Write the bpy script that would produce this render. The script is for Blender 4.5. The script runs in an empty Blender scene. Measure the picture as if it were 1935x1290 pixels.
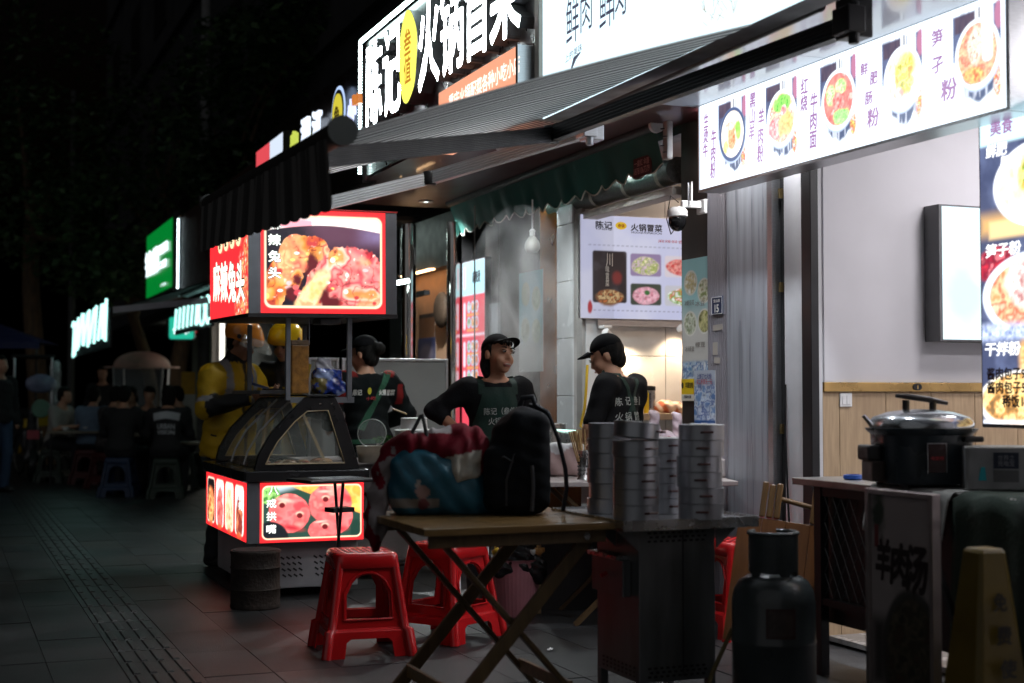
import bpy, math, random
import numpy as np
from mathutils import Vector, Matrix, Euler
from mathutils.bvhtree import BVHTree

SC = bpy.context.scene
COL = SC.collection
PI = math.pi
RNG = random.Random(7)

# ------------------------------------------------------------------ camera
CAM_H = 1.2
TILT = math.atan(100 / 2687.5)
cd = bpy.data.cameras.new('camera')
cd.lens = 50; cd.sensor_width = 36; cd.clip_end = 400; cd.clip_start = 0.05
cd.dof.use_dof = True; cd.dof.focus_distance = 7.6; cd.dof.aperture_fstop = 2.0
cam = bpy.data.objects.new('camera', cd); COL.objects.link(cam)
cam.location = (0, 0, CAM_H); cam.rotation_euler = (PI / 2 + TILT, 0, 0)
SC.camera = cam

# ------------------------------------------------------------------ night sky and exposure
SC.world = bpy.data.worlds.new('World')
SC.world.use_nodes = True
wn = SC.world.node_tree
sky = wn.nodes.new('ShaderNodeTexSky'); sky.sky_type = 'NISHITA'; sky.sun_disc = False
sky.sun_elevation = math.radians(-4.0); sky.sun_rotation = math.radians(200)
bgn = wn.nodes['Background']; bgn.inputs[1].default_value = 0.06
wn.links.new(sky.outputs[0], bgn.inputs[0])
sl = bpy.data.lights.new('street_glow', 'SUN'); sl.energy = 0.14; sl.angle = math.radians(70); sl.color = (.96, .97, 1)  # weak wide sun added to stand in for unseen street light
so_ = bpy.data.objects.new('street_glow', sl); COL.objects.link(so_); so_.location = (-6, -6, 8)
so_.rotation_euler = Vector((.42, 1, -.45)).to_track_quat('-Z', 'Y').to_euler()
SC.view_settings.view_transform = 'Standard'; SC.view_settings.look = 'None'
SC.view_settings.exposure = 0; SC.view_settings.gamma = 1
SC.view_settings.use_curve_mapping = False
SC.cycles.use_denoising = True
SC.cycles.max_bounces = 6; SC.cycles.diffuse_bounces = 3; SC.cycles.glossy_bounces = 3
SC.cycles.transmission_bounces = 6; SC.cycles.transparent_max_bounces = 12; SC.cycles.volume_bounces = 1
SC.cycles.sample_clamp_indirect = 4
SC.cycles.volume_step_rate = 2.0

# ------------------------------------------------------------------ helpers: places
def pw(u, v, d):
    """world point on the line of sight of photograph pixel (u, v), d metres ahead"""
    cx = (u - 967.5) / 2687.5; cy = (645 - v) / 2687.5
    Y = math.cos(TILT) - cy * math.sin(TILT); Z = math.sin(TILT) + cy * math.cos(TILT)
    return Vector((cx / Y * d, d, CAM_H + Z / Y * d))
CA, SA = 0.3714, 0.9285           # facade: s runs along the wall towards the viewer, w runs into the building
RZW = math.atan2(-SA, CA); RZN = RZW + PI / 2
def W(s, w, z=0.0):
    return Vector((1.05 + s * CA + w * SA, 8.0 - s * SA + w * CA, z))
def toW(p):
    x, y = p[0] - 1.05, p[1] - 8.0
    return (x * CA - y * SA, x * SA + y * CA, p[2])
def wpl(u, v, w0):
    """point (s, w, z) where the pixel ray meets the plane w = w0 parallel to the facade"""
    a = pw(u, v, 1.0); o = Vector((0, 0, CAM_H)); dr = a - o
    wo = toW(o)[1]; wd = dr.x * SA + dr.y * CA
    k = (w0 - wo) / wd
    return toW(o + dr * k)
def spl(u, v, s0):
    """point (s, w, z) where the pixel ray meets the cross wall s = s0"""
    a = pw(u, v, 1.0); o = Vector((0, 0, CAM_H)); dr = a - o
    so = toW(o)[0]; sd = dr.x * CA - dr.y * SA
    k = (s0 - so) / sd
    return toW(o + dr * k)

# ------------------------------------------------------------------ helpers: materials
def lin(r, g, b):
    f = lambda c: (c / 255 / 12.92) if c / 255 <= 0.04045 else ((c / 255 + 0.055) / 1.055) ** 2.4
    return (f(r), f(g), f(b))
MATS = {}
def mat(name, col=(.5, .5, .5), rough=.6, metal=0., var=.12, vs=9., bump=0., bs=90., stretch=(1, 1, 1),
        trans=0., alpha=1., coat=0., emit=None, es=0., vcol=False, spec=.5, ior=1.45, sheen=0., world=False):
    if name in MATS: return MATS[name]
    m = bpy.data.materials.new(name); m.use_nodes = True
    nt = m.node_tree; b = nt.nodes['Principled BSDF']; N = nt.nodes.new; L = nt.links.new
    b.inputs['Roughness'].default_value = rough; b.inputs['Metallic'].default_value = metal
    b.inputs['Specular IOR Level'].default_value = spec; b.inputs['IOR'].default_value = ior
    b.inputs['Transmission Weight'].default_value = trans; b.inputs['Alpha'].default_value = alpha
    b.inputs['Coat Weight'].default_value = coat; b.inputs['Sheen Weight'].default_value = sheen
    tc = N('ShaderNodeTexCoord'); mp = N('ShaderNodeMapping'); mp.inputs['Scale'].default_value = stretch
    L(N('ShaderNodeNewGeometry').outputs['Position'] if world else tc.outputs['Object'], mp.inputs[0])
    nz = N('ShaderNodeTexNoise'); nz.inputs['Scale'].default_value = vs; nz.inputs['Detail'].default_value = 6
    L(mp.outputs[0], nz.inputs['Vector'])
    rmp = N('ShaderNodeMapRange'); rmp.inputs[1].default_value = .3; rmp.inputs[2].default_value = .7
    rmp.inputs[3].default_value = 1 - var; rmp.inputs[4].default_value = 1 + var
    L(nz.outputs['Fac'], rmp.inputs[0])
    vm = N('ShaderNodeVectorMath'); vm.operation = 'SCALE'
    if vcol:
        at = N('ShaderNodeVertexColor'); at.layer_name = 'Col'; L(at.outputs[0], vm.inputs[0])
    else:
        vm.inputs[0].default_value = col
    L(rmp.outputs[0], vm.inputs['Scale']); L(vm.outputs[0], b.inputs['Base Color'])
    r2 = N('ShaderNodeMapRange'); r2.inputs[1].default_value = .3; r2.inputs[2].default_value = .7
    r2.inputs[3].default_value = max(.02, rough * .82); r2.inputs[4].default_value = min(1, rough * 1.18)
    L(nz.outputs['Fac'], r2.inputs[0]); L(r2.outputs[0], b.inputs['Roughness'])
    if bump:
        n2 = N('ShaderNodeTexNoise'); n2.inputs['Scale'].default_value = bs; n2.inputs['Detail'].default_value = 4
        L(mp.outputs[0], n2.inputs['Vector'])
        bp = N('ShaderNodeBump'); bp.inputs['Strength'].default_value = bump; bp.inputs['Distance'].default_value = .01
        L(n2.outputs['Fac'], bp.inputs['Height']); L(bp.outputs[0], b.inputs['Normal'])
    if emit is not None:
        b.inputs['Emission Color'].default_value = (*emit, 1); b.inputs['Emission Strength'].default_value = es
    MATS[name] = m
    return m
def glow(name, col, es, sample='AUTO'):
    if name in MATS: return MATS[name]
    m = mat(name, (.02, .02, .02), .35, emit=col, es=es)
    m.cycles.emission_sampling = sample
    return m
def printmat(name, es=0., rough=.4, sample='AUTO', var=.03):
    """a print: its colours ride on the mesh; lit from behind when es > 0"""
    if name in MATS: return MATS[name]
    if es <= 0:
        return mat(name, rough=rough, var=var, vcol=True)
    m = mat(name, (.02, .02, .02), rough)
    nt = m.node_tree; b = nt.nodes['Principled BSDF']
    at = nt.nodes.new('ShaderNodeVertexColor'); at.layer_name = 'Col'
    nt.links.new(at.outputs[0], b.inputs['Emission Color']); b.inputs['Emission Strength'].default_value = es
    m.cycles.emission_sampling = sample
    return m
def wood(name, c1, c2, rough=.45, axis=0, scale=4., coat=0.):
    if name in MATS: return MATS[name]
    m = bpy.data.materials.new(name); m.use_nodes = True
    nt = m.node_tree; b = nt.nodes['Principled BSDF']; N = nt.nodes.new; L = nt.links.new
    tc = N('ShaderNodeTexCoord'); mp = N('ShaderNodeMapping')
    sc = [scale * 6] * 3; sc[axis] = scale * .5; mp.inputs['Scale'].default_value = sc
    L(tc.outputs['Object'], mp.inputs[0])
    nz = N('ShaderNodeTexNoise'); nz.inputs['Scale'].default_value = 2.2; nz.inputs['Detail'].default_value = 7
    nz.inputs['Distortion'].default_value = .6
    L(mp.outputs[0], nz.inputs['Vector'])
    cr = N('ShaderNodeValToRGB'); cr.color_ramp.elements[0].position = .32; cr.color_ramp.elements[1].position = .7
    cr.color_ramp.elements[0].color = (*c1, 1); cr.color_ramp.elements[1].color = (*c2, 1)
    L(nz.outputs['Fac'], cr.inputs[0]); L(cr.outputs[0], b.inputs['Base Color'])
    b.inputs['Roughness'].default_value = rough; b.inputs['Coat Weight'].default_value = coat
    bp = N('ShaderNodeBump'); bp.inputs['Strength'].default_value = .15; bp.inputs['Distance'].default_value = .004
    L(nz.outputs['Fac'], bp.inputs['Height']); L(bp.outputs[0], b.inputs['Normal'])
    MATS[name] = m
    return m

# ------------------------------------------------------------------ helpers: objects
def tag(o, label=None, cat=None, group=None, kind=None):
    if label: o['label'] = label
    if cat: o['category'] = cat
    if group: o['group'] = group
    if kind: o['kind'] = kind
    return o
def thing(name, loc, rz, label, cat, group=None):
    o = bpy.data.objects.new(name, None); COL.objects.link(o)
    o.location = loc; o.rotation_euler = (0, 0, rz); o.empty_display_size = .1
    return tag(o, label, cat, group)
def mesh_obj(name, verts, faces, m, parent=None, smooth=False, cols=None, loc=None, rot=None):
    me = bpy.data.meshes.new(name)
    me.from_pydata([tuple(map(float, v)) for v in verts], [], faces if isinstance(faces, list) else faces.tolist())
    if smooth: me.shade_smooth()
    if cols is not None:
        ca = me.color_attributes.new('Col', 'FLOAT_COLOR', 'POINT')
        arr = np.ones((len(me.vertices), 4), np.float32); arr[:, :3] = cols
        ca.data.foreach_set('color', arr.ravel())
    if m: me.materials.append(m)
    o = bpy.data.objects.new(name, me); COL.objects.link(o)
    if parent: o.parent = parent
    if loc is not None: o.location = loc
    if rot is not None: o.rotation_euler = rot
    return o
def kids(o): return [c for c in COL.objects if c.parent == o]
def copy_tree(o, parent=None, label=None, group=None):
    c = o.copy(); COL.objects.link(c)
    if parent: c.parent = parent
    if label: c['label'] = label
    if group: c['group'] = group
    for ch in list(o.children): copy_tree(ch, c)
    return c

class MB:
    """collects shapes, then links them as one mesh object"""
    def __init__(s): s.v = []; s.f = []
    def add(s, vs, fs):
        n = len(s.v); s.v += [tuple(v) for v in vs]; s.f += [tuple(i + n for i in f) for f in fs]; return s
    def box(s, x0, x1, y0, y1, z0, z1, M=None):
        v = [Vector((x, y, z)) for z in (z0, z1) for x, y in ((x0, y0), (x1, y0), (x1, y1), (x0, y1))]
        if M is not None: v = [M @ q for q in v]
        return s.add(v, [(3, 2, 1, 0), (4, 5, 6, 7), (0, 1, 5, 4), (1, 2, 6, 5), (2, 3, 7, 6), (3, 0, 4, 7)])
    def rbox(s, x0, x1, y0, y1, z0, z1, r=.01, n=3, M=None):
        """box with rounded upright edges and eased top rim"""
        pts = []
        for cx, cy, a0 in ((x1 - r, y1 - r, 0), (x0 + r, y1 - r, 90), (x0 + r, y0 + r, 180), (x1 - r, y0 + r, 270)):
            for i in range(n + 1):
                a = math.radians(a0 + 90 * i / n); pts.append((cx + r * math.cos(a), cy + r * math.sin(a)))
        return s.loft([[(x, y, z0) for x, y in pts], [(x, y, z1) for x, y in pts]], M=M)
    def loft(s, rings, cap=True, closed=True, M=None):
        n = len(rings[0]); base = len(s.v)
        for r in rings:
            for p in r:
                q = Vector(p); s.v.append(tuple(M @ q if M is not None else q))
        for i in range(len(rings) - 1):
            for j in range(n if closed else n - 1):
                a = base + i * n + j; b = base + i * n + (j + 1) % n
                s.f.append((a, b, b + n, a + n))
        if cap and closed:
            s.f.append(tuple(base + j for j in reversed(range(n))))
            s.f.append(tuple(base + (len(rings) - 1) * n + j for j in range(n)))
        return s
    def tube(s, path, r, n=8, cap=True, closed=False):
        path = [Vector(p) for p in path]
        rr = r if isinstance(r, (list, tuple)) else [r] * len(path)
        rings = []; up = None
        for i, p in enumerate(path):
            t = (path[min(i + 1, len(path) - 1)] - path[max(i - 1, 0)]).normalized()
            if up is None:
                up = Vector((0, 0, 1)) if abs(t.z) < .9 else Vector((1, 0, 0))
            a = t.cross(up).normalized(); b = a.cross(t).normalized(); up = b
            rings.append([p + (a * math.cos(2 * PI * k / n) + b * math.sin(2 * PI * k / n)) * rr[i] for k in range(n)])
        return s.loft(rings, cap)
    def bar(s, p, q, w, h, up=(0, 0, 1)):
        """rectangular bar from p to q; h is its size along up"""
        p, q = Vector(p), Vector(q); t = (q - p).normalized(); up = Vector(up)
        a = t.cross(up).normalized(); b = a.cross(t).normalized()
        ring = lambda c: [c + a * sx * w / 2 + b * sz * h / 2 for sx, sz in ((1, 1), (-1, 1), (-1, -1), (1, -1))]
        return s.loft([ring(p), ring(q)])
    def lathe(s, prof, n=24, c=(0, 0, 0), M=None, cap=True):
        rings = [[(c[0] + r * math.cos(2 * PI * k / n), c[1] + r * math.sin(2 * PI * k / n), c[2] + z) for k in range(n)] for r, z in prof]
        return s.loft(rings, cap, M=M)
    def prism(s, pts, y0, y1, M=None):
        """outline in the xz plane, from depth y0 to y1"""
        return s.loft([[(x, y0, z) for x, z in pts], [(x, y1, z) for x, z in pts]], M=M)
    def ball(s, c, r, n=12, m=8, sc=(1, 1, 1)):
        prof = [(max(1e-4, math.sin(PI * i / m)) * r, -math.cos(PI * i / m) * r) for i in range(m + 1)]
        return s.loft([[(c[0] + q * sc[0] * math.cos(2 * PI * k / n), c[1] + q * sc[1] * math.sin(2 * PI * k / n), c[2] + z * sc[2]) for k in range(n)] for q, z in prof])
    def build(s, name, m, parent=None, bevel=0., smooth=None, loc=None, rot=None, seg=2, ang=35):
        o = mesh_obj(name, s.v, s.f, m, parent, loc=loc, rot=rot)
        if smooth is not None:
            me = o.data; me.shade_smooth()
            me.set_sharp_from_angle(angle=math.radians(smooth))
        if bevel:
            b = o.modifiers.new('bevel', 'BEVEL'); b.width = bevel; b.segments = seg; b.limit_method = 'ANGLE'
            b.angle_limit = math.radians(ang); b.harden_normals = False
        return o

# ------------------------------------------------------------------ helpers: lettering
def text_mesh(body, bold=0., ext=0., sp=1.0):
    """letter outlines; heavier strokes come from slightly shifted copies, each a hair nearer than the last"""
    cu = bpy.data.curves.new('lettering', 'FONT'); cu.body = body; cu.size = 1; cu.extrude = ext
    cu.space_line = sp; cu.align_x = 'CENTER'; cu.resolution_u = 2
    o = bpy.data.objects.new('lettering', cu); COL.objects.link(o)
    dg = bpy.context.evaluated_depsgraph_get()
    me = bpy.data.meshes.new_from_object(o.evaluated_get(dg), depsgraph=dg)
    bpy.data.objects.remove(o); bpy.data.curves.remove(cu)
    v = np.array([q.co[:] for q in me.vertices]); f = [tuple(p.vertices) for p in me.polygons]
    bpy.data.meshes.remove(me)
    if bold > .003:
        V, F = [], []
        for k, (dx, dz) in enumerate(((0, 0), (1, .2), (-1, -.2), (.2, 1), (-.2, -1), (.7, .7), (-.7, -.7), (-.7, .7), (.7, -.7)) if bold > .02 else ((0, 0), (1, .3), (-1, -.3), (.3, -1), (-.3, 1))):
            F += [tuple(i + k * len(v) for i in q) for q in f]; w = v + np.array((dx * bold, dz * bold, 0)); w[:, 2] += k * (.0002 if not ext else .002); V.append(w)
        v, f = np.concatenate(V), F
    return v, f
def text(body, w, h, m, parent, x=0, y=0, z=0, bold=.015, ext=0., sp=.95, shear=0., name='lettering', fit=True, rot=0., rz=0.):
    """letters in the xz plane facing -y, fitted in a box w by h whose centre is (x, y, z)"""
    v, f = text_mesh(body, bold, 0.5 if ext else 0., sp)
    lo, hi = v.min(0), v.max(0); c = (lo + hi) / 2; sz = np.maximum(hi - lo, 1e-6)
    sx, sy = w / sz[0], h / sz[1]
    if not fit: sx = sy = min(sx, sy)
    X = (v[:, 0] - c[0]) * sx; Z = (v[:, 1] - c[1]) * sy; X = X + shear * Z
    Y = -v[:, 2] * ext if ext else -v[:, 2]
    ca, sa = math.cos(rot), math.sin(rot)
    P = np.stack([X * ca - Z * sa, Y - ext / 2, X * sa + Z * ca], 1)
    o = mesh_obj(name, P, f, m, parent, loc=(x, y, z))
    if rz: o.rotation_euler = (0, 0, rz)
    return o

# ------------------------------------------------------------------ helpers: printed pictures (colours on a fine mesh)
def vn(x, y, s=0):
    xi, yi = np.floor(x), np.floor(y); fx, fy = x - xi, y - yi
    fx = fx * fx * (3 - 2 * fx); fy = fy * fy * (3 - 2 * fy)
    def h(a, b):
        q = np.sin(a * 127.1 + b * 311.7 + s * 74.7) * 43758.5453
        return q - np.floor(q)
    return (h(xi, yi) * (1 - fx) + h(xi + 1, yi) * fx) * (1 - fy) + (h(xi, yi + 1) * (1 - fx) + h(xi + 1, yi + 1) * fx) * fy
def fbm(x, y, s=0, o=4):
    t = 0; a = .5
    for i in range(o):
        t = t + a * vn(x * 2 ** i, y * 2 ** i, s + i * 3.1); a *= .5
    return t / (1 - .5 ** o)
def sst(a, b, x):
    t = np.clip((x - a) / (b - a), 0, 1); return t * t * (3 - 2 * t)
class Pic:
    """canvas: x runs 0..asp, y runs 0..1 upwards"""
    def __init__(s, asp, ny, bg):
        s.ny = ny; s.nx = max(2, int(round(ny * asp))); s.asp = asp
        s.X, s.Y = np.meshgrid(np.linspace(0, asp, s.nx), np.linspace(0, 1, s.ny))
        s.C = np.empty((s.ny, s.nx, 3)); s.C[:] = lin(*bg)
    def mix(s, m, col):
        c = np.array(lin(*col)) if isinstance(col, tuple) else col
        s.C = s.C * (1 - m[..., None]) + c * m[..., None]; return s
    def ell(s, cx, cy, rx, ry, col, rot=0., soft=.06, rag=0., seed=1, fr=9.):
        ca, sa = math.cos(rot), math.sin(rot); dx, dy = s.X - cx, s.Y - cy
        q = np.sqrt(((dx * ca + dy * sa) / rx) ** 2 + ((-dx * sa + dy * ca) / ry) ** 2)
        if rag: q = q + rag * (fbm(s.X * fr, s.Y * fr, seed) - .5)
        m = 1 - sst(1 - soft, 1 + soft, q); s.mix(m, col); return m
    def rect(s, x0, x1, y0, y1, col, r=0.02, soft=.008):
        dx = np.abs(s.X - (x0 + x1) / 2) - (x1 - x0) / 2 + r; dy = np.abs(s.Y - (y0 + y1) / 2) - (y1 - y0) / 2 + r
        d = np.hypot(np.maximum(dx, 0), np.maximum(dy, 0)) + np.minimum(np.maximum(dx, dy), 0) - r
        m = 1 - sst(-soft, soft, d); s.mix(m, col); return m
    def food(s, m, cols, fr=16., seed=3, amt=.95):
        """crumbly food texture inside mask m from a list of colours"""
        n = fbm(s.X * fr, s.Y * fr, seed, 3); n2 = vn(s.X * fr * 1.7, s.Y * fr * 1.7, seed + 9)
        k = np.clip((n - .25) / .5, 0, .999) * (len(cols) - 1); i = k.astype(int); fr_ = (k - i)[..., None]
        T = np.array([lin(*c) for c in cols])
        c = T[i] * (1 - fr_) + T[np.minimum(i + 1, len(cols) - 1)] * fr_
        c = c * (.75 + .5 * n2[..., None])
        s.C = s.C * (1 - (m * amt)[..., None]) + c * (m * amt)[..., None]; return s
    def build(s, name, w, h, m, parent, x=0, y=0, z=0, rot=None):
        xs = (s.X / s.asp - .5) * w; zs = (s.Y - .5) * h
        V = np.stack([xs.ravel(), np.zeros(xs.size), zs.ravel()], 1)
        i = np.arange(s.ny * s.nx).reshape(s.ny, s.nx)
        F = np.stack([i[:-1, :-1], i[:-1, 1:], i[1:, 1:], i[1:, :-1]], -1).reshape(-1, 4)
        return mesh_obj(name, V, F, m, parent, cols=np.clip(s.C, 0, 1).reshape(-1, 3), loc=(x, y, z), rot=rot)

# ------------------------------------------------------------------ helpers: soft bodies from distance fields
def surfnets(f, org, h):
    sh = f.shape; acc = np.zeros((sh[0] - 1, sh[1] - 1, sh[2] - 1, 3), np.float32); cnt = np.zeros(acc.shape[:3], np.float32)
    neg = f < 0
    for ax in range(3):
        oth = [i for i in range(3) if i != ax]
        for a in (0, 1):
            for b in (0, 1):
                o = [0, 0, 0]; o[oth[0]] = a; o[oth[1]] = b; o2 = list(o); o2[ax] = 1
                sl = tuple(slice(o[i], sh[i] - 1 + o[i]) for i in range(3)); s2 = tuple(slice(o2[i], sh[i] - 1 + o2[i]) for i in range(3))
                m = neg[sl] != neg[s2]
                if not m.any(): continue
                t = np.where(m, f[sl] / (f[sl] - f[s2] + 1e-12), 0)
                cnt += m
                for i in range(3): acc[..., i] += m * (t if i == ax else o[i])
    act = cnt > 0; idx = -np.ones(cnt.shape, int); idx[act] = np.arange(act.sum())
    P = acc[act] / cnt[act][:, None] + np.argwhere(act)
    P = P * h + np.array(org)
    F = []
    for ax in range(3):
        b, c = [(1, 2), (2, 0), (0, 1)][ax]
        sl0 = [slice(1, sh[i] - 1) for i in range(3)]; sl0[ax] = slice(0, sh[ax] - 1)
        sl1 = list(sl0); sl1[ax] = slice(1, sh[ax])
        n0, n1 = neg[tuple(sl0)], neg[tuple(sl1)]
        m = n0 != n1
        g = np.argwhere(m)
        if not len(g): continue
        st = np.array([sl.start for sl in sl0]); g = g + st
        eb = np.zeros(3, int); eb[b] = 1; ec = np.zeros(3, int); ec[c] = 1
        q = [idx[tuple((g - eb - ec).T)], idx[tuple((g - ec).T)], idx[tuple(g.T)], idx[tuple((g - eb).T)]]
        q = np.stack(q, 1); fl = n1[m]
        q[fl] = q[fl][:, ::-1]
        F.append(q)
    return P, np.concatenate(F)
class Sdf:
    def __init__(s, k=.03): s.k = k; s.p = []; s.cuts = []
    def cap(s, a, b, ra, rb=None, k=None, sub=False):
        s.p.append(('c', np.array(a, float), np.array(b, float), ra, rb if rb is not None else ra, k, sub)); return s
    def ell(s, c, r, R=None, k=None, sub=False):
        s.p.append(('e', np.array(c, float), np.array(r, float), None if R is None else np.array(R), k, sub)); return s
    def rbx(s, c, r, rd, R=None, k=None, sub=False):
        s.p.append(('b', np.array(c, float), np.array(r, float), rd, None if R is None else np.array(R), k, sub)); return s
    def cut(s, fn): s.p.append(('x', fn)); return s
    def disp(s, fn): s.p.append(('d', fn)); return s
    def field(s, h):
        lo = []; hi = []
        for q in s.p:
            if q[0] == 'c': r = max(q[3], q[4]); lo.append(np.minimum(q[1], q[2]) - r); hi.append(np.maximum(q[1], q[2]) + r)
            elif q[0] == 'e': r = q[2] if q[3] is None else np.full(3, q[2].max()); lo.append(q[1] - r); hi.append(q[1] + r)
            elif q[0] == 'b': r = q[2] if q[4] is None else np.full(3, np.linalg.norm(q[2])); lo.append(q[1] - r); hi.append(q[1] + r)
        lo = np.min(lo, 0) - 4 * h; hi = np.max(hi, 0) + 4 * h
        n = np.ceil((hi - lo) / h).astype(int) + 1
        f = np.full(n, 1.0, np.float32)
        ax = [lo[i] + h * np.arange(n[i]) for i in range(3)]
        full = None
        for q in s.p:
            if q[0] in 'xd':
                if full is None: full = np.stack(np.meshgrid(*ax, indexing='ij'), -1)
                f = np.maximum(f, q[1](full)) if q[0] == 'x' else f + q[1](full)
                continue
            sub = q[-1]; k = q[-2] if q[-2] is not None else s.k
            if q[0] == 'c': r = max(q[3], q[4]); a = np.minimum(q[1], q[2]) - r; b = np.maximum(q[1], q[2]) + r
            elif q[0] == 'e': r = q[2] if q[3] is None else np.full(3, q[2].max()); a = q[1] - r; b = q[1] + r
            else: r = q[2] if q[4] is None else np.full(3, np.linalg.norm(q[2])); a = q[1] - r; b = q[1] + r
            mg = k * 1.2 + 3 * h
            i0 = np.clip(np.floor((a - mg - lo) / h).astype(int), 0, n); i1 = np.clip(np.ceil((b + mg - lo) / h).astype(int) + 1, 0, n)
            if (i1 <= i0).any(): continue
            X, Y, Z = np.meshgrid(*[ax[i][i0[i]:i1[i]] for i in range(3)], indexing='ij')
            if q[0] == 'c':
                ab = q[2] - q[1]; L2 = max(1e-9, ab @ ab)
                px, py, pz = X - q[1][0], Y - q[1][1], Z - q[1][2]
                t = np.clip((px * ab[0] + py * ab[1] + pz * ab[2]) / L2, 0, 1)
                d = np.sqrt((px - t * ab[0]) ** 2 + (py - t * ab[1]) ** 2 + (pz - t * ab[2]) ** 2) - (q[3] + (q[4] - q[3]) * t)
            else:
                R = q[3] if q[0] == 'e' else q[4]
                px, py, pz = X - q[1][0], Y - q[1][1], Z - q[1][2]
                if R is not None:
                    px, py, pz = (px * R[0, 0] + py * R[1, 0] + pz * R[2, 0], px * R[0, 1] + py * R[1, 1] + pz * R[2, 1], px * R[0, 2] + py * R[1, 2] + pz * R[2, 2])
                r = q[2]
                if q[0] == 'e':
                    k0 = np.sqrt((px / r[0]) ** 2 + (py / r[1]) ** 2 + (pz / r[2]) ** 2); k1 = np.sqrt((px / r[0] ** 2) ** 2 + (py / r[1] ** 2) ** 2 + (pz / r[2] ** 2) ** 2) + 1e-9
                    d = k0 * (k0 - 1) / k1
                else:
                    rd = q[3]; qx, qy, qz = abs(px) - r[0] + rd, abs(py) - r[1] + rd, abs(pz) - r[2] + rd
                    d = np.sqrt(np.maximum(qx, 0) ** 2 + np.maximum(qy, 0) ** 2 + np.maximum(qz, 0) ** 2) + np.minimum(np.maximum(qx, np.maximum(qy, qz)), 0) - rd
            sl = tuple(slice(i0[i], i1[i]) for i in range(3)); g = f[sl]
            if sub: f[sl] = np.maximum(g, -d)
            else:
                w = np.clip(.5 + .5 * (g - d) / k, 0, 1); f[sl] = g * (1 - w) + d * w - k * w * (1 - w)
        f[0] = f[-1] = 1; f[:, 0] = f[:, -1] = 1; f[:, :, 0] = f[:, :, -1] = 1
        return f, lo
    def mesh(s, h):
        f, lo = s.field(h)
        return surfnets(f, lo, h)
    def build(s, name, h, m, parent=None, col=None, loc=None):
        V, F = s.mesh(h)
        o = mesh_obj(name, V, F, m, parent, smooth=True, cols=None if col is None else col(V), loc=loc)
        return o
def bvh_of(o):
    return BVHTree.FromPolygons([v.co.copy() for v in o.data.vertices], [tuple(p.vertices) for p in o.data.polygons])
def drape(name, V, F, m, parent, bvh, dr, off=.004, lift=None):
    """lay a flat mesh on a surface, cast along dr"""
    dr = Vector(dr).normalized(); out = []; last = None
    for i, v in enumerate(V):
        v = Vector(v); hit = bvh.ray_cast(v - dr * 1.0, dr)
        if hit[0] is not None: p = hit[0] - dr * off; last = (p - v).dot(dr)
        else: p = v + dr * (last or 0)
        out.append(p - dr * float(lift[i]) if lift is not None else p)
    return mesh_obj(name, out, F, m, parent)
def strip_mesh(pts, w, n=14, ax=(1, 0, 0), up=(0, 0, 1)):
    """flat ribbon through points"""
    pts = [Vector(p) for p in pts]; seg = []
    for a, b in zip(pts, pts[1:]):
        for i in range(n): seg.append(a.lerp(b, i / n))
    seg.append(pts[-1])
    nrm = Vector(ax).cross(Vector(up)); V = []
    for i, p in enumerate(seg):
        t = (seg[min(i + 1, len(seg) - 1)] - seg[max(0, i - 1)]).normalized(); sd = t.cross(nrm).normalized()
        V += [p - sd * w / 2, p, p + sd * w / 2]
    F = []
    for i in range(len(seg) - 1):
        a = 3 * i; F += [(a, a + 1, a + 4, a + 3), (a + 1, a + 2, a + 5, a + 4)]
    return V, F

def lamp(parent, loc, energy, col=(1, 1, 1), size=2.3, blend=.6, r=.04, aim=(0, 0, -1)):
    """the light of a fitting, placed just under its lens"""
    ld = bpy.data.lights.new('lamp_glow', 'SPOT'); ld.energy = energy; ld.color = col; ld.spot_size = size; ld.spot_blend = blend; ld.shadow_soft_size = r
    o = bpy.data.objects.new('lamp_glow', ld); COL.objects.link(o); o.parent = parent; o.location = loc
    o.rotation_euler = Vector(aim).to_track_quat('-Z', 'Y').to_euler(); return o
# ------------------------------------------------------------------ shared materials
BLK = mat('black_plastic', (.012, .012, .013), .38)
DARK = mat('dark_paint', (.02, .019, .02), .5)
GREYM = mat('grey_powder_coat', (.16, .17, .19), .45)
ALU = mat('brushed_aluminium', (.55, .56, .58), .34, 1., vs=30, stretch=(1, 1, 12))
STEEL = mat('stainless_steel', (.5, .5, .5), .27, 1., var=.2, vs=14, bump=.05, bs=40)
CHROME = mat('polished_steel', (.62, .6, .58), .1, 1., var=.15, vs=3, bump=.12, bs=4)
WHITE = mat('white_plastic', (.72, .72, .72), .4)
TILE = mat('white_glazed_tile', (.6, .62, .64), .25, var=.08, vs=5)
WALLW = mat('white_wall_paint', (.62, .61, .64), .75, var=.07, vs=1.6, bump=.05, bs=200)
GLASS = mat('clear_glass', (.5, .55, .5), .04, alpha=.14, var=.02, coat=1.)
FILM = mat('clear_plastic_film', (.8, .85, .88), .18, alpha=.28, var=.05, bump=.5, bs=30)
RUBBER = mat('black_rubber', (.015, .015, .015), .7)
INK = mat('black_ink', (.01, .01, .012), .5)
INKW = mat('white_ink', (.7, .7, .68), .6)
INKR = mat('red_ink', (.45, .02, .03), .5)
BRONZE = mat('dark_brown_cladding', (.035, .026, .022), .42, var=.3, vs=3, stretch=(1, 1, .3))

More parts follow.
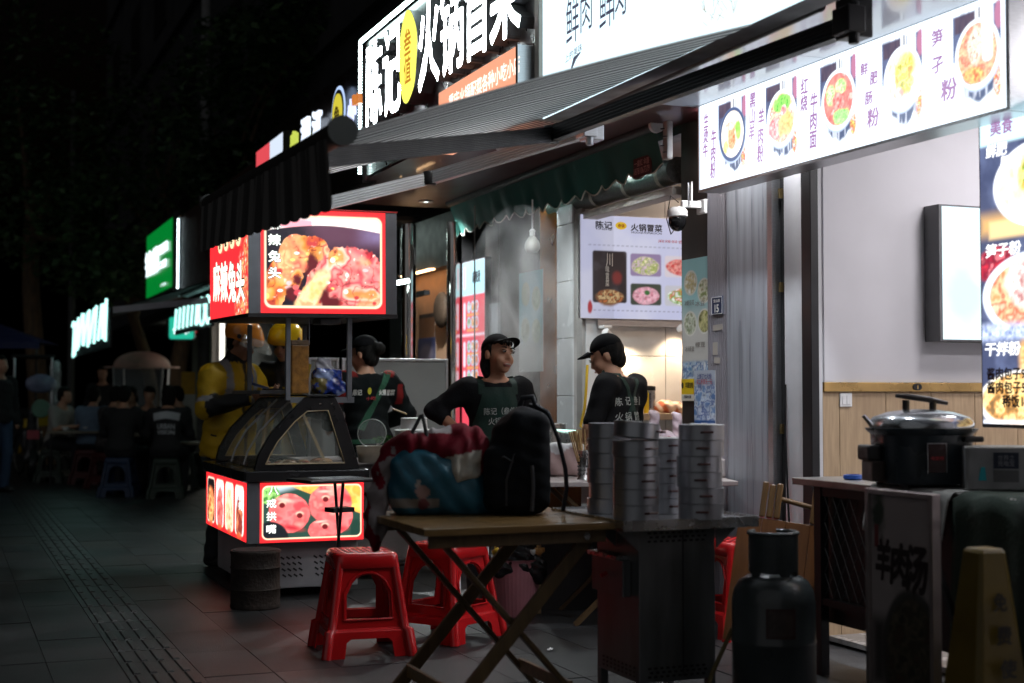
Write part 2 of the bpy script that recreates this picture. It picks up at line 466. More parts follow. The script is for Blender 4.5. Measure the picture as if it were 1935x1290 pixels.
# ------------------------------------------------------------------ ground
gm = mat('street_asphalt', (.04, .04, .042), .7, var=.3, vs=2, bump=.4, bs=60)
g = MB().box(-60, 60, -12, 120, -.3, -.035).build('ground', gm); tag(g, 'dark street ground stretching off into the night', kind='structure')
pave = thing('pavement', W(0, -3, 0), RZW, 'dark granite slab pavement running along the row of shops', 'pavement')
pave['kind'] = 'structure'
SLAB = mat('granite_slab', (.024, .025, .026), .4, var=.45, vs=1.7, bump=.35, bs=160, world=True)
SLAB2 = mat('granite_slab_darker', (.021, .0215, .022), .46, var=.45, vs=1.7, bump=.35, bs=160, world=True)
SLAB3 = mat('granite_slab_browner', (.026, .025, .024), .38, var=.45, vs=1.7, bump=.35, bs=160, world=True)
TACT = mat('tactile_granite', (.028, .028, .029), .32, var=.45, vs=1.7, bump=.35, bs=160, world=True)
def slab_mesh(l, w, name, m):
    o = MB().box(-l / 2 + .0017, l / 2 - .0017, -w / 2 + .0017, w / 2 - .0017, -.035, 0).build(name, m)
    me = o.data; bpy.data.objects.remove(o); return me
slabs = [slab_mesh(.6, .3, 'paving_slab', m) for m in (SLAB, SLAB2, SLAB3, SLAB)]
rows = [-2.75 + .3 * k for k in range(-9, 9)]           # centres of the rows, w
far = MB(); n_sl = 0
for r in rows:
    if abs(r + 3.05) < .05: continue
    off = .3 if round(r * 10) % 2 else 0
    for k in range(-46, 6):
        s = .6 * k + off
        if s > 3.0: continue
        if s > -6.2 and n_sl < 292 and not (r < -4.3 and s > -1.0) and not (r > -1.2 and s > 1.6):
            o = bpy.data.objects.new('paving_slab', RNG.choice(slabs)); COL.objects.link(o); o.parent = pave
            o.location = (s, r + 3, RNG.uniform(-.0015, .0015)); o.rotation_euler = (RNG.gauss(0, .0012), RNG.gauss(0, .0012), RNG.gauss(0, .0008)); n_sl += 1
        else:
            far.box(s - .2975, s + .2975, r + 3 - .1475, r + 3 + .1475, -.035, RNG.uniform(-.002, .001))
fo = far.build('distant_slabs', SLAB, pave); fo['kind'] = 'stuff'
tm = MB(); tm.box(-.1475, .1475, -.1475, .1475, -.035, 0)
for j in range(4):
    y = -.105 + .07 * j
    tm.loft([[(-.135, y - .018, -.001), (.135, y - .018, -.001), (.135, y + .018, -.001), (-.135, y + .018, -.001)],
             [(-.128, y - .012, .006), (.128, y - .012, .006), (.128, y + .012, .006), (-.128, y + .012, .006)]])
to = tm.build('tactile_slab', TACT, pave); to.location = (2.7, -.05, 0)
ft = MB()
for k in range(1, 90):
    s = 2.7 - .3 * k
    if s > -8:
        o = to.copy(); COL.objects.link(o); o.location = (s, -.05, RNG.uniform(-.001, .001))
    else:
        ft.box(s - .1475, s + .1475, -.1975, .0975, -.035, 0)
        for j in range(4): ft.box(s - .13, s + .13, -.05 - .105 + .07 * j - .015, -.05 - .105 + .07 * j + .015, -.001, .006)
fo = ft.build('distant_tactile_slabs', TACT, pave); fo['kind'] = 'stuff'
for (u, v, rz, sc) in ((845, 1205, .4, 1.0), (1040, 1226, 1.2, .6), (1075, 1130, .3, 1.2), (1370, 1142, .2, .7)):
    d = 1.2 * 2687.5 / (v - 745); p = pw(u, v, d); b = MB()
    ring = [(.04 * sc * math.cos(a) * (1 + .3 * math.sin(3 * a)), .02 * sc * math.sin(a) * (1 + .4 * math.cos(2 * a)), .004 + .006 * math.sin(2 * a) ** 2) for a in [2 * PI * i / 14 for i in range(14)]]
    b.loft([ring, [(x * .9, y * .9, z + .003) for x, y, z in ring]])
    o = b.build('paper_scrap', mat('tissue_paper', (.55, .55, .55), .8)); o.location = (p.x, p.y, .002); o.rotation_euler = (0, 0, rz)
    tag(o, ['crumpled white tissue on the pavement between the red stools and the table legs', 'small pale paper scrap on the pavement behind the folding table legs',
            'thin torn paper strip lying on the pavement in front of the white counter', 'tiny white scrap on the ground by the right-hand red stool'][[845, 1040, 1075, 1370].index(u)], 'litter')

# ------------------------------------------------------------------ noodle shop (right)
ns = thing('noodle_shop', W(.12, 0, 0), RZW, 'bright white noodle shop with brass trimmed wood wainscot on the right', 'shop')
s0 = .12
def NS(m, name, mt, **k): return m.build(name, mt, ns, **k)
BRASS_D = mat('dull_brass_latch', (.3, .22, .1), .4, .9)
MARBLE = mat('grey_veined_marble', (.3, .32, .36), .3, var=.28, vs=6, stretch=(5, 5, .25), spec=.6)
NS(MB().box(.347 - s0, .769 - s0, -.02, .3, 0, 2.9), 'marble_pillar', MARBLE, bevel=.004)
NS(MB().box(.771 - s0, .816 - s0, -.03, .25, 0, 2.9), 'edge_strip', ALU)
NS(MB().box(.818 - s0, .866 - s0, .02, .25, 0, 2.9), 'shutter_channel', BLK)
PW = mat('scuffed_white_paint', (.55, .55, .57), .6, var=.1, vs=4, bump=.08, bs=60)
NS(MB().box(.868 - s0, 1.064 - s0, .01, .1, 0, 2.9), 'wall_strip', PW)
NS(MB().box(1.066 - s0, 1.15 - s0, -.02, .025, 0, 2.9), 'door_frame', BLK, bevel=.003)
SLATM = mat('grey_slat', (.25, .24, .27), .5, var=.15, vs=3, stretch=(4, 4, .3))
for k in range(10):
    x = .118 - s0 + .0229 * k
    NS(MB().box(x + .0015, x + .0214, -.01, .06, 0, 2.9), 'slat', SLATM, bevel=.003)
NS(MB().box(.118 - s0, .346 - s0, .055, .3, 0, 2.9), 'slat_backing', DARK)
NS(MB().tube([(.885 - s0, .0, 1.25), (.89 - s0, -.005, 1.0), (.91 - s0, -.01, .8), (.93 - s0, -.012, .55), (.93 - s0, -.01, .05)], .006, 6), 'cable', BLK)
for z in (1.0, 1.72, 2.2): NS(MB().box(.83 - s0, .845 - s0, .0, .019, z, z + .05), 'latch', BRASS_D)
# interior
XW = 1.02
NS(MB().box(XW - .1 - s0, XW - s0, .13, 3.2, 1.262, 2.9), 'side_wall', WALLW)
NS(MB().box(XW - .1 - s0, XW + .012 - s0, .135, .2, 1.262, 2.9), 'wall_return', WALLW)
NS(MB().box(-.3, 4.9, 3.2, 3.3, 0, 2.9), 'back_wall', WALLW)
NS(MB().box(4.9, 5.0, 0, 3.3, 0, 2.9), 'far_wall', WALLW)
NS(MB().box(-.3, 5.0, -.05, 3.3, 2.9, 3.0), 'ceiling', WALLW)
NS(MB().box(XW - s0, 4.9, .15, 3.2, -.02, .004), 'floor', mat('shop_floor_tile', (.3, .29, .28), .25))
BRASS = mat('brass_strip', (.55, .36, .14), .28, 1., var=.2, vs=6)
NS(MB().box(XW - .1 - s0, XW + .018 - s0, .13, 3.2, 1.214, 1.26), 'brass_trim', BRASS, bevel=.002)
OAK = wood('pale_oak_board', (.36, .25, .15), (.46, .33, .2), .5, axis=2, scale=5)
y = .13
for wd in (.1, .28, .28, .28, .28, .28, .28, .28, .28, .28, .28, .28):
    NS(MB().box(XW - .1 - s0, XW - s0, y + .0015, y + wd - .0015, 0, 1.212), 'wainscot_board', OAK, bevel=.0015); y += wd
ceil_l = glow('shop_ceiling_lamp', (1, .96, .99), 40.0)
for (x, w) in ((1.9, 1.1), (1.9, 2.3), (3.6, 1.1), (3.6, 2.3)):
    NS(MB().box(x - .3, x + .3, w - .15, w + .15, 2.875, 2.898), 'ceiling_lamp', ceil_l)
# soffit panels and fascia backing
SOF = mat('glossy_white_soffit', (.55, .6, .68), .2, var=.05, vs=2, coat=.3)
for k in range(4):
    a, b = .425 + 1.2 * k, .425 + 1.2 * (k + 1)
    NS(MB().box(a + .002 - s0, b - .002 - s0, -1.12, -.25, 2.725, 2.745), 'soffit_panel', SOF)
    NS(MB().box(a + .002 - s0, b - .002 - s0, -.247, .0, 2.725, 2.745), 'soffit_panel', SOF)
spot_l = glow('downlight_lens', (1, .97, 1), 14)
p = toW(pw(1350, 151, 1.52 * 2687.5 / (745 - 151)))
for k in range(2):
    x = p[0] - s0 + 1.15 * k
    NS(MB().lathe([(.045, 0), (.045, .006), (.036, .008)], 20, (x, p[1], 2.716)), 'downlight_ring', WHITE)
    NS(MB().lathe([(.034, 0), (.001, -.003)], 20, (x, p[1], 2.7175)), 'downlight_lens', spot_l)
    if k < 2: lamp(ns, (x, p[1], 2.705), 75, (.88, .94, 1))

for x, e_, cl in ((.24, 7, (.9, .92, 1)), (.57, 48, (1, .96, .92)), (.97, 44, (.95, .96, 1))):  # unseen behind the menu box; outer two added to wash the columns
    NS(MB().lathe([(.034, 0), (.001, -.003)], 16, (x - s0, -.09, 2.7235)), 'downlight_lens', spot_l); lamp(ns, (x - s0, -.09, 2.712), e_, cl, size=2.6)
# light switch, brass number plate on the wainscot
q = spl(1597, 755, XW); t = thing('light_switch', W(XW, q[1], q[2]), RZN, 'small white double rocker switch on the pale wood wainscot', 'light switch')
MB().box(-.036, .036, -.01, -.0005, -.036, .036).build('plate', WHITE, t, bevel=.004)
for x in (-.0125, .0125): MB().box(x - .0115, x + .0115, -.0135, -.0102, -.024, .024).build('rocker', WHITE, t, bevel=.002)
q = spl(1733, 728, XW + .018); t = thing('table_number_plaque', W(XW + .018, q[1], 1.238), RZN, 'small dark oval plaque with gold number 1 on brass strip', 'plaque')
MB().loft([[(.027 * math.cos(a), y, .018 * math.sin(a)) for a in [2 * PI * i / 24 for i in range(24)]] for y in (-.0008, -.005)]).build('plate', BLK, t)
text('1', .008, .022, BRASS, t, 0, -.0055, 0, bold=.02)

# white wall light box inside the noodle shop
a = spl(1777, 385, XW + .12); b = spl(1862, 646, XW + .12)
t = thing('wall_light_box', W(XW, a[1], (a[2] + b[2]) / 2), RZN, 'tall white backlit picture box on the noodle shop side wall', 'light box')
hh = (a[2] - b[2]) / 2
MB().box(-.012, .75, -.12, -.001, -hh, hh).build('case', mat('grey_case', (.12, .12, .125), .5), t, bevel=.003)
pc = Pic(1.1, 70, (225, 245, 252)); pc.ell(.2, .35, .16, .2, (205, 242, 245), soft=.4, rag=.4); pc.ell(.15, .75, .1, .12, (235, 240, 250), soft=.5); pc.ell(.6, .5, .3, .1, (245, 252, 255), soft=.4, rag=.5)
pc.build('sign_face', .74, hh * 2 - .02, printmat('pale_backlit_print', 1.35), t, .375, -.123, 0)

# ------------------------------------------------------------------ menu light box over the noodle shop
wm = -.25
a = wpl(1323, 199, wm); b = wpl(1323, 355, wm); c = wpl(1905, 208, wm)
L_ = c[0] - a[0]; H_ = 2.722 - 2.277; zc = (2.722 + 2.277) / 2
t = thing('menu_light_box', W(a[0], wm, zc), RZW, 'long white backlit noodle menu with five bowl pictures under the soffit', 'menu sign')
MB().box(0, L_, .004, .12, -H_ / 2, H_ / 2).build('case', mat('grey_case', (.12, .12, .125), .5), t)
MB().box(0, L_, -.0, .003, -H_ / 2, H_ / 2).build('sign_face', glow('menu_backlight', (.8, .91, 1), 1.75), t)
fr = MB(); fr.box(-.012, -.001, -.008, .12, -H_ / 2 - .012, H_ / 2 + .012); fr.box(L_ + .001, L_ + .02, -.008, .12, -H_ / 2 - .012, H_ / 2 + .012)
fr.box(0, L_, -.008, .12, -H_ / 2 - .014, -H_ / 2 - .001); fr.build('frame', ALU, t)
def bowl_pic(kind, sd):
    pc = Pic(.72, 96, (236, 246, 255))
    dk = (70, 82, 112)
    pc.rect(.0, .72, .52, .98, (96, 106, 140), r=.01); pc.rect(.03, .34, .8, .97, (88, 76, 92), r=.01)
    st = sst(.35, .65, vn(pc.X * 40, pc.Y * 6, sd)) * (pc.Y > .5) * .35; pc.mix(st, (40, 48, 78))
    pc.rect(.34, .44, .78, 1.0, (235, 240, 246), r=.03); pc.rect(.45, .62, .7, 1.0, (214, 220, 236), r=.04)
    pc.rect(.395, .415, .75, 1.0, (60, 60, 80), r=.002)
    pc.ell(.69, .86, .06, .14, (180, 120, 150), soft=.2)
    jag = .02 + .1 * vn(pc.X * 16, pc.X * 0 + 2.5, sd + 4) + .35 * np.abs(pc.X - .42)
    lower = sst(jag - .02, jag + .03, pc.Y) * (pc.Y < .42) * sst(.14, .2, pc.X) * sst(.72, .6, pc.X); pc.mix(lower * .95, (58, 74, 112)); pc.mix(lower * sst(.55, .75, vn(pc.X * 40, pc.Y * 6, sd + 8)) * .7, (225, 232, 246))
    m = pc.ell(.66, .22, .05, .13, (210, 120, 80), soft=.3, rag=.6, seed=sd); pc.food(m, [(250, 220, 120), (200, 60, 60), (250, 240, 230), (220, 130, 60)], 26, sd)
    rim = (74, 92, 132) if kind == 0 else (240, 246, 255)
    pc.ell(.37, .525, .35, .36, (186, 202, 228), soft=.03); pc.ell(.37, .54, .34, .35, rim, soft=.02)
    base = {0: [(255, 255, 250), (250, 240, 225), (255, 250, 240), (252, 235, 215)], 1: [(250, 240, 220), (235, 170, 165), (250, 232, 190), (210, 130, 130), (255, 246, 230)],
            2: [(240, 120, 115), (245, 140, 130), (232, 100, 100), (250, 190, 180)], 3: [(252, 240, 220), (255, 250, 240), (245, 215, 210), (250, 236, 190)],
            4: [(240, 150, 110), (250, 200, 160), (225, 105, 85), (252, 220, 190)]}[kind]
    rr = .29
    m = pc.ell(.37, .545, rr, .3, (250, 240, 230), soft=.03); pc.food(m, base, 15, sd)
    def blob(cx, cy, rx, ry, cols, s2, fr=22, rot=0):
        m2 = pc.ell(cx, cy + .06, rx, ry, cols[0], soft=.2, rag=.7, seed=s2, rot=rot) * m; pc.food(m2, cols, fr, s2)
    if kind == 0: blob(.36, .46, .09, .17, [(240, 150, 100), (250, 190, 150), (220, 130, 80)], 5); blob(.52, .52, .07, .12, [(190, 236, 120), (150, 220, 90)], 6, 12); blob(.2, .34, .06, .08, [(230, 220, 120), (250, 240, 180)], 8); blob(.3, .6, .12, .05, [(255, 250, 240), (230, 190, 170)], 9)
    if kind == 1: blob(.36, .66, .19, .1, [(120, 210, 90), (170, 235, 120), (80, 170, 70)], 5); blob(.22, .38, .15, .13, [(200, 100, 110), (240, 170, 170), (230, 210, 200)], 6, 30); blob(.46, .4, .16, .15, [(250, 215, 150), (235, 180, 110)], 7, 26); blob(.42, .57, .06, .06, [(255, 235, 235), (230, 120, 120)], 8)
    if kind == 2: blob(.22, .56, .09, .13, [(150, 215, 120), (240, 240, 210), (120, 190, 100)], 5, 30); blob(.42, .62, .12, .08, [(160, 220, 130), (250, 230, 210)], 6, 30); blob(.42, .28, .15, .09, [(150, 225, 130), (200, 240, 170), (120, 200, 110)], 7, 28); blob(.36, .46, .1, .09, [(255, 190, 180), (225, 95, 95)], 8)
    if kind == 3: blob(.4, .52, .17, .2, [(250, 225, 100), (200, 190, 60), (252, 240, 160), (150, 165, 50), (245, 170, 90)], 5, 18); blob(.3, .34, .08, .06, [(240, 150, 140), (250, 220, 210)], 6)
    if kind == 4: blob(.34, .58, .12, .17, [(222, 205, 185), (250, 240, 225), (170, 140, 120)], 5, 30); blob(.3, .28, .15, .08, [(230, 110, 80), (250, 210, 130), (240, 160, 110)], 6, 24); pc.rect(.44, .6, .44, 1.0, (250, 246, 250), r=.06, soft=.02)
    return pc
PM = printmat('menu_print', 1.55, sample='NONE'); LET = glow('menu_lettering', (.5, .27, .56), .95, 'NONE')
def su(u): return wpl(u, 300, wm)[0] - a[0]
bw = []
for i, (u0, u1) in enumerate(((1359, 1411), (1449, 1508), (1552, 1620), (1670, 1746), (1805, 1896))):
    x0, x1 = su(u0), su(u1); o = bowl_pic(i, 11 + i).build('bowl_picture', x1 - x0, H_ * .88, PM, t, (x0 + x1) / 2, -.004, .0)
    o['label'] = ['white rice noodle bowl in a dark pan', 'bowl of noodles with greens and pink meat', 'bowl of red beef soup with herbs', 'bowl of yellow pork intestine noodles', 'bowl of orange noodles with minced topping'][i]
for (u, vz, ch, sz) in ((1336, .12, '生\n烫\n牛', .3), (1350, -.12, '牛\n肉\n粉', .33), (1424, .16, '黑\n山\n羊', .3), (1440, -.08, '羊\n肉\n粉', .34), (1523, .2, '红\n烧', .2), (1540, -.1, '牛\n肉\n面', .33),
                        (1637, .25, '鲜', .1), (1655, .13, '肥', .1), (1645, -.05, '肠', .1), (1653, -.25, '粉', .15), (1776, .3, '笋', .12), (1776, .05, '孑', .12), (1797, -.2, '粉', .16)):
    n = ch.count('\n') + 1; wdt = (.052 if n > 1 else sz * .46) * (1 + (u - 1336) / 1600); text(ch, wdt, sz * H_ * (1.75 if n > 1 else 1.25), LET, t, su(u), -.006, vz * H_, bold=.024, shear=.06)

# ------------------------------------------------------------------ tall menu screen at the right edge
w2 = -.12
a = wpl(1851, 212, w2); b = wpl(1851, 800, w2)
sc_h = a[2] - b[2] + .0; sc_w = .62
t = thing('tall_menu_screen', W(a[0], w2, (a[2] + b[2]) / 2), RZW, 'tall bright vertical menu screen with noodle dishes at the shop entrance', 'menu screen')
MB().box(-.012, sc_w + .012, .003, .06, -sc_h / 2 - .015, sc_h / 2 + .015).build('case', BLK, t, bevel=.004)
pc = Pic(sc_w / sc_h, 230, (66, 74, 104)); A = sc_w / sc_h
st = fbm(pc.X * 14, pc.Y * 14, 3); pc.mix(sst(.4, .8, st) * .5, (110, 122, 160))
pc.rect(0, A, .885, 1, (205, 240, 250), r=.0)
pc.rect(0, A, .6, .66, (214, 170, 110), r=0, soft=.03); pc.rect(.04, A, .585, .64, (235, 205, 150), r=0, soft=.01)
pc.ell(.27, .74, .21, .135, (236, 240, 250), soft=.02); pc.rect(.09, .44, .645, .74, (214, 214, 222), r=.08)
m = pc.ell(.27, .755, .19, .11, (250, 240, 225), soft=.03); pc.food(m, [(252, 240, 220), (255, 250, 240), (245, 215, 200), (250, 236, 190)], 28, 4)
m = pc.ell(.29, .765, .13, .08, (250, 220, 110), soft=.2, rag=.6); pc.food(m, [(250, 225, 100), (200, 190, 60), (252, 240, 160), (120, 165, 50), (245, 170, 90)], 30, 5)
m = pc.ell(.06, .505, .09, .05, (170, 50, 70), soft=.2, rag=.8); pc.food(m, [(190, 40, 60), (120, 20, 50), (230, 120, 130)], 40, 6)
pc.ell(.24, .4, .235, .135, (225, 235, 252), soft=.02); m = pc.ell(.24, .4, .2, .112, (240, 150, 110), soft=.03); pc.food(m, [(240, 150, 100), (250, 205, 160), (215, 95, 70), (252, 225, 190)], 30, 7)
m = pc.ell(.2, .44, .1, .075, (240, 230, 220), soft=.2, rag=.6); pc.food(m, [(225, 205, 195), (250, 240, 235), (180, 120, 120)], 44, 8)
pc.rect(.26, .34, .4, .56, (248, 244, 252), r=.03, soft=.02)
m = pc.rect(0, A, .268, .31, (160, 175, 215), r=0, soft=.02); pc.food(m, [(150, 168, 212), (215, 225, 245), (120, 140, 190)], 60, 9)
m = pc.rect(.175, .245, .14, .255, (240, 190, 120), r=.02, soft=.02); pc.food(m, [(250, 205, 140), (225, 160, 90), (255, 230, 180)], 60, 10)
pc.ell(.2, .07, .22, .1, (240, 236, 230), soft=.03); m = pc.ell(.2, .075, .2, .085, (240, 200, 130), soft=.05); pc.food(m, [(240, 190, 110), (255, 225, 160), (200, 140, 70), (120, 90, 60)], 46, 12)
pc.rect(0, A, .0, .012, (240, 244, 255), r=0)
pc.build('screen', sc_w, sc_h, printmat('screen_print', 1.7), t, sc_w / 2, -.001, 0)
WL = glow('white_screen_lettering', (.95, .97, 1), 1.7, 'NONE'); DK = mat('dark_screen_lettering', (.03, .015, .02), .4)
zz = lambda f: (f - .5) * sc_h
for (x, f, s_, w_, h_, m_) in ((.13, .935, '美食', .13, .06, LET), (.1, .865, '鲜肥', .12, .055, WL), (.18, .82, '肠粉', .12, .055, WL), (.13, .548, '笋子粉', .2, .055, WL), (.12, .236, '干拌粉', .2, .055, WL),
                               (.21, .158, '酱肉包子9元一笼', .36, .05, DK), (.21, .115, '酱肉包子5元半笼', .36, .05, DK), (.2, .072, '稀饭1元', .17, .05, DK)):
    text(s_, w_, h_, m_, t, x, -.004, zz(f), bold=.03, shear=.12 if m_ is WL else 0)

# ------------------------------------------------------------------ big white sign over the noodle shop
WF = -1.13
t = thing('white_fascia_sign', W(.42, WF, 3.6), RZW, 'huge pale blue white lit fascia sign above the striped awning', 'shop sign')
MB().box(0, 5.2, .006, .12, -1.0, 1.1).build('case', BLK, t)
MB().box(.0, 5.2, 0, .004, -1.0, 1.1).build('sign_face', glow('fascia_backlight', (.72, .92, 1), 1.5), t)
MB().box(-.06, -.002, -.02, .12, -1.0, 1.1).build('side_trim', mat('cream_trim', (.4, .38, .34), .6), t)
TXT = glow('fascia_lettering', (.12, .13, .22), .5, 'NONE')
q = wpl(1083, 37, WF); text('鲜', .15, .23, TXT, t, q[0] - .42, -.004, q[2] - 3.6, bold=0)
q = wpl(1109, 20, WF); text('肉', .13, .19, TXT, t, q[0] - .42, -.004, q[2] - 3.6, bold=0)
q = wpl(1147, 6, WF); text('鲜', .15, .23, TXT, t, q[0] - .42, -.004, q[2] - 3.6, bold=0)
q = wpl(1172, -8, WF); text('肉', .13, .19, TXT, t, q[0] - .42, -.004, q[2] - 3.6, bold=0)
q = wpl(1085, 100, WF); text('上的美味', .2, .04, TXT, t, q[0] - .42, -.004, q[2] - 3.6, bold=0, rot=.1)
q = wpl(1088, 110, WF); MB().tube([(q[0] - .42 - .04, -.004, q[2] - 3.6 - .04), (q[0] - .42, -.004, q[2] - 3.6), (q[0] - .42 + .06, -.004, q[2] - 3.6 + .015)], [.004, .009, .003], 6).build('swoosh', TXT, t)
m = Pic(1.5, 40, (178, 236, 255))
q = wpl(1360, 30, WF)
hay = MB()
for k in range(40):
    x = q[0] - .42 + RNG.uniform(-.12, .12); z = q[2] - 3.6 + RNG.uniform(-.02, .15); hay.tube([(x, -.004, z), (x + RNG.uniform(-.06, .06), -.004, z + RNG.uniform(.02, .06))], .0012, 4)
hay.build('straw_drawing', glow('tan_ink', (.5, .36, .2), .8, 'NONE'), t)
# ------------------------------------------------------------------ hotpot shop (middle)
hs = thing('hotpot_shop', W(-1.8, 0, 0), RZW, 'open fronted hotpot shop with white tiled pillar and dark red soffit', 'shop')
h0 = -1.8
def HS(m, name, mt, **k): return m.build(name, mt, hs, **k)
REDS = mat('maroon_soffit', (.06, .013, .015), .4, var=.25, vs=1.5, coat=.15)
HS(MB().box(-4.2 - h0, .42 - h0, WF + .02, .9, 2.76, 2.8), 'soffit', REDS)
HS(MB().box(-.2 - h0, .116 - h0, .002, .3, 0, 2.758), 'pilaster', BRONZE, bevel=.004)
# white tiled pillar, tile by tile
for r in range(7):
    HS(MB().box(-1.965 - h0, -1.7 - h0, -.012, .0, .02 + .39 * r + .002, .02 + .39 * (r + 1) - .002), 'wall_tile', TILE, bevel=.003)
HS(MB().box(-1.963 - h0, -1.702 - h0, .001, .3, 0, 2.758), 'pillar_core', mat('tile_grout', (.35, .34, .33), .8))
HS(MB().box(-1.70 - h0, -1.62 - h0, .05, .3, 0, 2.758), 'dark_gap', DARK)
# cross wall facing the viewer, tiled
SX = -1.6
for r in range(8):
    for k in range(4):
        a = .04 + .6 * k
        if r < 7: HS(MB().box(SX - .012 - h0, SX - h0, a + .002, a + .598, .02 + .36 * r + .002, .02 + .36 * (r + 1) - .002), 'wall_tile', TILE, bevel=.003)
HS(MB().box(SX - .11 - h0, SX - .013 - h0, .02, 3.0, 0, 2.758), 'cross_wall', mat('tile_grout', (.35, .34, .33), .8))
HS(MB().box(SX - h0, .3 - h0, 3.0, 3.1, 0, 2.758), 'back_wall', WALLW)
HS(MB().box(-.0 - h0, .1 - h0, .31, 3.0, 0, 2.758), 'side_wall', WALLW)
HS(MB().box(SX - .1 - h0, .1 - h0, .902, 3.1, 2.76, 2.86), 'ceiling', WALLW)
HS(MB().box(SX - h0, .0 - h0, .02, 3.0, -.02, .004), 'floor', mat('shop_floor_tile', (.3, .29, .28), .25))
HS(MB().box(SX + .45 - h0, SX + .9 - h0, .9, 1.8, 2.735, 2.757), 'ceiling_lamp', glow('hotpot_ceiling_lamp', (1, .74, .54), 13))
# shelf on the cross wall
HS(MB().box(SX - h0, SX + .22 - h0, .12, 1.5, 1.03, 1.075), 'shelf', mat('pale_shelf', (.55, .42, .3), .5), bevel=.003)
HS(MB().box(SX - h0, SX + .02 - h0, .12, 1.5, 1.66, 1.70), 'picture_rail', ALU)
# brown facade left of the pillar
for (u0, u1, mt, nm) in ((1020, 1050, mat('copper_sheet', (.42, .15, .04), .3, .85, var=.3, vs=3), 'copper_panel'), (943, 1019, BRONZE, 'brown_panel'), (917, 942, BRONZE, 'brown_panel')):
    x0, x1 = wpl(u0, 600, 0)[0], wpl(u1, 600, 0)[0]
    HS(MB().box(x0 + .003 - h0, x1 - .003 - h0, 0, .1, 0, 2.758), nm, mt, bevel=.003)
x0, x1 = wpl(917, 600, -.02)[0], wpl(943, 600, -.02)[0]
HS(MB().box(x0 - h0, x1 - .02 - h0, -.02, -.001, .3, 1.9), 'grey_panel', mat('grey_board', (.17, .18, .2), .5))
for (u, v) in ((805, 378), (1033, 322), (1187, 263), (955, 277), (1100, 300), (880, 340)):
    d = 1.56 * 2687.5 / (745 - v); q = toW(pw(u, v, d))
    if u in (1100, 880): continue
    HS(MB().lathe([(.06, 0), (.06, .006), (.045, .009)], 20, (q[0] - h0, q[1], 2.75)), 'downlight_ring', WHITE)
    HS(MB().lathe([(.043, 0), (.001, -.004)], 20, (q[0] - h0, q[1], 2.7525)), 'downlight_lens', glow('cool_downlight_lens', (.85, 1, .97), 5)); lamp(hs, (q[0] - h0, q[1], 2.74), 95 if u == 955 else 330 if u == 805 else 75, (.9, .97, .97))
# warm spot on the cross wall
q = spl(1150, 632, SX + .1)
t = thing('wall_spotlight', W(SX, q[1], 1.66), RZN, 'small white tilted spotlight under the wall menu, shining on tiles', 'spotlight')
MB().box(-.03, .03, -.09, -.001, -.02, .0).build('base', WHITE, t, bevel=.004)
MB().tube([(0, -.06, -.02), (.0, -.09, -.05)], .008, 8).build('stem', WHITE, t)
MB().tube([(-.03, -.11, -.04), (.075, -.06, -.125)], [.026, .028], 16).build('lamp_head', WHITE, t, smooth=40)
MB().tube([(.0755, -.0598, -.1255), (.0765, -.0594, -.1262)], .023, 16).build('lens', glow('warm_spot_lens', (1, .75, .45), 6), t)
ld = bpy.data.lights.new('spot_glow', 'SPOT'); ld.energy = 30; ld.color = (1, .72, .45); ld.spot_size = 1.9; ld.spot_blend = .8; ld.shadow_soft_size = .03
lo = bpy.data.objects.new('lamp_glow', ld); COL.objects.link(lo); lo.parent = t; lo.location = (.079, -.0565, -.129)
lo.rotation_euler = Vector((.35, .12, -.55)).to_track_quat('-Z', 'Y').to_euler()
ld2 = ld.copy(); ld2.energy = 26
lo = bpy.data.objects.new('lamp_glow', ld2); COL.objects.link(lo); lo.parent = t; lo.location = (.56, -.1, -.03)
lo.rotation_euler = Vector((-.1, .1, -.5)).to_track_quat('-Z', 'Y').to_euler()
MB().tube([(.53, -.12, -.01), (.56, -.105, -.028)], [.03, .034], 14).build('lamp_head', WHITE, t, smooth=40)

# wall menu in the hotpot shop
a = spl(1096, 403, SX + .03); b = spl(1300, 607, SX + .03)
bh = a[2] - 1.705; bwid = 1.3; zc = (a[2] + 1.705) / 2
t = thing('wall_menu_board', W(SX, a[1], zc), RZN, 'white backlit wall menu with dish photos above the hotpot counter', 'menu board')
MB().box(0, bwid, -.025, -.001, -bh / 2, bh / 2).build('case', ALU, t)
asp = bwid / bh
pc = Pic(asp, 130, (205, 208, 240)); 
pc.mix(sst(.3, .7, fbm(pc.X * 3, pc.Y * 3, 2)) * .5, (232, 232, 248)); pc.mix((pc.X < .35) * .25, (150, 150, 170))
pcx = pc.X
for (x0, x1, y0, y1) in ((.09, .31, .42, .9),):
    pass
def dish(x0, x1, y0, y1, cols, sd, bgc, kind=0):
    m = pc.rect(x0, x1, y0, y1, bgc, r=.025); cx, cy = (x0 + x1) / 2, (y0 + y1) / 2
    m2 = pc.ell(cx, cy - .01, (x1 - x0) * .44, (y1 - y0) * .4, cols[0], soft=.1, rag=.3, seed=sd) * m; pc.food(m2, cols, 30, sd)
X_ = lambda u: (u - 1097) / (1300 - 1097) * (b[1] - a[1]) / bh
Y_ = lambda v: 1 - (v - 402) / 204.
m = pc.rect(X_(1119), X_(1183), Y_(575), Y_(472), (34, 28, 34), r=.025); pc.mix(m * sst(.5, .8, fbm(pc.X * 8, pc.Y * 8, 5)) * .5, (80, 76, 84))
m2 = pc.ell(X_(1150), Y_(565), .13, .07, (130, 90, 60), soft=.2, rag=.5) * m; pc.food(m2, [(150, 90, 50), (220, 190, 140), (90, 50, 30), (190, 110, 60)], 30, 6)
m2 = pc.ell(X_(1165), Y_(525), .05, .06, (120, 40, 40), soft=.4, rag=.6) * m
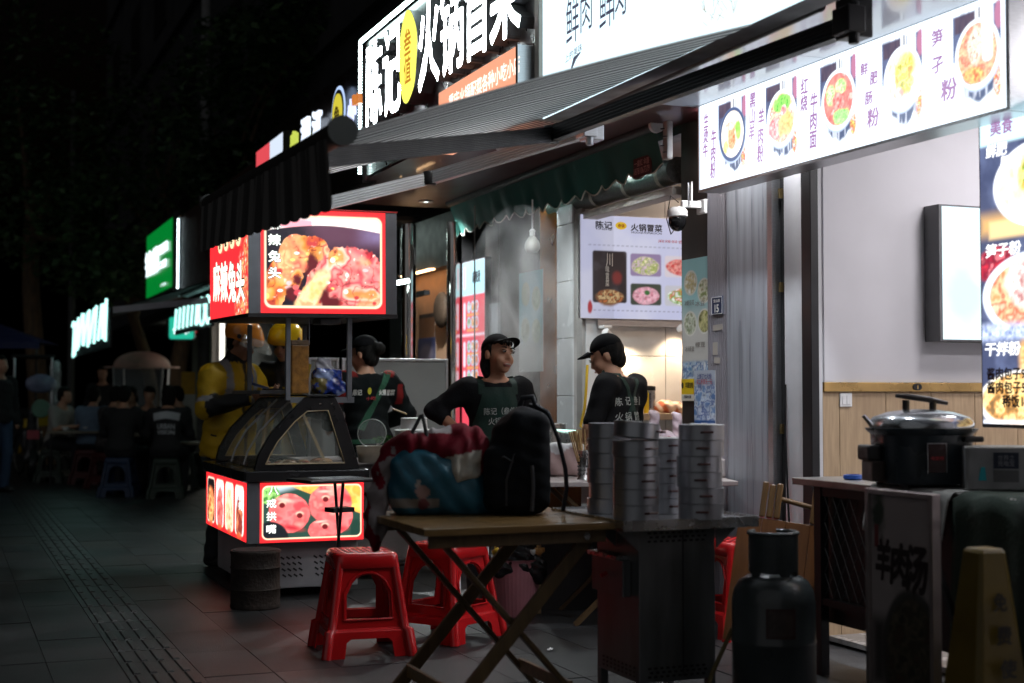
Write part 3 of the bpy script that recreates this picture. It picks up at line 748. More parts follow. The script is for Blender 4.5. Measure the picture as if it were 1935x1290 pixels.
dish(X_(1190), X_(1249), Y_(520), Y_(475), [(235, 225, 190), (160, 180, 80), (220, 190, 210), (150, 170, 90)], 7, (150, 130, 170))
dish(X_(1256), X_(1330), Y_(520), Y_(477), [(225, 90, 90), (240, 170, 160), (200, 60, 60)], 8, (225, 215, 225))
dish(X_(1190), X_(1249), Y_(578), Y_(535), [(225, 150, 170), (240, 190, 205), (205, 120, 140)], 9, (60, 70, 60))
m = pc.ell(X_(1222), Y_(553), .03, .025, (50, 110, 50), soft=.3, rag=.6)
dish(X_(1256), X_(1330), Y_(578), Y_(537), [(240, 240, 235), (120, 180, 70), (220, 110, 60), (235, 235, 235)], 10, (205, 205, 215))
for xx in np.arange(X_(1112), 1.6, .05): pc.rect(xx, xx + .025, Y_(590) - .003, Y_(590) + .003, (120, 120, 150), r=.001); pc.rect(xx, xx + .025, Y_(461) - .003, Y_(461) + .003, (120, 120, 150), r=.001)
m = pc.ell(X_(1114), Y_(583), .025, .06, (170, 40, 50), soft=.3, rag=.9)
pc.build('sign_face', bwid - .01, bh - .01, printmat('wall_menu_print', .8), t, bwid / 2, -.028, 0)
XL = lambda u: X_(u) * bh; ZL = lambda v: (Y_(v) - .5) * bh
DKI = mat('dark_blue_ink', (.01, .014, .03), .5)
text('陈记', .125 * 1.0, .052, DKI, t, XL(1141), -.031, ZL(422), bold=.03)
text('CHENJI', .12, .014, DKI, t, XL(1141), -.031, ZL(431), bold=.02)
MB().loft([[(XL(1173) + .042 * math.cos(q), -.0292 - k, ZL(422) + .026 * math.sin(q)) for q in [2 * PI * i / 24 for i in range(24)]] for k in (0, .002)]).build('yellow_oval', glow('yellow_print', (.8, .5, .02), .8, 'NONE'), t)
text('叁值', .05, .024, INKR, t, XL(1173), -.0325, ZL(422), bold=.02)
text('火锅冒菜', .24, .052, DKI, t, XL(1221), -.031, ZL(424), bold=.03)
text('HUOGUOMAOCAI', .23, .014, DKI, t, XL(1221), -.031, ZL(434), bold=.02)
text('川', .05, .09, INKW, t, XL(1151), -.031, ZL(490), bold=.02); text('味\n冒\n菜', .028, .14, INKW, t, XL(1147), -.031, ZL(522), bold=.01)
text('麻辣鲜香', .2, .022, INKR, t, XL(1268), -.031, ZL(449), bold=0)

# things on the shelf
def shelf_at(u, z=1.075, off=.1):
    q = spl(u, 760, SX + off); return W(SX + off, q[1], z)
t = thing('sauce_bottle', shelf_at(1207), 0, 'clear bottle with orange cap and red label on shelf', 'bottle', 'bottles on the hotpot shelf')
MB().lathe([(.034, 0), (.036, .02), (.036, .14), (.02, .18), (.013, .2), (.013, .215)], 16).build('bottle', mat('milky_bottle', (.7, .55, .45), .3), t, smooth=40)
MB().lathe([(.0365, .05), (.0368, .12)], 16, cap=False).build('paper_label', mat('red_label', (.5, .05, .04), .5), t)
MB().lathe([(.016, .216), (.016, .235), (.01, .24)], 12).build('cap', mat('orange_cap', (.6, .25, .05), .4), t)
t = thing('oil_bottle', shelf_at(1219), 0, 'bottle of yellow cooking oil with black cap on shelf', 'bottle', 'bottles on the hotpot shelf')
MB().lathe([(.03, 0), (.03, .13), (.018, .16), (.014, .18)], 16).build('bottle', mat('yellow_oil', (.7, .5, .02), .15, coat=.5), t, smooth=40)
MB().lathe([(.017, .181), (.017, .205)], 12).build('cap', BLK, t)
t = thing('thermos_jar', shelf_at(1229), 0, 'steel jar with dark lid beside the oil on shelf', 'jar', 'bottles on the hotpot shelf')
MB().lathe([(.033, 0), (.034, .01), (.034, .15)], 18).build('jar', STEEL, t, smooth=40)
MB().lathe([(.036, .151), (.036, .178), (.03, .184)], 18).build('lid', BLK, t, smooth=40)
PKM = mat('pork_cut', (.62, .3, .2), .4, vcol=True, var=.12, vs=20)
def pork(V):
    n = fbm(V[:, 0] * 30 + V[:, 2] * 20, V[:, 1] * 30, 3)[:, None]; a = np.array(lin(240, 215, 190)); b = np.array(lin(205, 105, 60)); k = sst(.35, .65, n); return a * (1 - k) + b * k
for i, (u, r) in enumerate(((1256, .052), (1275, .045))):
    pz = Sdf(.03).ell((0, 0, r * .8), (r * 1.5, r * 1.2, r * .85)).ell((r * .8, 0, r * .6), (r, r, r * .6)).disp(lambda P: .004 * np.sin(P[..., 0] * 90) * np.sin(P[..., 2] * 80 + P[..., 1] * 60))
    o = pz.build('cooked_pork', .008, PKM, col=pork); o.location = shelf_at(u, 1.077, .13); o.rotation_euler = (0, 0, RZN)
    tag(o, ['larger chunk of browned roast pork on the shelf beside the jar', 'smaller pale piece of roast pork at the right end of the shelf'][i], 'meat', 'roast pork on the hotpot shelf')

# ------------------------------------------------------------------ posters on the pilaster, on the brown facade, number plate
def poster(name, u0, u1, vt, vb, w0, pc, label, es=0, cat='poster', m=None, dz=0):
    a = wpl(u0, vt, w0); c = wpl(u1, vb, w0); z1 = a[2]; z0 = wpl(u0, vb, w0)[2]
    t = thing(name, W((a[0] + c[0]) / 2, w0, (z0 + z1) / 2), RZW, label, cat)
    wd, ht = c[0] - a[0], z1 - z0
    MB().box(-wd / 2, wd / 2, 0, .0018, -ht / 2, ht / 2).build('sheet', mat('poster_paper', (.6, .6, .6), .5), t)
    pc.build('picture', wd, ht, m or printmat('poster_print', 0, .45), t, 0, -.001, 0); return t, wd, ht
pc = Pic(.4, 150, (150, 200, 205)); pc.mix(sst(.75, .35, pc.Y), (196, 196, 192))
for (cx, cy, k) in ((.13, .8, 0), (.33, .72, 1), (.12, .46, 2), (.33, .47, 3)):
    pc.ell(cx, cy, .1, .105, (215, 215, 208), soft=.03); m = pc.ell(cx, cy, .085, .09, (170, 160, 120), soft=.05)
    pc.food(m, [[(225, 225, 215), (190, 175, 120), (235, 235, 230)], [(120, 135, 70), (220, 220, 200), (150, 140, 100)], [(130, 145, 110), (210, 215, 200), (110, 120, 80)], [(120, 130, 40), (200, 195, 140), (90, 95, 30)]][k], 26, 4 + k)
m = pc.rect(0, .4, .0, .14, (110, 150, 185), r=0, soft=.02); pc.food(m, [(90, 140, 185), (190, 210, 220), (60, 100, 160), (220, 225, 225)], 24, 9)
t, wd, ht = poster('dessert_poster', 1289, 1341, 492, 716, -.006, pc, 'pale blue poster of round iced desserts on the brown pilaster')
for (x, z, s_) in ((-.35, .135, '冰粉豆花'), (.3, .12, '冰豆'), (-.35, -.25, '冰绿豆'), (.3, -.22, '绿豆')):
    text(s_, wd * .36, .03, mat('grey_ink', (.25, .24, .22), .6), t, x * wd * .6, -.003, z * ht, bold=.01)
pc = Pic(.5, 130, (150, 175, 205)); m = (pc.Y > .15) * 1.; pc.food(m * .9, [(70, 110, 170), (190, 205, 220), (50, 80, 150), (210, 220, 228), (100, 140, 190)], 9, 3)
pc.mix(sst(.7, .9, pc.Y), (175, 185, 200)); pc.rect(0, .5, 0, .17, (36, 84, 150), r=0, soft=.02)
t, wd, ht = poster('ice_drink_poster', 1312, 1352, 700, 812, -.014, pc, 'blue icy drinks poster stuck low on the pilaster beside slats')
text('上饼了七元份', wd * .7, .03, mat('blue_ink', (.04, .06, .25), .5), t, 0, -.003, ht * .4, bold=.01); text('买二杯第天一元', wd * .75, .03, mat('pink_ink', (.5, .1, .15), .5), t, .0, -.003, ht * .31, bold=.01)
text('饮品站', wd * .3, .022, INKW, t, 0, -.003, -ht * .4, bold=.01)
pc = Pic(.6, 60, (225, 190, 30)); pc.rect(0, .6, 0, .3, (215, 210, 200), r=0)
t, wd, ht = poster('yellow_notice', 1288, 1312, 716, 757, -.01, pc, 'small yellow and white notice stuck at the pilaster foot', cat='notice')
text('丰巢充电', wd * .6, .035, INK, t, .02, -.003, ht * .22, bold=.02); text('扫码付款', wd * .6, .018, INK, t, 0, -.003, -ht * .32, bold=.01)
for cx in (-.4,): MB().loft([[(wd * cx + .012 * math.cos(q), -.002 - k, ht * .2 + .018 * math.sin(q)) for q in [2 * PI * i / 12 for i in range(12)]] for k in (0, .001)]).build('round_mark', INK, t)
pc = Pic(.55, 90, (120, 165, 175)); pc.mix(sst(.6, .2, pc.Y), (150, 155, 155))
for (cx, cy, k) in ((.16, .78, 0), (.4, .72, 1), (.15, .42, 2), (.4, .4, 0)):
    pc.ell(cx, cy, .1, .12, (150, 160, 140), soft=.05); m = pc.ell(cx, cy, .085, .1, (150, 170, 150), soft=.05); pc.food(m, [[(165, 175, 165), (140, 155, 130)], [(60, 120, 70), (150, 170, 150)], [(150, 160, 150), (120, 130, 110)]][k], 22, k + 3)
poster('faded_dessert_poster', 981, 1026, 517, 703, -.006, pc, 'faded blue grey dessert poster on brown facade behind the steam')
q = wpl(1354, 577, -.02); t = thing('house_number_plate', W(q[0], -.012, q[2]), RZW, 'small navy plate with white number 15 on grey slats', 'number plate')
MB().box(-.062, .062, -.006, 0, -.052, .052).build('plate', mat('navy_enamel', (.008, .02, .075), .35), t, bevel=.003)
fr = MB(); [fr.box(*bx) for bx in ((-.057, .057, -.0072, -.0061, .044, .047), (-.057, .057, -.0072, -.0061, -.047, -.044), (-.057, -.054, -.0072, -.0061, -.044, .044), (.054, .057, -.0072, -.0061, -.044, .044))]; fr.build('border', INKW, t)
text('宜山路', .07, .018, INKW, t, 0, -.0068, .026, bold=.02); text('15', .045, .045, INKW, t, 0, -.0068, -.016, bold=.03)
for k, (dz, wd) in enumerate(((-.12, .1), (-.235, .05), (-.3, .06))):
    o = MB().box(-wd / 2, wd / 2, -.0015, 0, -.016 if k != 1 else -.035, .016 if k != 1 else .035).build('tape_patch', mat('old_tape', (.4, .37, .33), .6)); o.location = W(q[0] + (.0, -.03, -.01)[k], -.0115, q[2] + dz); o.rotation_euler = (0, .05 * (k - 1), RZW)
    tag(o, ['pale tape strip just under the house number plate', 'torn beige paper patch on the grey slats under the tape', 'lowest pale tape strip on the grey slats'][k], 'tape')

# red menu screen and chrome pillars further along
a = wpl(873, 497, -.05); c = wpl(917, 487, -.05); zb = .9
hh = a[2] - zb; wd = c[0] - a[0] - .02
t = thing('red_menu_screen', W((a[0] + c[0]) / 2, -.05, zb + hh / 2), RZW, 'tall red and white lit menu screen behind the smiling woman', 'menu screen')
MB().box(-wd / 2 - .01, wd / 2 + .01, .003, .05, -hh / 2 - .01, hh / 2 + .01).build('case', BLK, t)
A = wd / hh; pc = Pic(A, 170, (225, 70, 90)); pc.rect(0, A, .8, 1, (190, 240, 250), r=0); pc.rect(0, A, .56, .575, (250, 220, 235), r=0)
for y0, y1 in ((.62, .76), (.4, .53), (.2, .36)):
    pc.rect(.02, .06, y0 - .02, y1, (248, 225, 240), r=.015)
    for j in range(3):
        cx = .115 + j * .065
        for cy, sd in ((y1 - .03, 3), (y0 + .02, 5)):
            pc.ell(cx, cy, .032, .035, (190, 205, 235), soft=.05); m = pc.ell(cx, cy, .022, .024, (140, 150, 90), soft=.1); pc.food(m, [(230, 235, 245), (90, 150, 70), (240, 160, 90), (200, 90, 80)][j:j + 2] + [(220, 220, 225)], 40, sd + j)
            pc.rect(cx - .03, cx + .03, cy - .05, cy - .04, (245, 190, 90), r=.003)
pc.rect(.02, .06, .84, .97, (250, 200, 215), r=.01)
pc.build('screen', wd, hh, printmat('red_menu_print', 1.25), t, 0, -.001, 0)
text('麻辣烫', .18, .1, DKI, t, .08, -.004, hh * .4, bold=.03)
for i, (u, r) in enumerate(((858, .062), (772, .06))):
    q = wpl(u, 700, -.1 - .3 * i); o = MB().lathe([(r, 0), (r, 2.6)], 28).build('steel_pillar', CHROME, smooth=40); o.location = W(q[0], q[1], 0)
    tag(o, ['polished steel pillar beside the red menu screen', 'polished steel pillar left of the warm lit doorway'][i], 'pillar', 'polished steel shopfront pillars')
t = thing('warm_doorway', W(-4.75, 0, 0), RZW, 'doorway with warm peach wall between two steel pillars', 'doorway')
x0, x1 = wpl(784, 600, .15)[0], wpl(850, 600, .15)[0]
MB().box(x0 + 4.75, x1 + 4.75, .15, .2, 0, 2.3).build('peach_wall', mat('peach_wall_paint', (.52, .3, .18), .7), t)
MB().box(x0 + 4.75 - .05, x1 + 4.75 + .6, .02, .14, 2.3, 2.75).build('header', DARK, t)
MB().box(x0 + 4.7, x1 + 4.8, -.1, -.05, 2.06, 2.1).build('rail', BLK, t)
MB().box(x0 + 4.75 + .05, x1 + 4.7, -.02, .03, 2.29, 2.298).build('door_lamp', glow('warm_door_lamp', (1, .6, .3), 9), t)
q = wpl(803, 640, .14); pc = Pic(.7, 40, (120, 85, 60)); pc.rect(0, .7, .86, 1, (50, 40, 40), r=0)
poster('brown_notice', 792, 822, 595, 650, .146, pc, 'brown notice sheet on the peach doorway wall', cat='notice')
pc = Pic(1., 50, (70, 72, 110)); pc.ell(.5, .4, .4, .35, (140, 130, 150), soft=.4)
poster('blue_notice', 790, 823, 640, 690, .142, pc, 'bluish dish poster below the brown notice in the doorway', cat='poster')
o = MB().ball((0, 0, 0), .16, 20, 10, (1, .35, 1)).build('wall_basket', mat('dark_wicker', (.06, .035, .02), .7, bump=.8, bs=80), smooth=60); q = wpl(840, 585, .1); o.location = W(q[0] - .05, .09, q[2]); o.rotation_euler = (0, 0, RZW)
tag(o, 'round dark woven basket hanging on the peach wall', 'basket')

q = pw(757, 537, 11.3); t = thing('led_bar_lamp', (q.x, q.y, q.z), RZN, 'short bright white led bar under the dark awning beside steel pillar', 'lamp')
MB().tube([(-.07, 0, 0), (.07, 0, .03)], .016, 10).build('lamp_tube', glow('led_bar_face', (.8, 1, .95), 16), t); MB().bar((-.08, .02, .018), (.08, .02, .048), .02, .012).build('lamp_base', WHITE, t); MB().tube([(0, .02, .04), (0, .02, .3)], .006, 6).build('hanger', BLK, t)
# ------------------------------------------------------------------ hotpot fascia sign
a = wpl(692, 82, WF); b = wpl(692, 333, WF); R_ = .33
z0, z1 = b[2], a[2]; zc = (z0 + z1) / 2; hh = (z1 - z0) / 2; Lh = R_ - a[0]
t = thing('hotpot_fascia_sign', W(a[0], WF, zc), RZW, 'black fascia sign with glowing white hotpot shop characters and yellow oval', 'shop sign')
MB().box(0, Lh, .0, .12, -hh, hh).build('sign_board', mat('black_sign_board', (.012, .009, .009), .3, coat=.2), t)
led = MB(); led.box(-.004, Lh, -.05, -.03, hh, hh + .022); led.build('led_edge', glow('led_white', (.75, 1, .98), 16), t)
led = MB()
for k in range(46): led.box(-.022, -.004, -.05, -.03, -hh + .02 + k * (2 * hh / 46), -.012 - hh + .02 + (k + 1) * (2 * hh / 46))
led.build('led_edge', glow('led_white', (.75, 1, .98), 16), t)
CHL = glow('channel_letter_face', (.9, .97, 1), 55); CHS = mat('channel_letter_side', (.06, .062, .065), .5, .3)
lx = lambda u: wpl(u, 150, WF - .08)[0] - a[0]
for ch, u0, u1 in (('陈', 693, 722), ('记', 724, 757), ('火', 791, 830), ('锅', 832, 875), ('冒', 880, 922), ('菜', 926, 984)):
    x0, x1 = lx(u0), lx(u1); text(ch, x1 - x0, .60, CHL, t, (x0 + x1) / 2, -.081, .1 if ch in '陈记' else .12, bold=.014, name='channel_letter'); text(ch, x1 - x0, .60, CHS, t, (x0 + x1) / 2, -.0, .1 if ch in '陈记' else .12, bold=.014, ext=.079, name='letter_side')
x0, x1 = lx(757), lx(791); cx, rx = (x0 + x1) / 2, (x1 - x0) / 2
ov = lambda y, k: [(cx + rx * k * (1 + .05 * math.sin(5 * q)) * math.cos(q), y, .1 + .3 * k * (1 + .05 * math.cos(3 * q)) * math.sin(q)) for q in [2 * PI * i / 40 for i in range(40)]]
MB().loft([ov(-.001, 1), ov(-.09, 1)]).build('oval_side', CHS, t)
MB().loft([ov(-.0905, .99), ov(-.092, .98)]).build('yellow_oval', glow('yellow_oval_face', (.85, .85, .12), 1.5), t)
text('叁\n值', rx * .8, .36, glow('orange_letter', (.7, .3, .03), .9, 'NONE'), t, cx, -.094, .1, bold=.02)
x0, x1 = lx(832), lx(981)
MB().box(x0, x1, -.09, -.001, -hh - .14, -.26).build('orange_strip', glow('orange_strip_face', (.95, .4, .24), 1.1), t)
text('重庆火锅配菜各种小吃小店', (x1 - x0) * .88, .1, glow('strip_lettering', (1, .85, .75), 1.6, 'NONE'), t, (x0 + x1) / 2 + .12, -.094, -.36, bold=.02)
MB().box(x1 + .002, x1 + .03, -.1, 0, -hh - .14, -.26).build('strip_end', ALU, t)
# pipe of a downpipe and dark trims between the two fascias
o = MB().lathe([(.035, 0), (.035, 1.9)], 12).build('drain_pipe', mat('cream_trim', (.4, .38, .34), .6), smooth=40); o.location = W(.37, WF + .1, 2.8); tag(o, 'slim pale drain pipe between the black and white fascia signs', 'pipe')

# ------------------------------------------------------------------ awning with folding arms
def awp(u, v, drop=.05):
    """point on the plane just under the awning fabric along a line of sight"""
    A0 = W(0, -.65, 2.68 - drop); B0 = W(0, -2.745, 2.1 - drop); D = W(1, 0, 0) - W(0, 0, 0)
    n = (B0 - A0).cross(D).normalized(); o = Vector((0, 0, CAM_H)); r = pw(u, v, 1.0) - o
    return o + r * ((A0 - o).dot(n) / r.dot(n))
aw = thing('striped_awning', W(-.04, -.65, 2.68), RZW, 'dark grey pinstriped folding arm awning with scalloped front valance', 'awning')
def AL(p): q = toW(p); return (q[0] + .04, q[1] + .65, q[2] - 2.68)
FAB = bpy.data.materials.new('pinstripe_canvas'); FAB.use_nodes = True
nt = FAB.node_tree; bs = nt.nodes['Principled BSDF']; tc = nt.nodes.new('ShaderNodeTexCoord'); sx = nt.nodes.new('ShaderNodeSeparateXYZ'); wv = nt.nodes.new('ShaderNodeTexWave')
wv.bands_direction = 'X'; wv.inputs['Scale'].default_value = 3.4; wv.inputs['Distortion'].default_value = .0; nt.links.new(tc.outputs['Object'], wv.inputs['Vector'])
cr = nt.nodes.new('ShaderNodeValToRGB'); cr.color_ramp.elements[0].position = .42; cr.color_ramp.elements[1].position = .62; cr.color_ramp.elements[0].color = (.1, .1, .1, 1); cr.color_ramp.elements[1].color = (.85, .83, .82, 1)
nt.links.new(wv.outputs['Fac'], cr.inputs[0]); nt.links.new(cr.outputs[0], bs.inputs['Base Color']); bs.inputs['Roughness'].default_value = .55
tl = nt.nodes.new('ShaderNodeBsdfTranslucent'); mx = nt.nodes.new('ShaderNodeMixShader'); mx.inputs[0].default_value = .5; nt.links.new(cr.outputs[0], tl.inputs[0]); nt.links.new(bs.outputs[0], mx.inputs[1]); nt.links.new(tl.outputs[0], mx.inputs[2]); nt.links.new(mx.outputs[0], nt.nodes['Material Output'].inputs[0])
L_aw = 2.48; zn, zf = 2.075 - 2.68, 2.145 - 2.68
V = []; F = []; NX, NY = 60, 14
for j in range(NY + 1):
    q = j / NY
    for i in range(NX + 1):
        x = i / NX; V.append((x * L_aw, -.2 - 1.86 * q, (zf + (zn - zf) * x) * q + .018 * math.sin(PI * q) - .006 * math.sin(9 * x * PI) * q))
for j in range(NY):
    for i in range(NX):
        k = j * (NX + 1) + i; F.append((k, k + NX + 1, k + NX + 2, k + 1))
mesh_obj('canvas', V, F, FAB, aw, smooth=True)
MB().tube([(-.02, -2.075, zf), (L_aw + .02, -2.075, zn)], .042, 14).build('front_bar', mat('charcoal_bar', (.045, .042, .04), .45), aw, smooth=40)
for x, z in ((-.03, zf), (L_aw + .025, zn)): MB().tube([(x - .012, -2.075, z), (x + .012, -2.075, z)], .052, 14).build('end_cap', mat('charcoal_cap', (.06, .055, .05), .5), aw, smooth=40)
MB().tube([(-.05, -.2, -.005), (L_aw + .03, -.2, .01)], .028, 14).build('roller', mat('charcoal_bar', (.045, .042, .04), .45), aw, smooth=40)
# valance with scallops and pleats
V = []; F = []; NS_ = 17; per = 12; n = NS_ * per
for i in range(n + 1):
    x = i / n; ph = x * NS_; zt = zf + (zn - zf) * x - .02; dp = .15 + .02 * x + .075 * abs(math.sin(PI * ph)) ** .6
    fold = .012 * math.sin(2 * PI * ph); sway = .03 * math.sin(5 * x)
    for q in (0, .35, .7, 1): V.append((x * L_aw, -2.12 - fold * (.4 + .6 * q) - sway * q * .5, zt - dp * q))
for i in range(n):
    for j in range(3): k = i * 4 + j; F.append((k, k + 4, k + 5, k + 1))
VAL = mat('valance_canvas', (.07, .066, .062), .75, var=.25, vs=6)
nt = VAL.node_tree; wv = nt.nodes.new('ShaderNodeTexWave'); wv.bands_direction = 'X'; wv.inputs['Scale'].default_value = 3.4; tc = nt.nodes.new('ShaderNodeTexCoord'); nt.links.new(tc.outputs['Object'], wv.inputs['Vector'])
cr = nt.nodes.new('ShaderNodeValToRGB'); cr.color_ramp.elements[0].position = .4; cr.color_ramp.elements[1].position = .65; cr.color_ramp.elements[0].color = (.045, .043, .042, 1); cr.color_ramp.elements[1].color = (.12, .115, .11, 1); nt.links.new(wv.outputs['Fac'], cr.inputs[0]); nt.links.new(cr.outputs[0], nt.nodes['Principled BSDF'].inputs['Base Color'])
mesh_obj('valance', V, F, VAL, aw, smooth=True)
ARM_D = mat('backlit_dark_arm', (.03, .031, .033), .38, .3)  # near arm: its backlit shade is put into the dark colour
ARM_L = mat('silver_arm', (.78, .79, .8), .35, .1, vs=4)
def arm(p0, pe, p1, m, hgt=.075):
    p0, pe, p1 = Vector(p0), Vector(pe), Vector(p1)
    for a_, b_, nm in ((p0, pe, 'upper_arm'), (pe, p1, 'forearm')):
        d = (b_ - a_).normalized(); sd = d.cross(Vector((0, 0, 1))).normalized(); up = sd.cross(d)
        prof = [(-.022, -hgt / 2), (.022, -hgt / 2)]
        for k in range(5):
            z = -hgt / 2 + hgt * (k + .5) / 5; prof += [(.022, z - .005), (.018, z - .003), (.018, z + .003), (.022, z + .005)]
        prof += [(.022, hgt / 2), (-.022, hgt / 2)]
        for k in reversed(range(5)):
            z = -hgt / 2 + hgt * (k + .5) / 5; prof += [(-.022, z + .005), (-.018, z + .003), (-.018, z - .003), (-.022, z - .005)]
        rings = [[c + sd * x + up * z for x, z in prof] for c in (a_ + d * .03, b_ - d * .03)]
        MB().loft(rings).build(nm, m, aw)
    MB().lathe([(.036, -hgt * .55), (.04, -hgt * .45), (.04, hgt * .45), (.036, hgt * .55)], 14, pe).build('elbow', BLK, aw, smooth=40)
br_n, br_f = AL(awp(1614, 44)), AL(awp(1118, 245))
arm(br_n, AL(awp(1042, 254)), AL(awp(597, 299)), ARM_D); arm(br_f, AL(awp(812, 337)), AL(awp(470, 420)), ARM_L, .07)
for p in (br_n, br_f):
    x, y, z = p; b = MB(); b.box(x - .05, x + .05, y - .05, y + .05, z - .06, .03); b.box(x - .03, x + .075, y - .08, y + .0, z - .05, z + .05)
    b.tube([(x + .04, y - .03, z - .09), (x + .04, y - .03, z + .07)], .022, 10); b.build('shoulder_bracket', BLK if p is br_n else ALU, aw, bevel=.006)

# ------------------------------------------------------------------ green roller awning, rolled blind
a = wpl(1270, 240, -.04); b = wpl(873, 394, -.04); c = wpl(1270, 332, -.04); e = wpl(873, 445, -.04)
zt = (a[2] + b[2]) / 2; zb = (c[2] + e[2]) / 2; Lg = a[0] - b[0]
t = thing('green_awning', W(b[0], -.04, zt), RZW, 'rolled in dark green awning with white edged zigzag valance', 'awning')
V = []; F = []; NS_ = 17; per = 8; n = NS_ * per; E_ = MB(); edge = []
for i in range(n + 1):
    x = i / n; dp = (zt - zb) - .045 + .045 * abs(math.sin(PI * x * NS_)) ** 1.3 - .012 * math.sin(2 * x * 4); y = -.012 * math.sin(2 * PI * x * 11) - .03 * (1 - x)
    for q in (0, .3, .6, 1): V.append((x * Lg, -.06 - y * q - .05 * (1 - q), -dp * q))
    edge.append((x * Lg, -.062 - y, -dp))
for i in range(n):
    for j in range(3): k = i * 4 + j; F.append((k, k + 4, k + 5, k + 1))
GRN = mat('green_canvas', (.012, .085, .07), .7, var=.25, vs=4)
mesh_obj('valance', V, F, GRN, t, smooth=True); MB().tube(edge, .005, 5).build('white_piping', mat('dingy_white', (.4, .38, .33), .7), t)
MB().tube([(0, -.11, .02), (Lg, -.11, .02)], .032, 14).build('front_bar', mat('dark_grey_bar', (.05, .05, .05), .4, .5), t, smooth=40)
MB().tube([(Lg, -.11, .02), (Lg + .03, -.11, .02)], .045, 18).build('end_cap', WHITE, t, smooth=40)
MB().box(0, Lg + .1, .04, .16, -.02, .05).build('case', mat('charcoal_bar', (.045, .042, .04), .45), t)
p = mat('maroon_label', (.08, .012, .016), .6); MB().box(Lg - .33, Lg - .1, -.085, -.082, -.24, -.125).build('sewn_label', p, t)
text('一度红 伞篷', .19, .04, mat('pinkish_ink', (.55, .3, .28), .6), t, Lg - .215, -.088, -.158, bold=.01); text('18781067379', .2, .04, mat('pinkish_ink', (.55, .3, .28), .6), t, Lg - .215, -.088, -.205, bold=.01)
t = thing('wall_bracket', W(.02, -.12, 2.62), RZW, 'dirty white wall bracket with round holes beside the menu sign', 'bracket')
b = MB().box(-.03, .03, -.1, -.06, -.11, .11).build('plate', mat('dirty_white_metal', (.4, .4, .39), .6, var=.3, vs=12), t, bevel=.012)
for (y, z) in ((-.04, .08), (.03, .02), (-.05, -.04), (.02, -.09)): MB().lathe([(.016, 0), (.016, .004)], 10, (y * .4, -.101, z * .8), M=None).build('bolt', BLK, t)
a = wpl(1050, 395, .06); c = wpl(1285, 352, .06)
t = thing('rolled_mesh_blind', W(a[0], .06, c[2] + .1), RZW, 'rolled transparent mesh blind tied with white straps under green awning', 'blind')
Lb = c[0] - a[0] - .02
MB().tube([(0, 0, 0), (Lb, 0, 0)], .08, 18).build('rolled_mesh', mat('grey_mesh_film', (.08, .085, .08), .4, var=.5, vs=60, bump=.5, bs=160), t, smooth=40)
MB().box(-.02, Lb + .02, -.05, .06, -.15, -.1).build('rail', mat('pale_rail', (.45, .43, .4), .6, var=.2), t, bevel=.004)
for k in (.12, .42, .68, .93):
    b = MB(); R2 = .088; pts = [(k * Lb + .02 * math.sin(q * 1.3), -R2 * math.cos(q), R2 * math.sin(q)) for q in [-2.0 + 4.0 * i / 14 for i in range(15)]]
    V, F = [], []
    for i, pnt in enumerate(pts): V += [(pnt[0] - .02, pnt[1], pnt[2]), (pnt[0] + .02, pnt[1], pnt[2])]
    for i in range(14): F.append((2 * i, 2 * i + 1, 2 * i + 3, 2 * i + 2))
    mesh_obj('strap', V, F, mat('dingy_white', (.4, .38, .33), .7), t, smooth=True)

# cctv camera
q = wpl(1302, 392, -.12); t = thing('cctv_camera', W(q[0], -.02, q[2]), RZW, 'white and black dome security camera with two aerials on the pilaster', 'security camera')
MB().box(-.06, .03, -.02, .0, -.03, .05).build('wall_plate', WHITE, t, bevel=.004); MB().box(-.03, .0, -.14, -.02, .0, .04).build('arm', WHITE, t, bevel=.006)
MB().lathe([(.045, -.035), (.055, -.03), (.055, .0), (.04, .02), (.02, .022)], 20, (-.02, -.16, -.02)).build('body', WHITE, t, smooth=40)
MB().ball((-.025, -.16, -.075), .05, 20, 12, (1, 1, 1.15)).build('dome', mat('gloss_black', (.01, .01, .011), .08), t, smooth=60)
MB().box(-.085, -.03, -.195, -.15, -.05, -.005).build('visor', WHITE, t, bevel=.008)
for x in (-.01, .03): MB().tube([(x, -.1, .0), (x + .004, -.1, .14)], [.006, .005], 8).build('aerial', WHITE, t)
MB().tube([(-.03, -.15, .03), (-.12, -.15, .08), (-.15, -.16, -.05), (-.1, -.16, -.14), (-.04, -.17, -.12)], .003, 6).build('cable', BLK, t)
# hanging bulb
q = wpl(1006, 460, -.25); t = thing('hanging_bulb', W(q[0], q[1], q[2]), 0, 'unlit white bulb hanging on a pale rod in the steam', 'light bulb')
MB().tube([(0, 0, .09), (0, 0, .3)], .006, 8).build('rod', WHITE, t); MB().lathe([(.014, .05), (.02, .06), (.018, .075), (.022, .085), (.012, .1)], 14).build('socket', WHITE, t, smooth=40)
MB().lathe([(.02, .05), (.045, .015), (.052, -.01), (.052, -.035), (.035, -.06), (.0, -.064)], 20, cap=False).build('bulb', mat('milky_bulb', (.3, .29, .27), .35), t, smooth=60)
q = wpl(897, 500, -.3); o = MB().tube([W(q[0], q[1], 2.6), W(q[0], q[1] + .0, .85)], .006, 6).build('wire', mat('grey_wire', (.25, .25, .25), .5)); tag(o, 'thin grey wire hanging down in front of the red menu screen', 'wire')
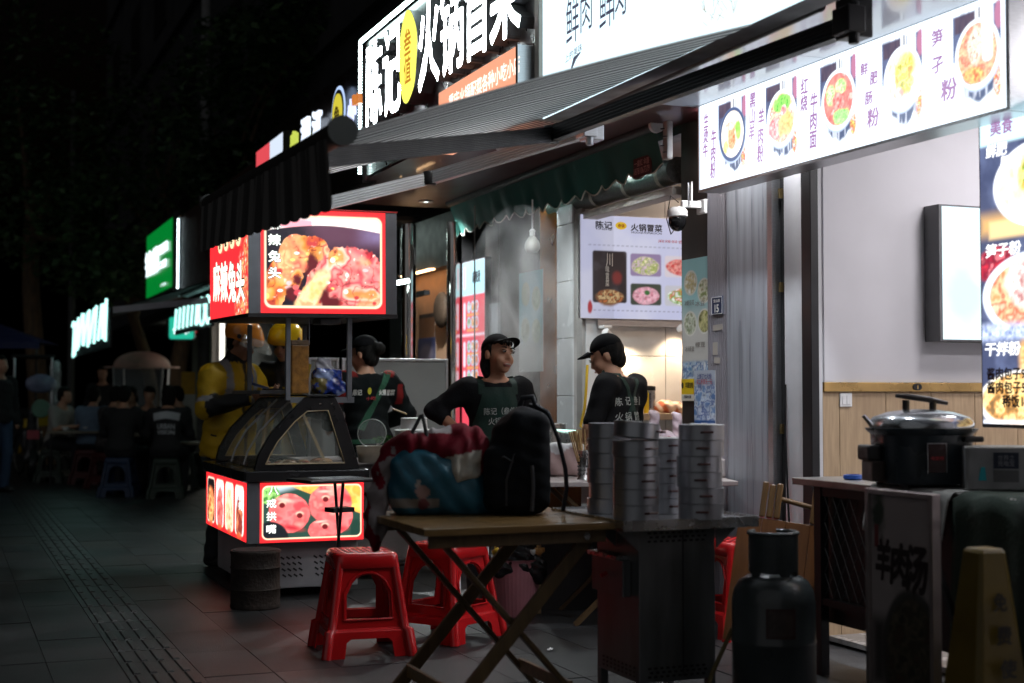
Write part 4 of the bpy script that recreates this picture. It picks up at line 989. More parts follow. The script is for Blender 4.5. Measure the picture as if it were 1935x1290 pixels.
# ------------------------------------------------------------------ helper: plates with holes
from mathutils.geometry import tessellate_polygon
def plate(mb, outer, holes, t0, t1, fn):
    """flat plate with holes in (x, z), between depths t0 and t1, placed by fn(x, t, z)"""
    loops = [outer] + holes; flat = [p for l in loops for p in l]
    tris = tessellate_polygon([[Vector((x, z, 0)) for x, z in l] for l in loops])
    n = len(flat); vs = [fn(x, t0, z) for x, z in flat] + [fn(x, t1, z) for x, z in flat]
    fs = []
    for a, b, c in tris:
        (x0, y0), (x1, y1), (x2, y2) = flat[a], flat[b], flat[c]
        if (x1 - x0) * (y2 - y0) - (x2 - x0) * (y1 - y0) < 0: a, b, c = a, c, b
        fs += [(a, b, c), (n + a, n + c, n + b)]
    o = 0
    for li, l in enumerate(loops):
        area = sum(l[i][0] * l[(i + 1) % len(l)][1] - l[(i + 1) % len(l)][0] * l[i][1] for i in range(len(l)))
        for i in range(len(l)):
            a, b = o + i, o + (i + 1) % len(l)
            f = (a, n + a, n + b, b); fs.append(f if (area > 0) == (li == 0) else f[::-1])
        o += len(l)
    return mb.add(vs, fs)

# ------------------------------------------------------------------ food cart with lit signs
ct = thing('food_cart', W(-1.24, -2.29, 0), RZN, 'glass topped snack cart with red lit picture panels above and below', 'food cart')
SKIN_W = mat('white_cart_panel', (.3, .3, .31), .45, var=.2, vs=5)
MB().box(.07, .69, .1, 1.35, .05, .325).build('base_cabinet', SKIN_W, ct, bevel=.006)
b = MB()
for gx in (.22, .42):
    for r in range(4):
        for k in range(4):
            x = gx + k * .034 + .004 * r; z = .235 - r * .035
            b.box(x - .004, x + .022, .097, .1005, z - .005, z + .005, Matrix.Translation((x, 0, z)) @ Matrix.Rotation(.6, 4, 'Y') @ Matrix.Translation((-x, 0, -z)))
o = b.build('vent_slots', BLK, ct); o['kind'] = 'stuff'
for x in (.12, .63):
    for y in (.16, 1.25): MB().tube([(x - .015, y, .025), (x + .015, y, .025)], .025, 14).build('castor_wheel', BLK, ct)
MB().box(.004, .70, .006, 1.40, .33, .686).build('light_box', GREYM, ct, bevel=.003)
MB().box(-.005, .07, -.002, .005, .33, .686).build('corner_post', GREYM, ct, bevel=.003)
# lower front picture: red snouts
RB = (235, 40, 45)
def framed(asp, ny, r=.09):
    pc = Pic(asp, ny, RB); pc.rect(.035, asp - .035, .05, .95, (255, 225, 190), r=r); pc.in_ = pc.rect(.055, asp - .055, .075, .925, (40, 70, 60), r=r * .85); return pc
pc = framed(1.72, 110); m0 = pc.in_.copy(); C0 = pc.C.copy()
wd_ = sst(-.02, .02, pc.X * .42 + pc.Y - 1.15); pc.mix(wd_, (250, 190, 90)); pc.food(wd_ * .7, [(250, 180, 70), (255, 215, 120), (240, 160, 60)], 7, 2)
pc.mix(sst(.75, .9, pc.Y - .25 * pc.X + .05) * (1 - wd_) * .9, (205, 225, 235)); 
gl = pc.ell(.16, .8, .16, .14, (110, 190, 80), soft=.2, rag=.6); pc.food(gl, [(90, 170, 60), (170, 225, 130), (60, 130, 50)], 14, 3)
def snout(cx, cy, rx, ry, rot, holes):
    m = pc.ell(cx, cy, rx, ry, (232, 92, 96), rot=rot, soft=.05, rag=.12, seed=4); pc.food(m, [(225, 75, 82), (242, 125, 122), (235, 100, 100), (250, 165, 150)], 5, 6, .9)
    pc.ell(cx - rx * .2, cy + ry * .7, rx * .35, ry * .1, (252, 190, 175), soft=.8, rot=rot); pc.ell(cx + rx * .1, cy - ry * .75, rx * .5, ry * .14, (190, 50, 60), soft=.8, rot=rot)
    for hx, hy in holes: pc.ell(cx + hx, cy + hy + .03, .06, .035, (250, 205, 180), soft=.5); pc.ell(cx + hx, cy + hy, .05, .045, (110, 24, 30), soft=.3)
snout(1.16, .62, .36, .34, .1, []); snout(1.28, .42, .25, .3, 0, [])
snout(.48, .48, .34, .32, -.2, [(-.12, .14), (.17, -.04)]); snout(1.12, .68, .28, .22, 0, [(-.04, .02)]); snout(1.05, .2, .26, .18, .1, [(.02, .04)])
pc.ell(.17, .05, .3, .3, (24, 28, 34), soft=.05); pc.ell(1.6, .15, .1, .2, (30, 60, 50), soft=.1)
pc.C = C0 * (1 - m0[..., None]) + pc.C * m0[..., None]
PRT = printmat('cart_print', 1.7)
pc.build('picture_panel', .625, .35, PRT, ct, .07 + .3135, -.0015, .508)
WC = glow('cart_white_lettering', (.95, 1, .95), 1.5, 'NONE')
for k, (ch, sc) in enumerate((('八', 1.1), ('戒', 1), ('拱', 1), ('嘴', 1))): text(ch, .062, .055, mat('dark_letter_edge', (.02, .06, .04), .5), t_ := ct, .138 + (.012 if k == 0 else 0), -.003, .638 - .075 * k, bold=.07); text(ch, .06, .053, WC, ct, .138 + (.012 if k == 0 else 0), -.0045, .638 - .075 * k, bold=.03)
# lower side picture: four narrow photos
pc = Pic(3.6, 60, RB)
for k in range(4):
    x0 = .12 + k * .85; pc.rect(x0, x0 + .72, .07, .93, (255, 225, 200), r=.12); m = pc.rect(x0 + .03, x0 + .69, .1, .9, [(215, 235, 245), (245, 225, 200), (235, 225, 235), (20, 18, 20)][3 - k] if True else 0, r=.1)
    m2 = pc.ell(x0 + .36, .38, .27, .38, (200, 90, 50), soft=.15, rag=.5, seed=k) * m; pc.food(m2, [[(180, 80, 40), (250, 190, 120), (210, 100, 60)], [(190, 70, 70), (235, 130, 120), (170, 50, 60)], [(240, 180, 130), (250, 215, 180), (230, 150, 110)], [(150, 60, 50), (120, 40, 40), (220, 130, 90)]][k], 10, k + 2)
pc.build('picture_panel', 1.36, .345, PRT, ct, -.0015, .71, .508, rot=(0, 0, -PI / 2))
text('招牌\n小吃', .1, .12, WC, ct, -.004, .2, .57, bold=.03, rz=-PI / 2)
# counter and display case
MB().rbox(-.03, .73, -.03, 1.44, .69, .752, .03).build('counter_top', mat('dark_counter', (.035, .036, .038), .25, .4), ct, bevel=.006)
outer = [(.043, .753), (.068, .85), (.14, .975), (.25, 1.09), (.34, 1.18), (.525, 1.187), (.575, 1.09), (.68, .753)]
inner = [(.107, .79), (.14, .86), (.18, .925), (.28, 1.04), (.354, 1.1), (.48, 1.105), (.583, .79)]
TANB0 = mat('tan_inner_trim', (.5, .38, .22), .4)
for y0 in (.02, 1.3):
    plate(b := MB(), outer, [inner], y0, y0 + .045, lambda x, t, z: (x, t, z)); b.build('end_frame', mat('gloss_black_plastic', (.012, .012, .013), .3), ct, bevel=.006)
    MB().box(.045, .65, y0 + .05, y0 + .053, .79, 1.1).v  # glass follows the opening
    MB().tube([(x, y0 - .004, z) for x, z in inner] + [(inner[0][0], y0 - .004, inner[0][1])], .0035, 6, cap=False).build('window_trim', TANB0, ct)
    plate(b := MB(), [(x, z) for x, z in inner], [], y0 + .02, y0 + .024, lambda x, t, z: (x, t, z)); b.build('end_glass', GLASS, ct)
for x, z in ((.43, 1.145), (.5, 1.145)): MB().ball((x, .017, z), .008, 10, 6).build('bolt', CHROME, ct)
crv = [(.055, .77), (.08, .85), (.15, .97), (.26, 1.085), (.35, 1.17)]
V = []; F = []
for x, z in crv: V += [(x, .07, z), (x, 1.295, z)]
for i in range(4): F.append((2 * i, 2 * i + 1, 2 * i + 3, 2 * i + 2))
o = mesh_obj('curved_glass', V, F, GLASS, ct, smooth=True); sm = o.modifiers.new('thick', 'SOLIDIFY'); sm.thickness = .004
for y in (.45, .85): MB().tube([(x + .008, y, z) for x, z in crv], .007, 6).build('glass_bar', ALU, ct)
MB().box(.345, .53, .0, 1.36, 1.188, 1.2).build('top_cover', BLK, ct, bevel=.004)
TANB = mat('tan_inner_trim', (.5, .38, .22), .4)
for p0, p1 in (((.60, .55, .77), (.42, .55, 1.15)), ((.34, 1.28, .78), (.40, 1.28, 1.15)), ((.36, .62, .78), (.62, .1, .775)), ((.36, .62, .78), (.2, .12, .775)), ((.12, .05, .786), (.57, .05, .786))): MB().bar(p0, p1, .018, .018).build('inner_stay', TANB, ct); MB().box(.12, .64, .07, 1.29, .752, .765).build('food_tray', STEEL, ct)
BIT = mat('braised_snack', (.25, .1, .04), .4, var=.5, vs=30)
for k in range(16):
    x, y = RNG.uniform(.15, .58), RNG.uniform(.09, .6); s_ = RNG.uniform(.016, .035)
    o = Sdf(.01).ell((0, 0, s_ * .5), (s_ * RNG.uniform(1, 2), s_, s_ * .6)).ell((s_, .3 * s_, s_ * .4), (s_ * .8, s_ * .7, s_ * .5)).build('braised_meat', s_ / 3.2, [BIT, mat('pale_snack', (.4, .24, .12), .4, var=.4, vs=30), mat('red_snack', (.3, .05, .02), .35, var=.4, vs=30)][k % 3])
    p = ct.matrix_basis @ Vector((0, 0, 0)); cs, sn = math.cos(RZN), math.sin(RZN); c0 = W(-1.24, -2.29)
    o.location = (c0.x + x * cs - y * sn, c0.y + x * sn + y * cs, .766); o.rotation_euler = (0, 0, RNG.uniform(0, 6))
    tag(o, 'small chunk of braised meat lying in the glass display of the snack cart', 'meat', 'braised snacks in the cart display')
# posts and shelf
for x, y in ((.245, .06), (.62, .06), (.245, 1.2), (.62, 1.2)): MB().box(x - .014, x + .014, y - .014, y + .014, 1.165 if y < 1 else 1.19, 1.665).build('post', GREYM, ct, bevel=.002)
MB().box(.26, .606, .05, .075, 1.15, 1.185).build('cross_rail', GREYM, ct)
MB().box(.606, .65, .05, .075, 1.15, 1.185).build('cross_rail', GREYM, ct)
MB().box(.13, .40, .3, 1.2, 1.203, 1.225).build('shelf', GREYM, ct, bevel=.003)
# upper sign box, leaning very slightly
us = thing('cart_sign_box', (0, 0, 0), 0, None, None); us.parent = ct; us.location = (0, 0, 1.675); us.rotation_euler = (.018, -.012, 0); us.name = 'sign_box'
U = lambda b, n, m, **k: b.build(n, m, us, **k)
U(MB().box(0.004, .895, 0.006, 1.3, -.0, .615), 'case', GREYM, bevel=.004)
U(MB().box(-.004, .068, -.004, .005, -.0, .615), 'corner_post', GREYM); U(MB().box(.83, .9, -.004, .005, 0, .615), 'corner_post', GREYM); U(MB().box(-.006, .905, -.008, 1.31, .616, .625), 'lid', mat('red_trim', (.4, .02, .02), .4)); U(MB().box(-.006, .905, -.008, 1.31, -.022, -.001), 'bottom_rim', DARK)
pc = framed(1.24, 150, .07); m0 = pc.in_.copy(); C0 = pc.C.copy()
pc.C[:] = lin(250, 232, 228); pc.mix(sst(.6, .3, np.abs(pc.Y - .9 + .1 * pc.X) * 9) * (pc.X < .5) * .7, (245, 120, 150)); pc.mix(sst(.02, .3, np.abs(pc.X - 1.0)) * 0, (255, 255, 255))
pan = sst(.005, -.005, pc.Y - (.79 + .065 * np.sin(np.clip((pc.X - .02) / 1.2, 0, 1) * PI))); pc.mix(pan, (28, 22, 34))
pc.mix(pan * sst(.45, .75, pc.X + .6 * (pc.Y - .6)) * sst(.5, .75, pc.Y) * .75, (100, 62, 82)); pc.mix(pan * sst(.85, 1.1, pc.X) * sst(.62, .78, pc.Y) * .7 * fbm(pc.X * 6, pc.Y * 6, 3), (150, 140, 190))
def meat(parts, sd, cols, dark):
    m = np.zeros_like(pc.X)
    for (cx, cy, rx, ry, rot) in parts:
        ca, sa = math.cos(rot), math.sin(rot); dx, dy = pc.X - cx, pc.Y - cy
        q = np.sqrt(((dx * ca + dy * sa) / rx) ** 2 + ((-dx * sa + dy * ca) / ry) ** 2) + .28 * (fbm(pc.X * 7, pc.Y * 7, sd) - .5) + .1 * (vn(pc.X * 40, pc.Y * 40, sd) - .5)
        m = np.maximum(m, 1 - sst(.97, 1.03, q))
    pc.food(m, cols, 5.5, sd, 1.); n = fbm(pc.X * 26, pc.Y * 26, sd + 3, 2); pc.mix(m * sst(.78, .9, n) * .7, (255, 236, 222)); pc.mix(m * sst(.3, .14, n) * .7, (140, 30, 34)); rg_ = fbm(pc.X * 5, pc.Y * 5, sd + 21); pc.mix(m * sst(.035, .0, np.abs(rg_ - .5)) * .6, (120, 24, 30)); pc.mix(m * sst(.58, .75, fbm(pc.X * 4, pc.Y * 4, sd + 33)) * .45, (250, 190, 120))
    for k in range(16):
        (cx, cy, rx, ry, rot) = parts[k % len(parts)]; a_, r_ = RNG.uniform(0, 6.3), RNG.uniform(0, .8); ex, ey = r_ * rx * math.cos(a_), r_ * ry * math.sin(a_)
        px_, py_ = cx + ex * math.cos(rot) - ey * math.sin(rot), cy + ex * math.sin(rot) + ey * math.cos(rot)
        q = pc.ell(px_, py_, .018 + .02 * RNG.random(), .014 + .016 * RNG.random(), RNG.choice([(255, 240, 225), (250, 190, 190), (255, 210, 120), (190, 60, 60)]), soft=.3, rag=.4)
    for (cx, cy, rx, ry) in dark: mm = pc.ell(cx, cy, rx, ry, (90, 22, 30), soft=.5, rag=1.0, seed=sd + 5, fr=22)
ORG = [(185, 70, 50), (236, 145, 62), (240, 165, 110), (225, 95, 80), (250, 200, 150), (205, 65, 66)]
PNK = [(185, 45, 56), (226, 108, 112), (240, 150, 140), (206, 74, 84), (250, 195, 175), (235, 145, 80)]
meat([(.36, .58, .2, .19, .3), (.52, .62, .16, .12, -.5), (.22, .42, .2, .13, .9), (.12, .2, .12, .22, -.2), (.28, .3, .16, .1, .8)], 3, ORG, [(.5, .47, .06, .12), (.3, .2, .05, .07), (.36, .32, .04, .06)])
pc.ell(.36, .2, .04, .03, (200, 70, 80), soft=.2); pc.ell(.34, .25, .03, .025, (225, 100, 100), soft=.2)
meat([(.85, .38, .34, .27, .15), (.62, .28, .18, .24, -.5), (1.0, .3, .26, .34, 0), (.48, .1, .14, .16, 0), (.75, .1, .3, .16, 0)], 7, PNK, [(.6, .2, .07, .06), (.7, .1, .08, .06), (.63, .14, .05, .1), (.56, .23, .04, .03)])
m = pc.ell(.5, .2, .08, .26, (250, 195, 130), rot=-.6, soft=.3, rag=.5); pc.food(m * .7, [(250, 190, 110), (255, 225, 180), (240, 150, 110)], 12, 5)
pc.C = C0 * (1 - m0[..., None]) + pc.C * m0[..., None]
pc.build('picture_panel', .76, .612, PRT, us, .07 + .379, -.001, .308)
EDG = mat('dark_letter_edge', (.02, .06, .04), .5)
for k, ch in enumerate('麻辣兔头'):
    for m_, e, y_, b_ in ((EDG, .006, -.003, .08), (WC, 0, -.0045, .035)): text(ch, .078 + e, .07 + e, m_, us, .15, y_, .53 - .097 * k, bold=b_)
pc = Pic(2.1, 90, (228, 42, 48)); X0 = pc.X
dots = vn(pc.X * 34, pc.Y * 34, 4); edge_m = sst(1.65, 1.95, pc.X + .22 * np.sin(pc.Y * 5) + .25 * (fbm(pc.X * 5, pc.Y * 5, 2) - .5)); edge_m = np.maximum(edge_m, sst(.32, .1, np.hypot(pc.X - 1.75, pc.Y + .02) - .1))
pc.food(edge_m * sst(.3, .5, dots), [(250, 230, 215), (240, 130, 80), (200, 40, 45), (255, 200, 130), (225, 60, 60)], 22, 5)
pc.build('side_panel', 1.29, .612, PRT, us, -.001, .65, .308, rot=(0, 0, -PI / 2))
OV = glow('oval_badge', (1, .85, .5), 1.3, 'NONE')
for k in range(4):
    y = .3 + .2 * k
    MB().loft([[(-.004 - j, y + .075 * math.cos(q), .47 - .0 * k + .055 * math.sin(q)) for q in [2 * PI * i / 20 for i in range(20)]] for j in (0, .002)]).build('oval_badge', OV, us)
    text('香辣鲜美'[3 - k], .07, .06, INKR, us, -.0075, y, .47, bold=.03, rz=-PI / 2)
for k, ch in enumerate('麻辣兔头'):
    y = 1.02 - .265 * k; zz_ = .24 - .015 * k
    text(ch, .26, .27, EDG, us, -.005, y, zz_, bold=.07, rz=-PI / 2, shear=-.05); text(ch, .25, .26, glow('cream_lettering', (1, .95, .8), 1.6, 'NONE'), us, -.007, y, zz_, bold=.035, rz=-PI / 2, shear=-.05)
U(MB().box(.45, .58, .1, .3, -.06, -.024), 'downlight_box', mat('dim_case', (.1, .1, .1), .5), bevel=.01)

def onct(x, y, z):
    c0 = W(-1.24, -2.29); cs, sn = math.cos(RZN), math.sin(RZN); return Vector((c0.x + x * cs - y * sn, c0.y + x * sn + y * cs, z))
t = thing('spice_container', onct(.33, .15, 1.205), RZN, 'tall amber plastic container of chilli flakes on the snack cart', 'container')
MB().rbox(-.055, .055, -.05, .05, 0, .29, .012).build('contents', mat('amber_flakes', (.33, .15, .025), .35, var=.45, vs=22, bump=.4, bs=40, coat=.5), t, bevel=.006)
MB().box(-.058, .058, -.053, .053, .291, .32).build('rim', mat('clear_brown_rim', (.25, .17, .1), .3), t, bevel=.004)
MB().box(.05, .055, -.056, -.052, .3, .5).build('scoop_handle', mat('clear_strip', (.3, .33, .36), .2, .3), t)
pz = Sdf(.03).rbx((0, 0, .085), (.085, .06, .08), .04).rbx((.02, 0, .045), (.095, .065, .04), .03).ell((-.03, .0, .18), (.05, .035, .04)).disp(lambda P: .007 * np.sin(P[..., 0] * 70 + P[..., 2] * 30) * np.sin(P[..., 2] * 80 - P[..., 1] * 40))
def bagcol(V):
    n = fbm(V[:, 0] * 26, V[:, 2] * 26 + V[:, 1] * 20, 5); c = np.empty((len(V), 3)); c[:] = lin(40, 70, 165); c[n > .52] = lin(150, 170, 215); c[n < .36] = lin(24, 40, 110); c[V[:, 2] > .15] = lin(150, 150, 160); k = (V[:, 0] < -.01) & (V[:, 2] < .09) & (n > .45); c[k] = lin(120, 110, 60); return c
o = pz.build('snack_bag', .008, mat('foil_bag', rough=.22, vcol=True, bump=.2, bs=30, coat=.6), col=bagcol); o.location = onct(.49, .12, 1.203); o.rotation_euler = (0, .1, RZN); tag(o, 'shiny blue snack bag slumped on the cart roof beside amber container', 'bag')
o = MB().box(-.02, .02, -.002, .002, 0, .09).build('yellow_card', mat('yellow_card', (.6, .42, .02), .5)); o.location = onct(.41, .3, 1.21); o.location.z = 1.3; o.rotation_euler = (0, .2, RZN); tag(o, 'small yellow card sticking up behind the blue snack bag', 'card')

# black tray on a folding stand, rusty drum
q = pw(622, 910, 7.75); t = thing('tray_stand', (q.x, q.y, 0), RZN + .25, 'black tray on thin crossed folding legs in front of the cart', 'tray stand')
MB().box(-.19, .21, -.14, .14, .725, .745).build('tray', mat('gloss_black_plastic', (.012, .012, .013), .3), t, bevel=.006)
MB().box(-.1, .15, -.1, .05, .746, .75).build('clear_film', FILM, t)
for sg in (-1, 1): MB().tube([(.06 + .03 * sg, sg * .1, .72), (.06 - .02 * sg, -sg * .1, .01)], .009, 8).build('leg', BLK, t)
MB().box(-.0, .13, -.05, .05, .56, .585).build('hinge_block', BLK, t)
q = pw(475, 1150, 7.96); t = thing('rusty_drum', (q.x, q.y + .12, 0), 0, 'small rusty dark metal drum standing by the cart corner', 'drum')
RUST = mat('rusted_steel', (.028, .02, .016), .75, .2, var=.7, vs=7, bump=.6, bs=50)
MB().lathe([(.138, .0), (.142, .012), (.138, .024), (.138, .1), (.143, .108), (.138, .116), (.138, .22), (.143, .228), (.138, .236), (.138, .3), (.143, .312), (.138, .322)], 28).build('drum', RUST, t, smooth=50)
MB().lathe([(.128, .3235), (.128, .326)], 24).build('charcoal_top', mat('coal', (.01, .01, .01), .9, bump=1, bs=60), t)

# ------------------------------------------------------------------ plastic stools
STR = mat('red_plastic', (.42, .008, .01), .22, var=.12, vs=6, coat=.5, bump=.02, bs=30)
def stool(name, m, h=.47, wt=.135, wb=.2, label='', group=None, deco=True):
    t = thing(name, (0, 0, 0), 0, label, 'stool', group)
    hw = lambda z: wt + (wb - wt) * (1 - z / h) + (.014 if z < .125 * h / .47 else 0)
    k = h / .47
    for i in range(4):
        R = Matrix.Rotation(PI / 2 * i, 3, 'Z')
        def fn(x, tt, z): return R @ Vector((x, -(hw(z) - .012) + tt, z))
        bot = [(-hw(0) + .005, 0), (-.115, 0), (-.105, .07 * k), (-.085, .085 * k), (.085, .085 * k), (.105, .07 * k), (.115, 0), (hw(0) - .005, 0)]
        side = [(hw(.12 * k) - .005, .118 * k), (hw(.13 * k) - .005, .13 * k), (hw(.41 * k) - .004, .41 * k)]
        outer = bot + side + [(-x, z) for x, z in reversed(side)]
        wn_ = [(-.1, .17 * k), (.1, .17 * k), (.098, .28 * k)] + [(.088 * math.cos(a), .28 * k + .09 * k * math.sin(a)) for a in [PI * j / 10 for j in range(1, 10)]] + [(-.098, .28 * k)]
        plate(b := MB(), outer, [wn_], 0, .007, fn); b.build('side_panel', m, t, bevel=.003)
        rim = [fn(x * 1.12, -.003, z if z < .2 * k else z + .01) for x, z in wn_]
        MB().tube(rim + [rim[0]], .006, 6, cap=False).build('arch_rib', m, t)
        c = lambda z: R @ Vector((hw(z) - .014, -(hw(z) - .014), z))
        MB().tube([c(0), c(.117 * k), c(.127 * k), c(.3 * k), c(.43 * k)], [.024, .024, .022, .021, .02], 10).build('leg', m, t, smooth=50)
    rings = []
    for z, o_ in ((.40, .004), (.41, .008), (.455, .004), (.466, -.003), (.47, -.012)):
        hw_ = wt + .008 + o_; pts = []
        for cx, cy, a0 in ((1, 1, 0), (-1, 1, 90), (-1, -1, 180), (1, -1, 270)):
            for j in range(5):
                a = math.radians(a0 + 22.5 * j); r_ = .035; pts.append((cx * (hw_ - r_) + r_ * math.cos(a), cy * (hw_ - r_) + r_ * math.sin(a), z * k))
        rings.append(pts)
    MB().loft(rings).build('seat', m, t, smooth=40)
    if deco:
        b = MB()
        for i in range(9):
            for j in range(9):
                if (i + j) % 2: continue
                x, y = (i - 4) * .026, (j - 4) * .026; b.ball((x, y, h), .011, 8, 4, (1, 1, .3))
        o = b.build('seat_studs', m, t, smooth=60); o['kind'] = 'stuff'
    return t
q = pw(683, 1215, 6.72); st = stool('plastic_stool', STR, label='bright red plastic stool nearest the cart with lit glossy seat', group='red plastic stools'); st.location = (q.x, q.y, 0); st.rotation_euler = (0, 0, .3)
q = pw(838, 1195, 7.1); s2 = copy_tree(st, label='red plastic stool turned cornerwise behind the folding table legs'); s2.location = (q.x + .02, q.y, 0); s2.rotation_euler = (0, 0, .95)
q = pw(1398, 1140, 7.2); s3 = copy_tree(st, label='red plastic stool behind the leaning folded wooden table'); s3.location = (q.x, q.y, 0); s3.rotation_euler = (0, 0, .4)

# ------------------------------------------------------------------ folding wooden table with bags
TW = wood('varnished_bamboo', (.14, .075, .025), (.24, .14, .05), .3, 0, 3, coat=.4)
TWD = wood('dark_varnished_leg', (.07, .042, .018), (.12, .072, .03), .4, 2, 3)
ft_ = thing('folding_table', (-.09, 5.61, 0), RZN, 'square brown folding wooden table with crossed legs holding two bags', 'table')
for k in range(6): MB().box(-.4, .4, -.4 + k * .1334 + .0006, -.4 + (k + 1) * .1334 - .0006, .692, .72).build('top_plank', TW, ft_, bevel=.003)
for y in (-.36, .36): MB().box(-.37, .33, y - .012, y + .012, .645, .691).build('apron', TWD, ft_, bevel=.002)
for y in (-.3, .3):
    s_ = 1 if y < 0 else -1
    MB().bar((.29, y, .66), (-.3, y, .0), .052, .022, (0, 1, 0)).build('leg', TWD, ft_, bevel=.004)
    MB().bar((-.29, y + s_ * .045, .66), (.3, y + s_ * .045, .0), .02, .045, (0, 1, 0)).build('leg', TWD, ft_, bevel=.004)
for x in (-.235, .235): MB().bar((x, -.3 if x < 0 else -.255, .085), (x, .3 if x < 0 else .255, .085), .02, .05).build('stretcher', TW, ft_, bevel=.003)
MB().tube([(.25, -.374, .668), (.25, -.381, .668)], .013, 12).build('bolt', STEEL, ft_)
zt = .7205
c_ = lambda u, v, d: pw(u, v, d)
# teal shopping bag
o0 = pw(822, 968, 5.72)
TEAL = mat('teal_nylon', (.015, .1, .15), .42, vcol=True, var=.15, vs=8, bump=.25, bs=26)
def wr(P): return -.007 * np.abs(np.sin(P[..., 0] * 19 + P[..., 2] * 13 + np.sin(P[..., 2] * 24))) ** 3 + .005 * np.sin(P[..., 0] * 31 + 2 * np.sin(P[..., 2] * 17)) * np.sin(P[..., 2] * 23 + P[..., 0] * 9) + .003 * np.sin(P[..., 0] * 70 + P[..., 2] * 55)
pz = Sdf(.06).rbx((0, 0, .13), (.185, .1, .13), .05).ell((.13, -.01, .06), (.09, .1, .07)).ell((.19, -.02, .02), (.05, .05, .035)).ell((-.02, -.05, .13), (.15, .08, .11)).disp(wr).cut(lambda P: -P[..., 2] + .0)
def tealcol(V):
    c = np.empty((len(V), 3)); c[:] = (.011, .08, .12); fr_ = V[:, 1] < -.02
    c[(V[:, 2] < .065) & (V[:, 2] > .03) & (V[:, 0] < .0) & fr_] = (.2, .17, .15)
    k = fr_ & ((V[:, 0] + .065) ** 2 + (V[:, 2] - .095) ** 2 < .028 ** 2); c[k] = (.3, .18, .16)
    k = fr_ & (abs(V[:, 0] + .09 - (V[:, 2] - .1) * .3) < .008) & (V[:, 2] > .115) & (V[:, 2] < .145); c[k] = (.3, .25, .22)
    k = fr_ & ((V[:, 0] + .06) ** 2 + (V[:, 2] - .045) ** 2 < .022 ** 2); c[k] = (.16, .04, .05); return c
tb = thing('shopping_bag', (o0.x, o0.y + .05, zt), .15, 'teal nylon bag with round print standing on the folding table', 'bag')
pz.build('bag_body', .0075, TEAL, tb, col=tealcol)
MB().tube([(-.13, -.07, .22), (-.115, -.06, .3), (-.065, -.05, .395), (-.06, -.05, .4), (-.045, -.06, .33), (-.03, -.08, .235)], [.008, .008, .007, .007, .008, .008], 8).build('handle', BLK, tb, smooth=60)
# red and white jacket over the bag
pz = Sdf(.05)
pts = [(-.03, -.02, .285), (.07, -.02, .3), (.15, .0, .31), (.19, -.02, .26)]
pz.ell((.03, -.01, .27), (.15, .1, .07)).ell((.12, .02, .31), (.08, .07, .05)).ell((.17, -.04, .24), (.05, .06, .08)).ell((.1, -.09, .22), (.07, .03, .075)).ell((.09, -.1, .17), (.04, .02, .04))
pz.ell((-.1, .0, .27), (.09, .08, .05))
pz.cap((-.12, -.03, .27), (-.2, -.02, .19), .05, .045).cap((-.2, -.02, .19), (-.235, -.03, .06), .045, .04).cap((-.235, -.03, .06), (-.25, -.06, -.06), .038, .034).cap((-.25, -.06, -.06), (-.235, -.07, -.13), .034, .018)
pz.disp(lambda P: .006 - .012 * np.abs(np.sin(P[..., 0] * 24 + P[..., 2] * 20 + 1.5 * np.sin(P[..., 0] * 30 - P[..., 2] * 14))) ** 2.5 + .006 * np.sin(P[..., 0] * 42 + P[..., 2] * 30) * np.sin(P[..., 2] * 38 - P[..., 0] * 22) + .004 * np.sin(P[..., 0] * 90 - P[..., 2] * 70))
def coatcol(V):
    c = np.empty((len(V), 3)); c[:] = (.13, .004, .012); d = V[:, 0] + .25 * V[:, 2]
    c[(V[:, 0] < -.1) & (fbm(V[:, 0] * 9 + V[:, 2] * 4, V[:, 2] * 5 - V[:, 0] * 6, 4) > .54) & (V[:, 2] < .27)] = (.22, .18, .18)
    k = (V[:, 1] < -.05) & (V[:, 0] > .03) & (V[:, 2] < .245 + .2 * (V[:, 0] - .1)) & (V[:, 0] < .17); c[k] = (.42, .38, .33)
    c[(V[:, 0] > -.1) & (V[:, 0] < .06) & (V[:, 2] > .325)] = (.3, .27, .27); return c
jk = pz.build('folded_jacket', .0075, mat('jacket_fleece', rough=.8, vcol=True, var=.2, vs=14, bump=.3, bs=40, spec=.2), col=coatcol); jk.location = (o0.x, o0.y + .05, zt); jk.rotation_euler = (0, 0, .15)
tag(jk, 'dark red and white jacket draped over the teal bag, hanging off the table', 'jacket')
# black backpack
b0 = pw(972, 966, 5.7); bp = thing('backpack', (b0.x + .005, b0.y + .06, zt), .1, 'black backpack with loose shoulder strap standing on the folding table', 'backpack')
NYL = mat('black_nylon', (.004, .0045, .006), .8, var=.3, vs=10, bump=.15, bs=60, spec=.2)
pz = Sdf(.035).rbx((.045, 0, .21), (.085, .14, .205), .055).rbx((-.045, -.01, .14), (.09, .12, .135), .05).ell((-.0, 0, .3), (.1, .12, .1)).cap((.03, -.05, .39), (.03, .05, .39), .035).disp(lambda P: .003 * np.sin(P[..., 0] * 34 + P[..., 2] * 60) * np.sin(P[..., 2] * 41 + P[..., 1] * 30)).cut(lambda P: -P[..., 2])
pz.build('pack_body', .009, NYL, bp)
ZIP = mat('dark_zip', (.03, .03, .034), .4)
MB().tube([(-.05, -.13, .04), (-.05, -.133, .14), (-.02, -.135, .24), (.03, -.13, .3)], .005, 6).build('zip', ZIP, bp); MB().tube([(-.12, -.1, .21), (-.06, -.128, .235), (.0, -.136, .2)], .004, 6).build('pocket_zip', ZIP, bp)
MB().tube([(.05, -.142, .02), (.055, -.146, .12), (.05, -.142, .2)], .009, 6).build('side_seam', ZIP, bp)
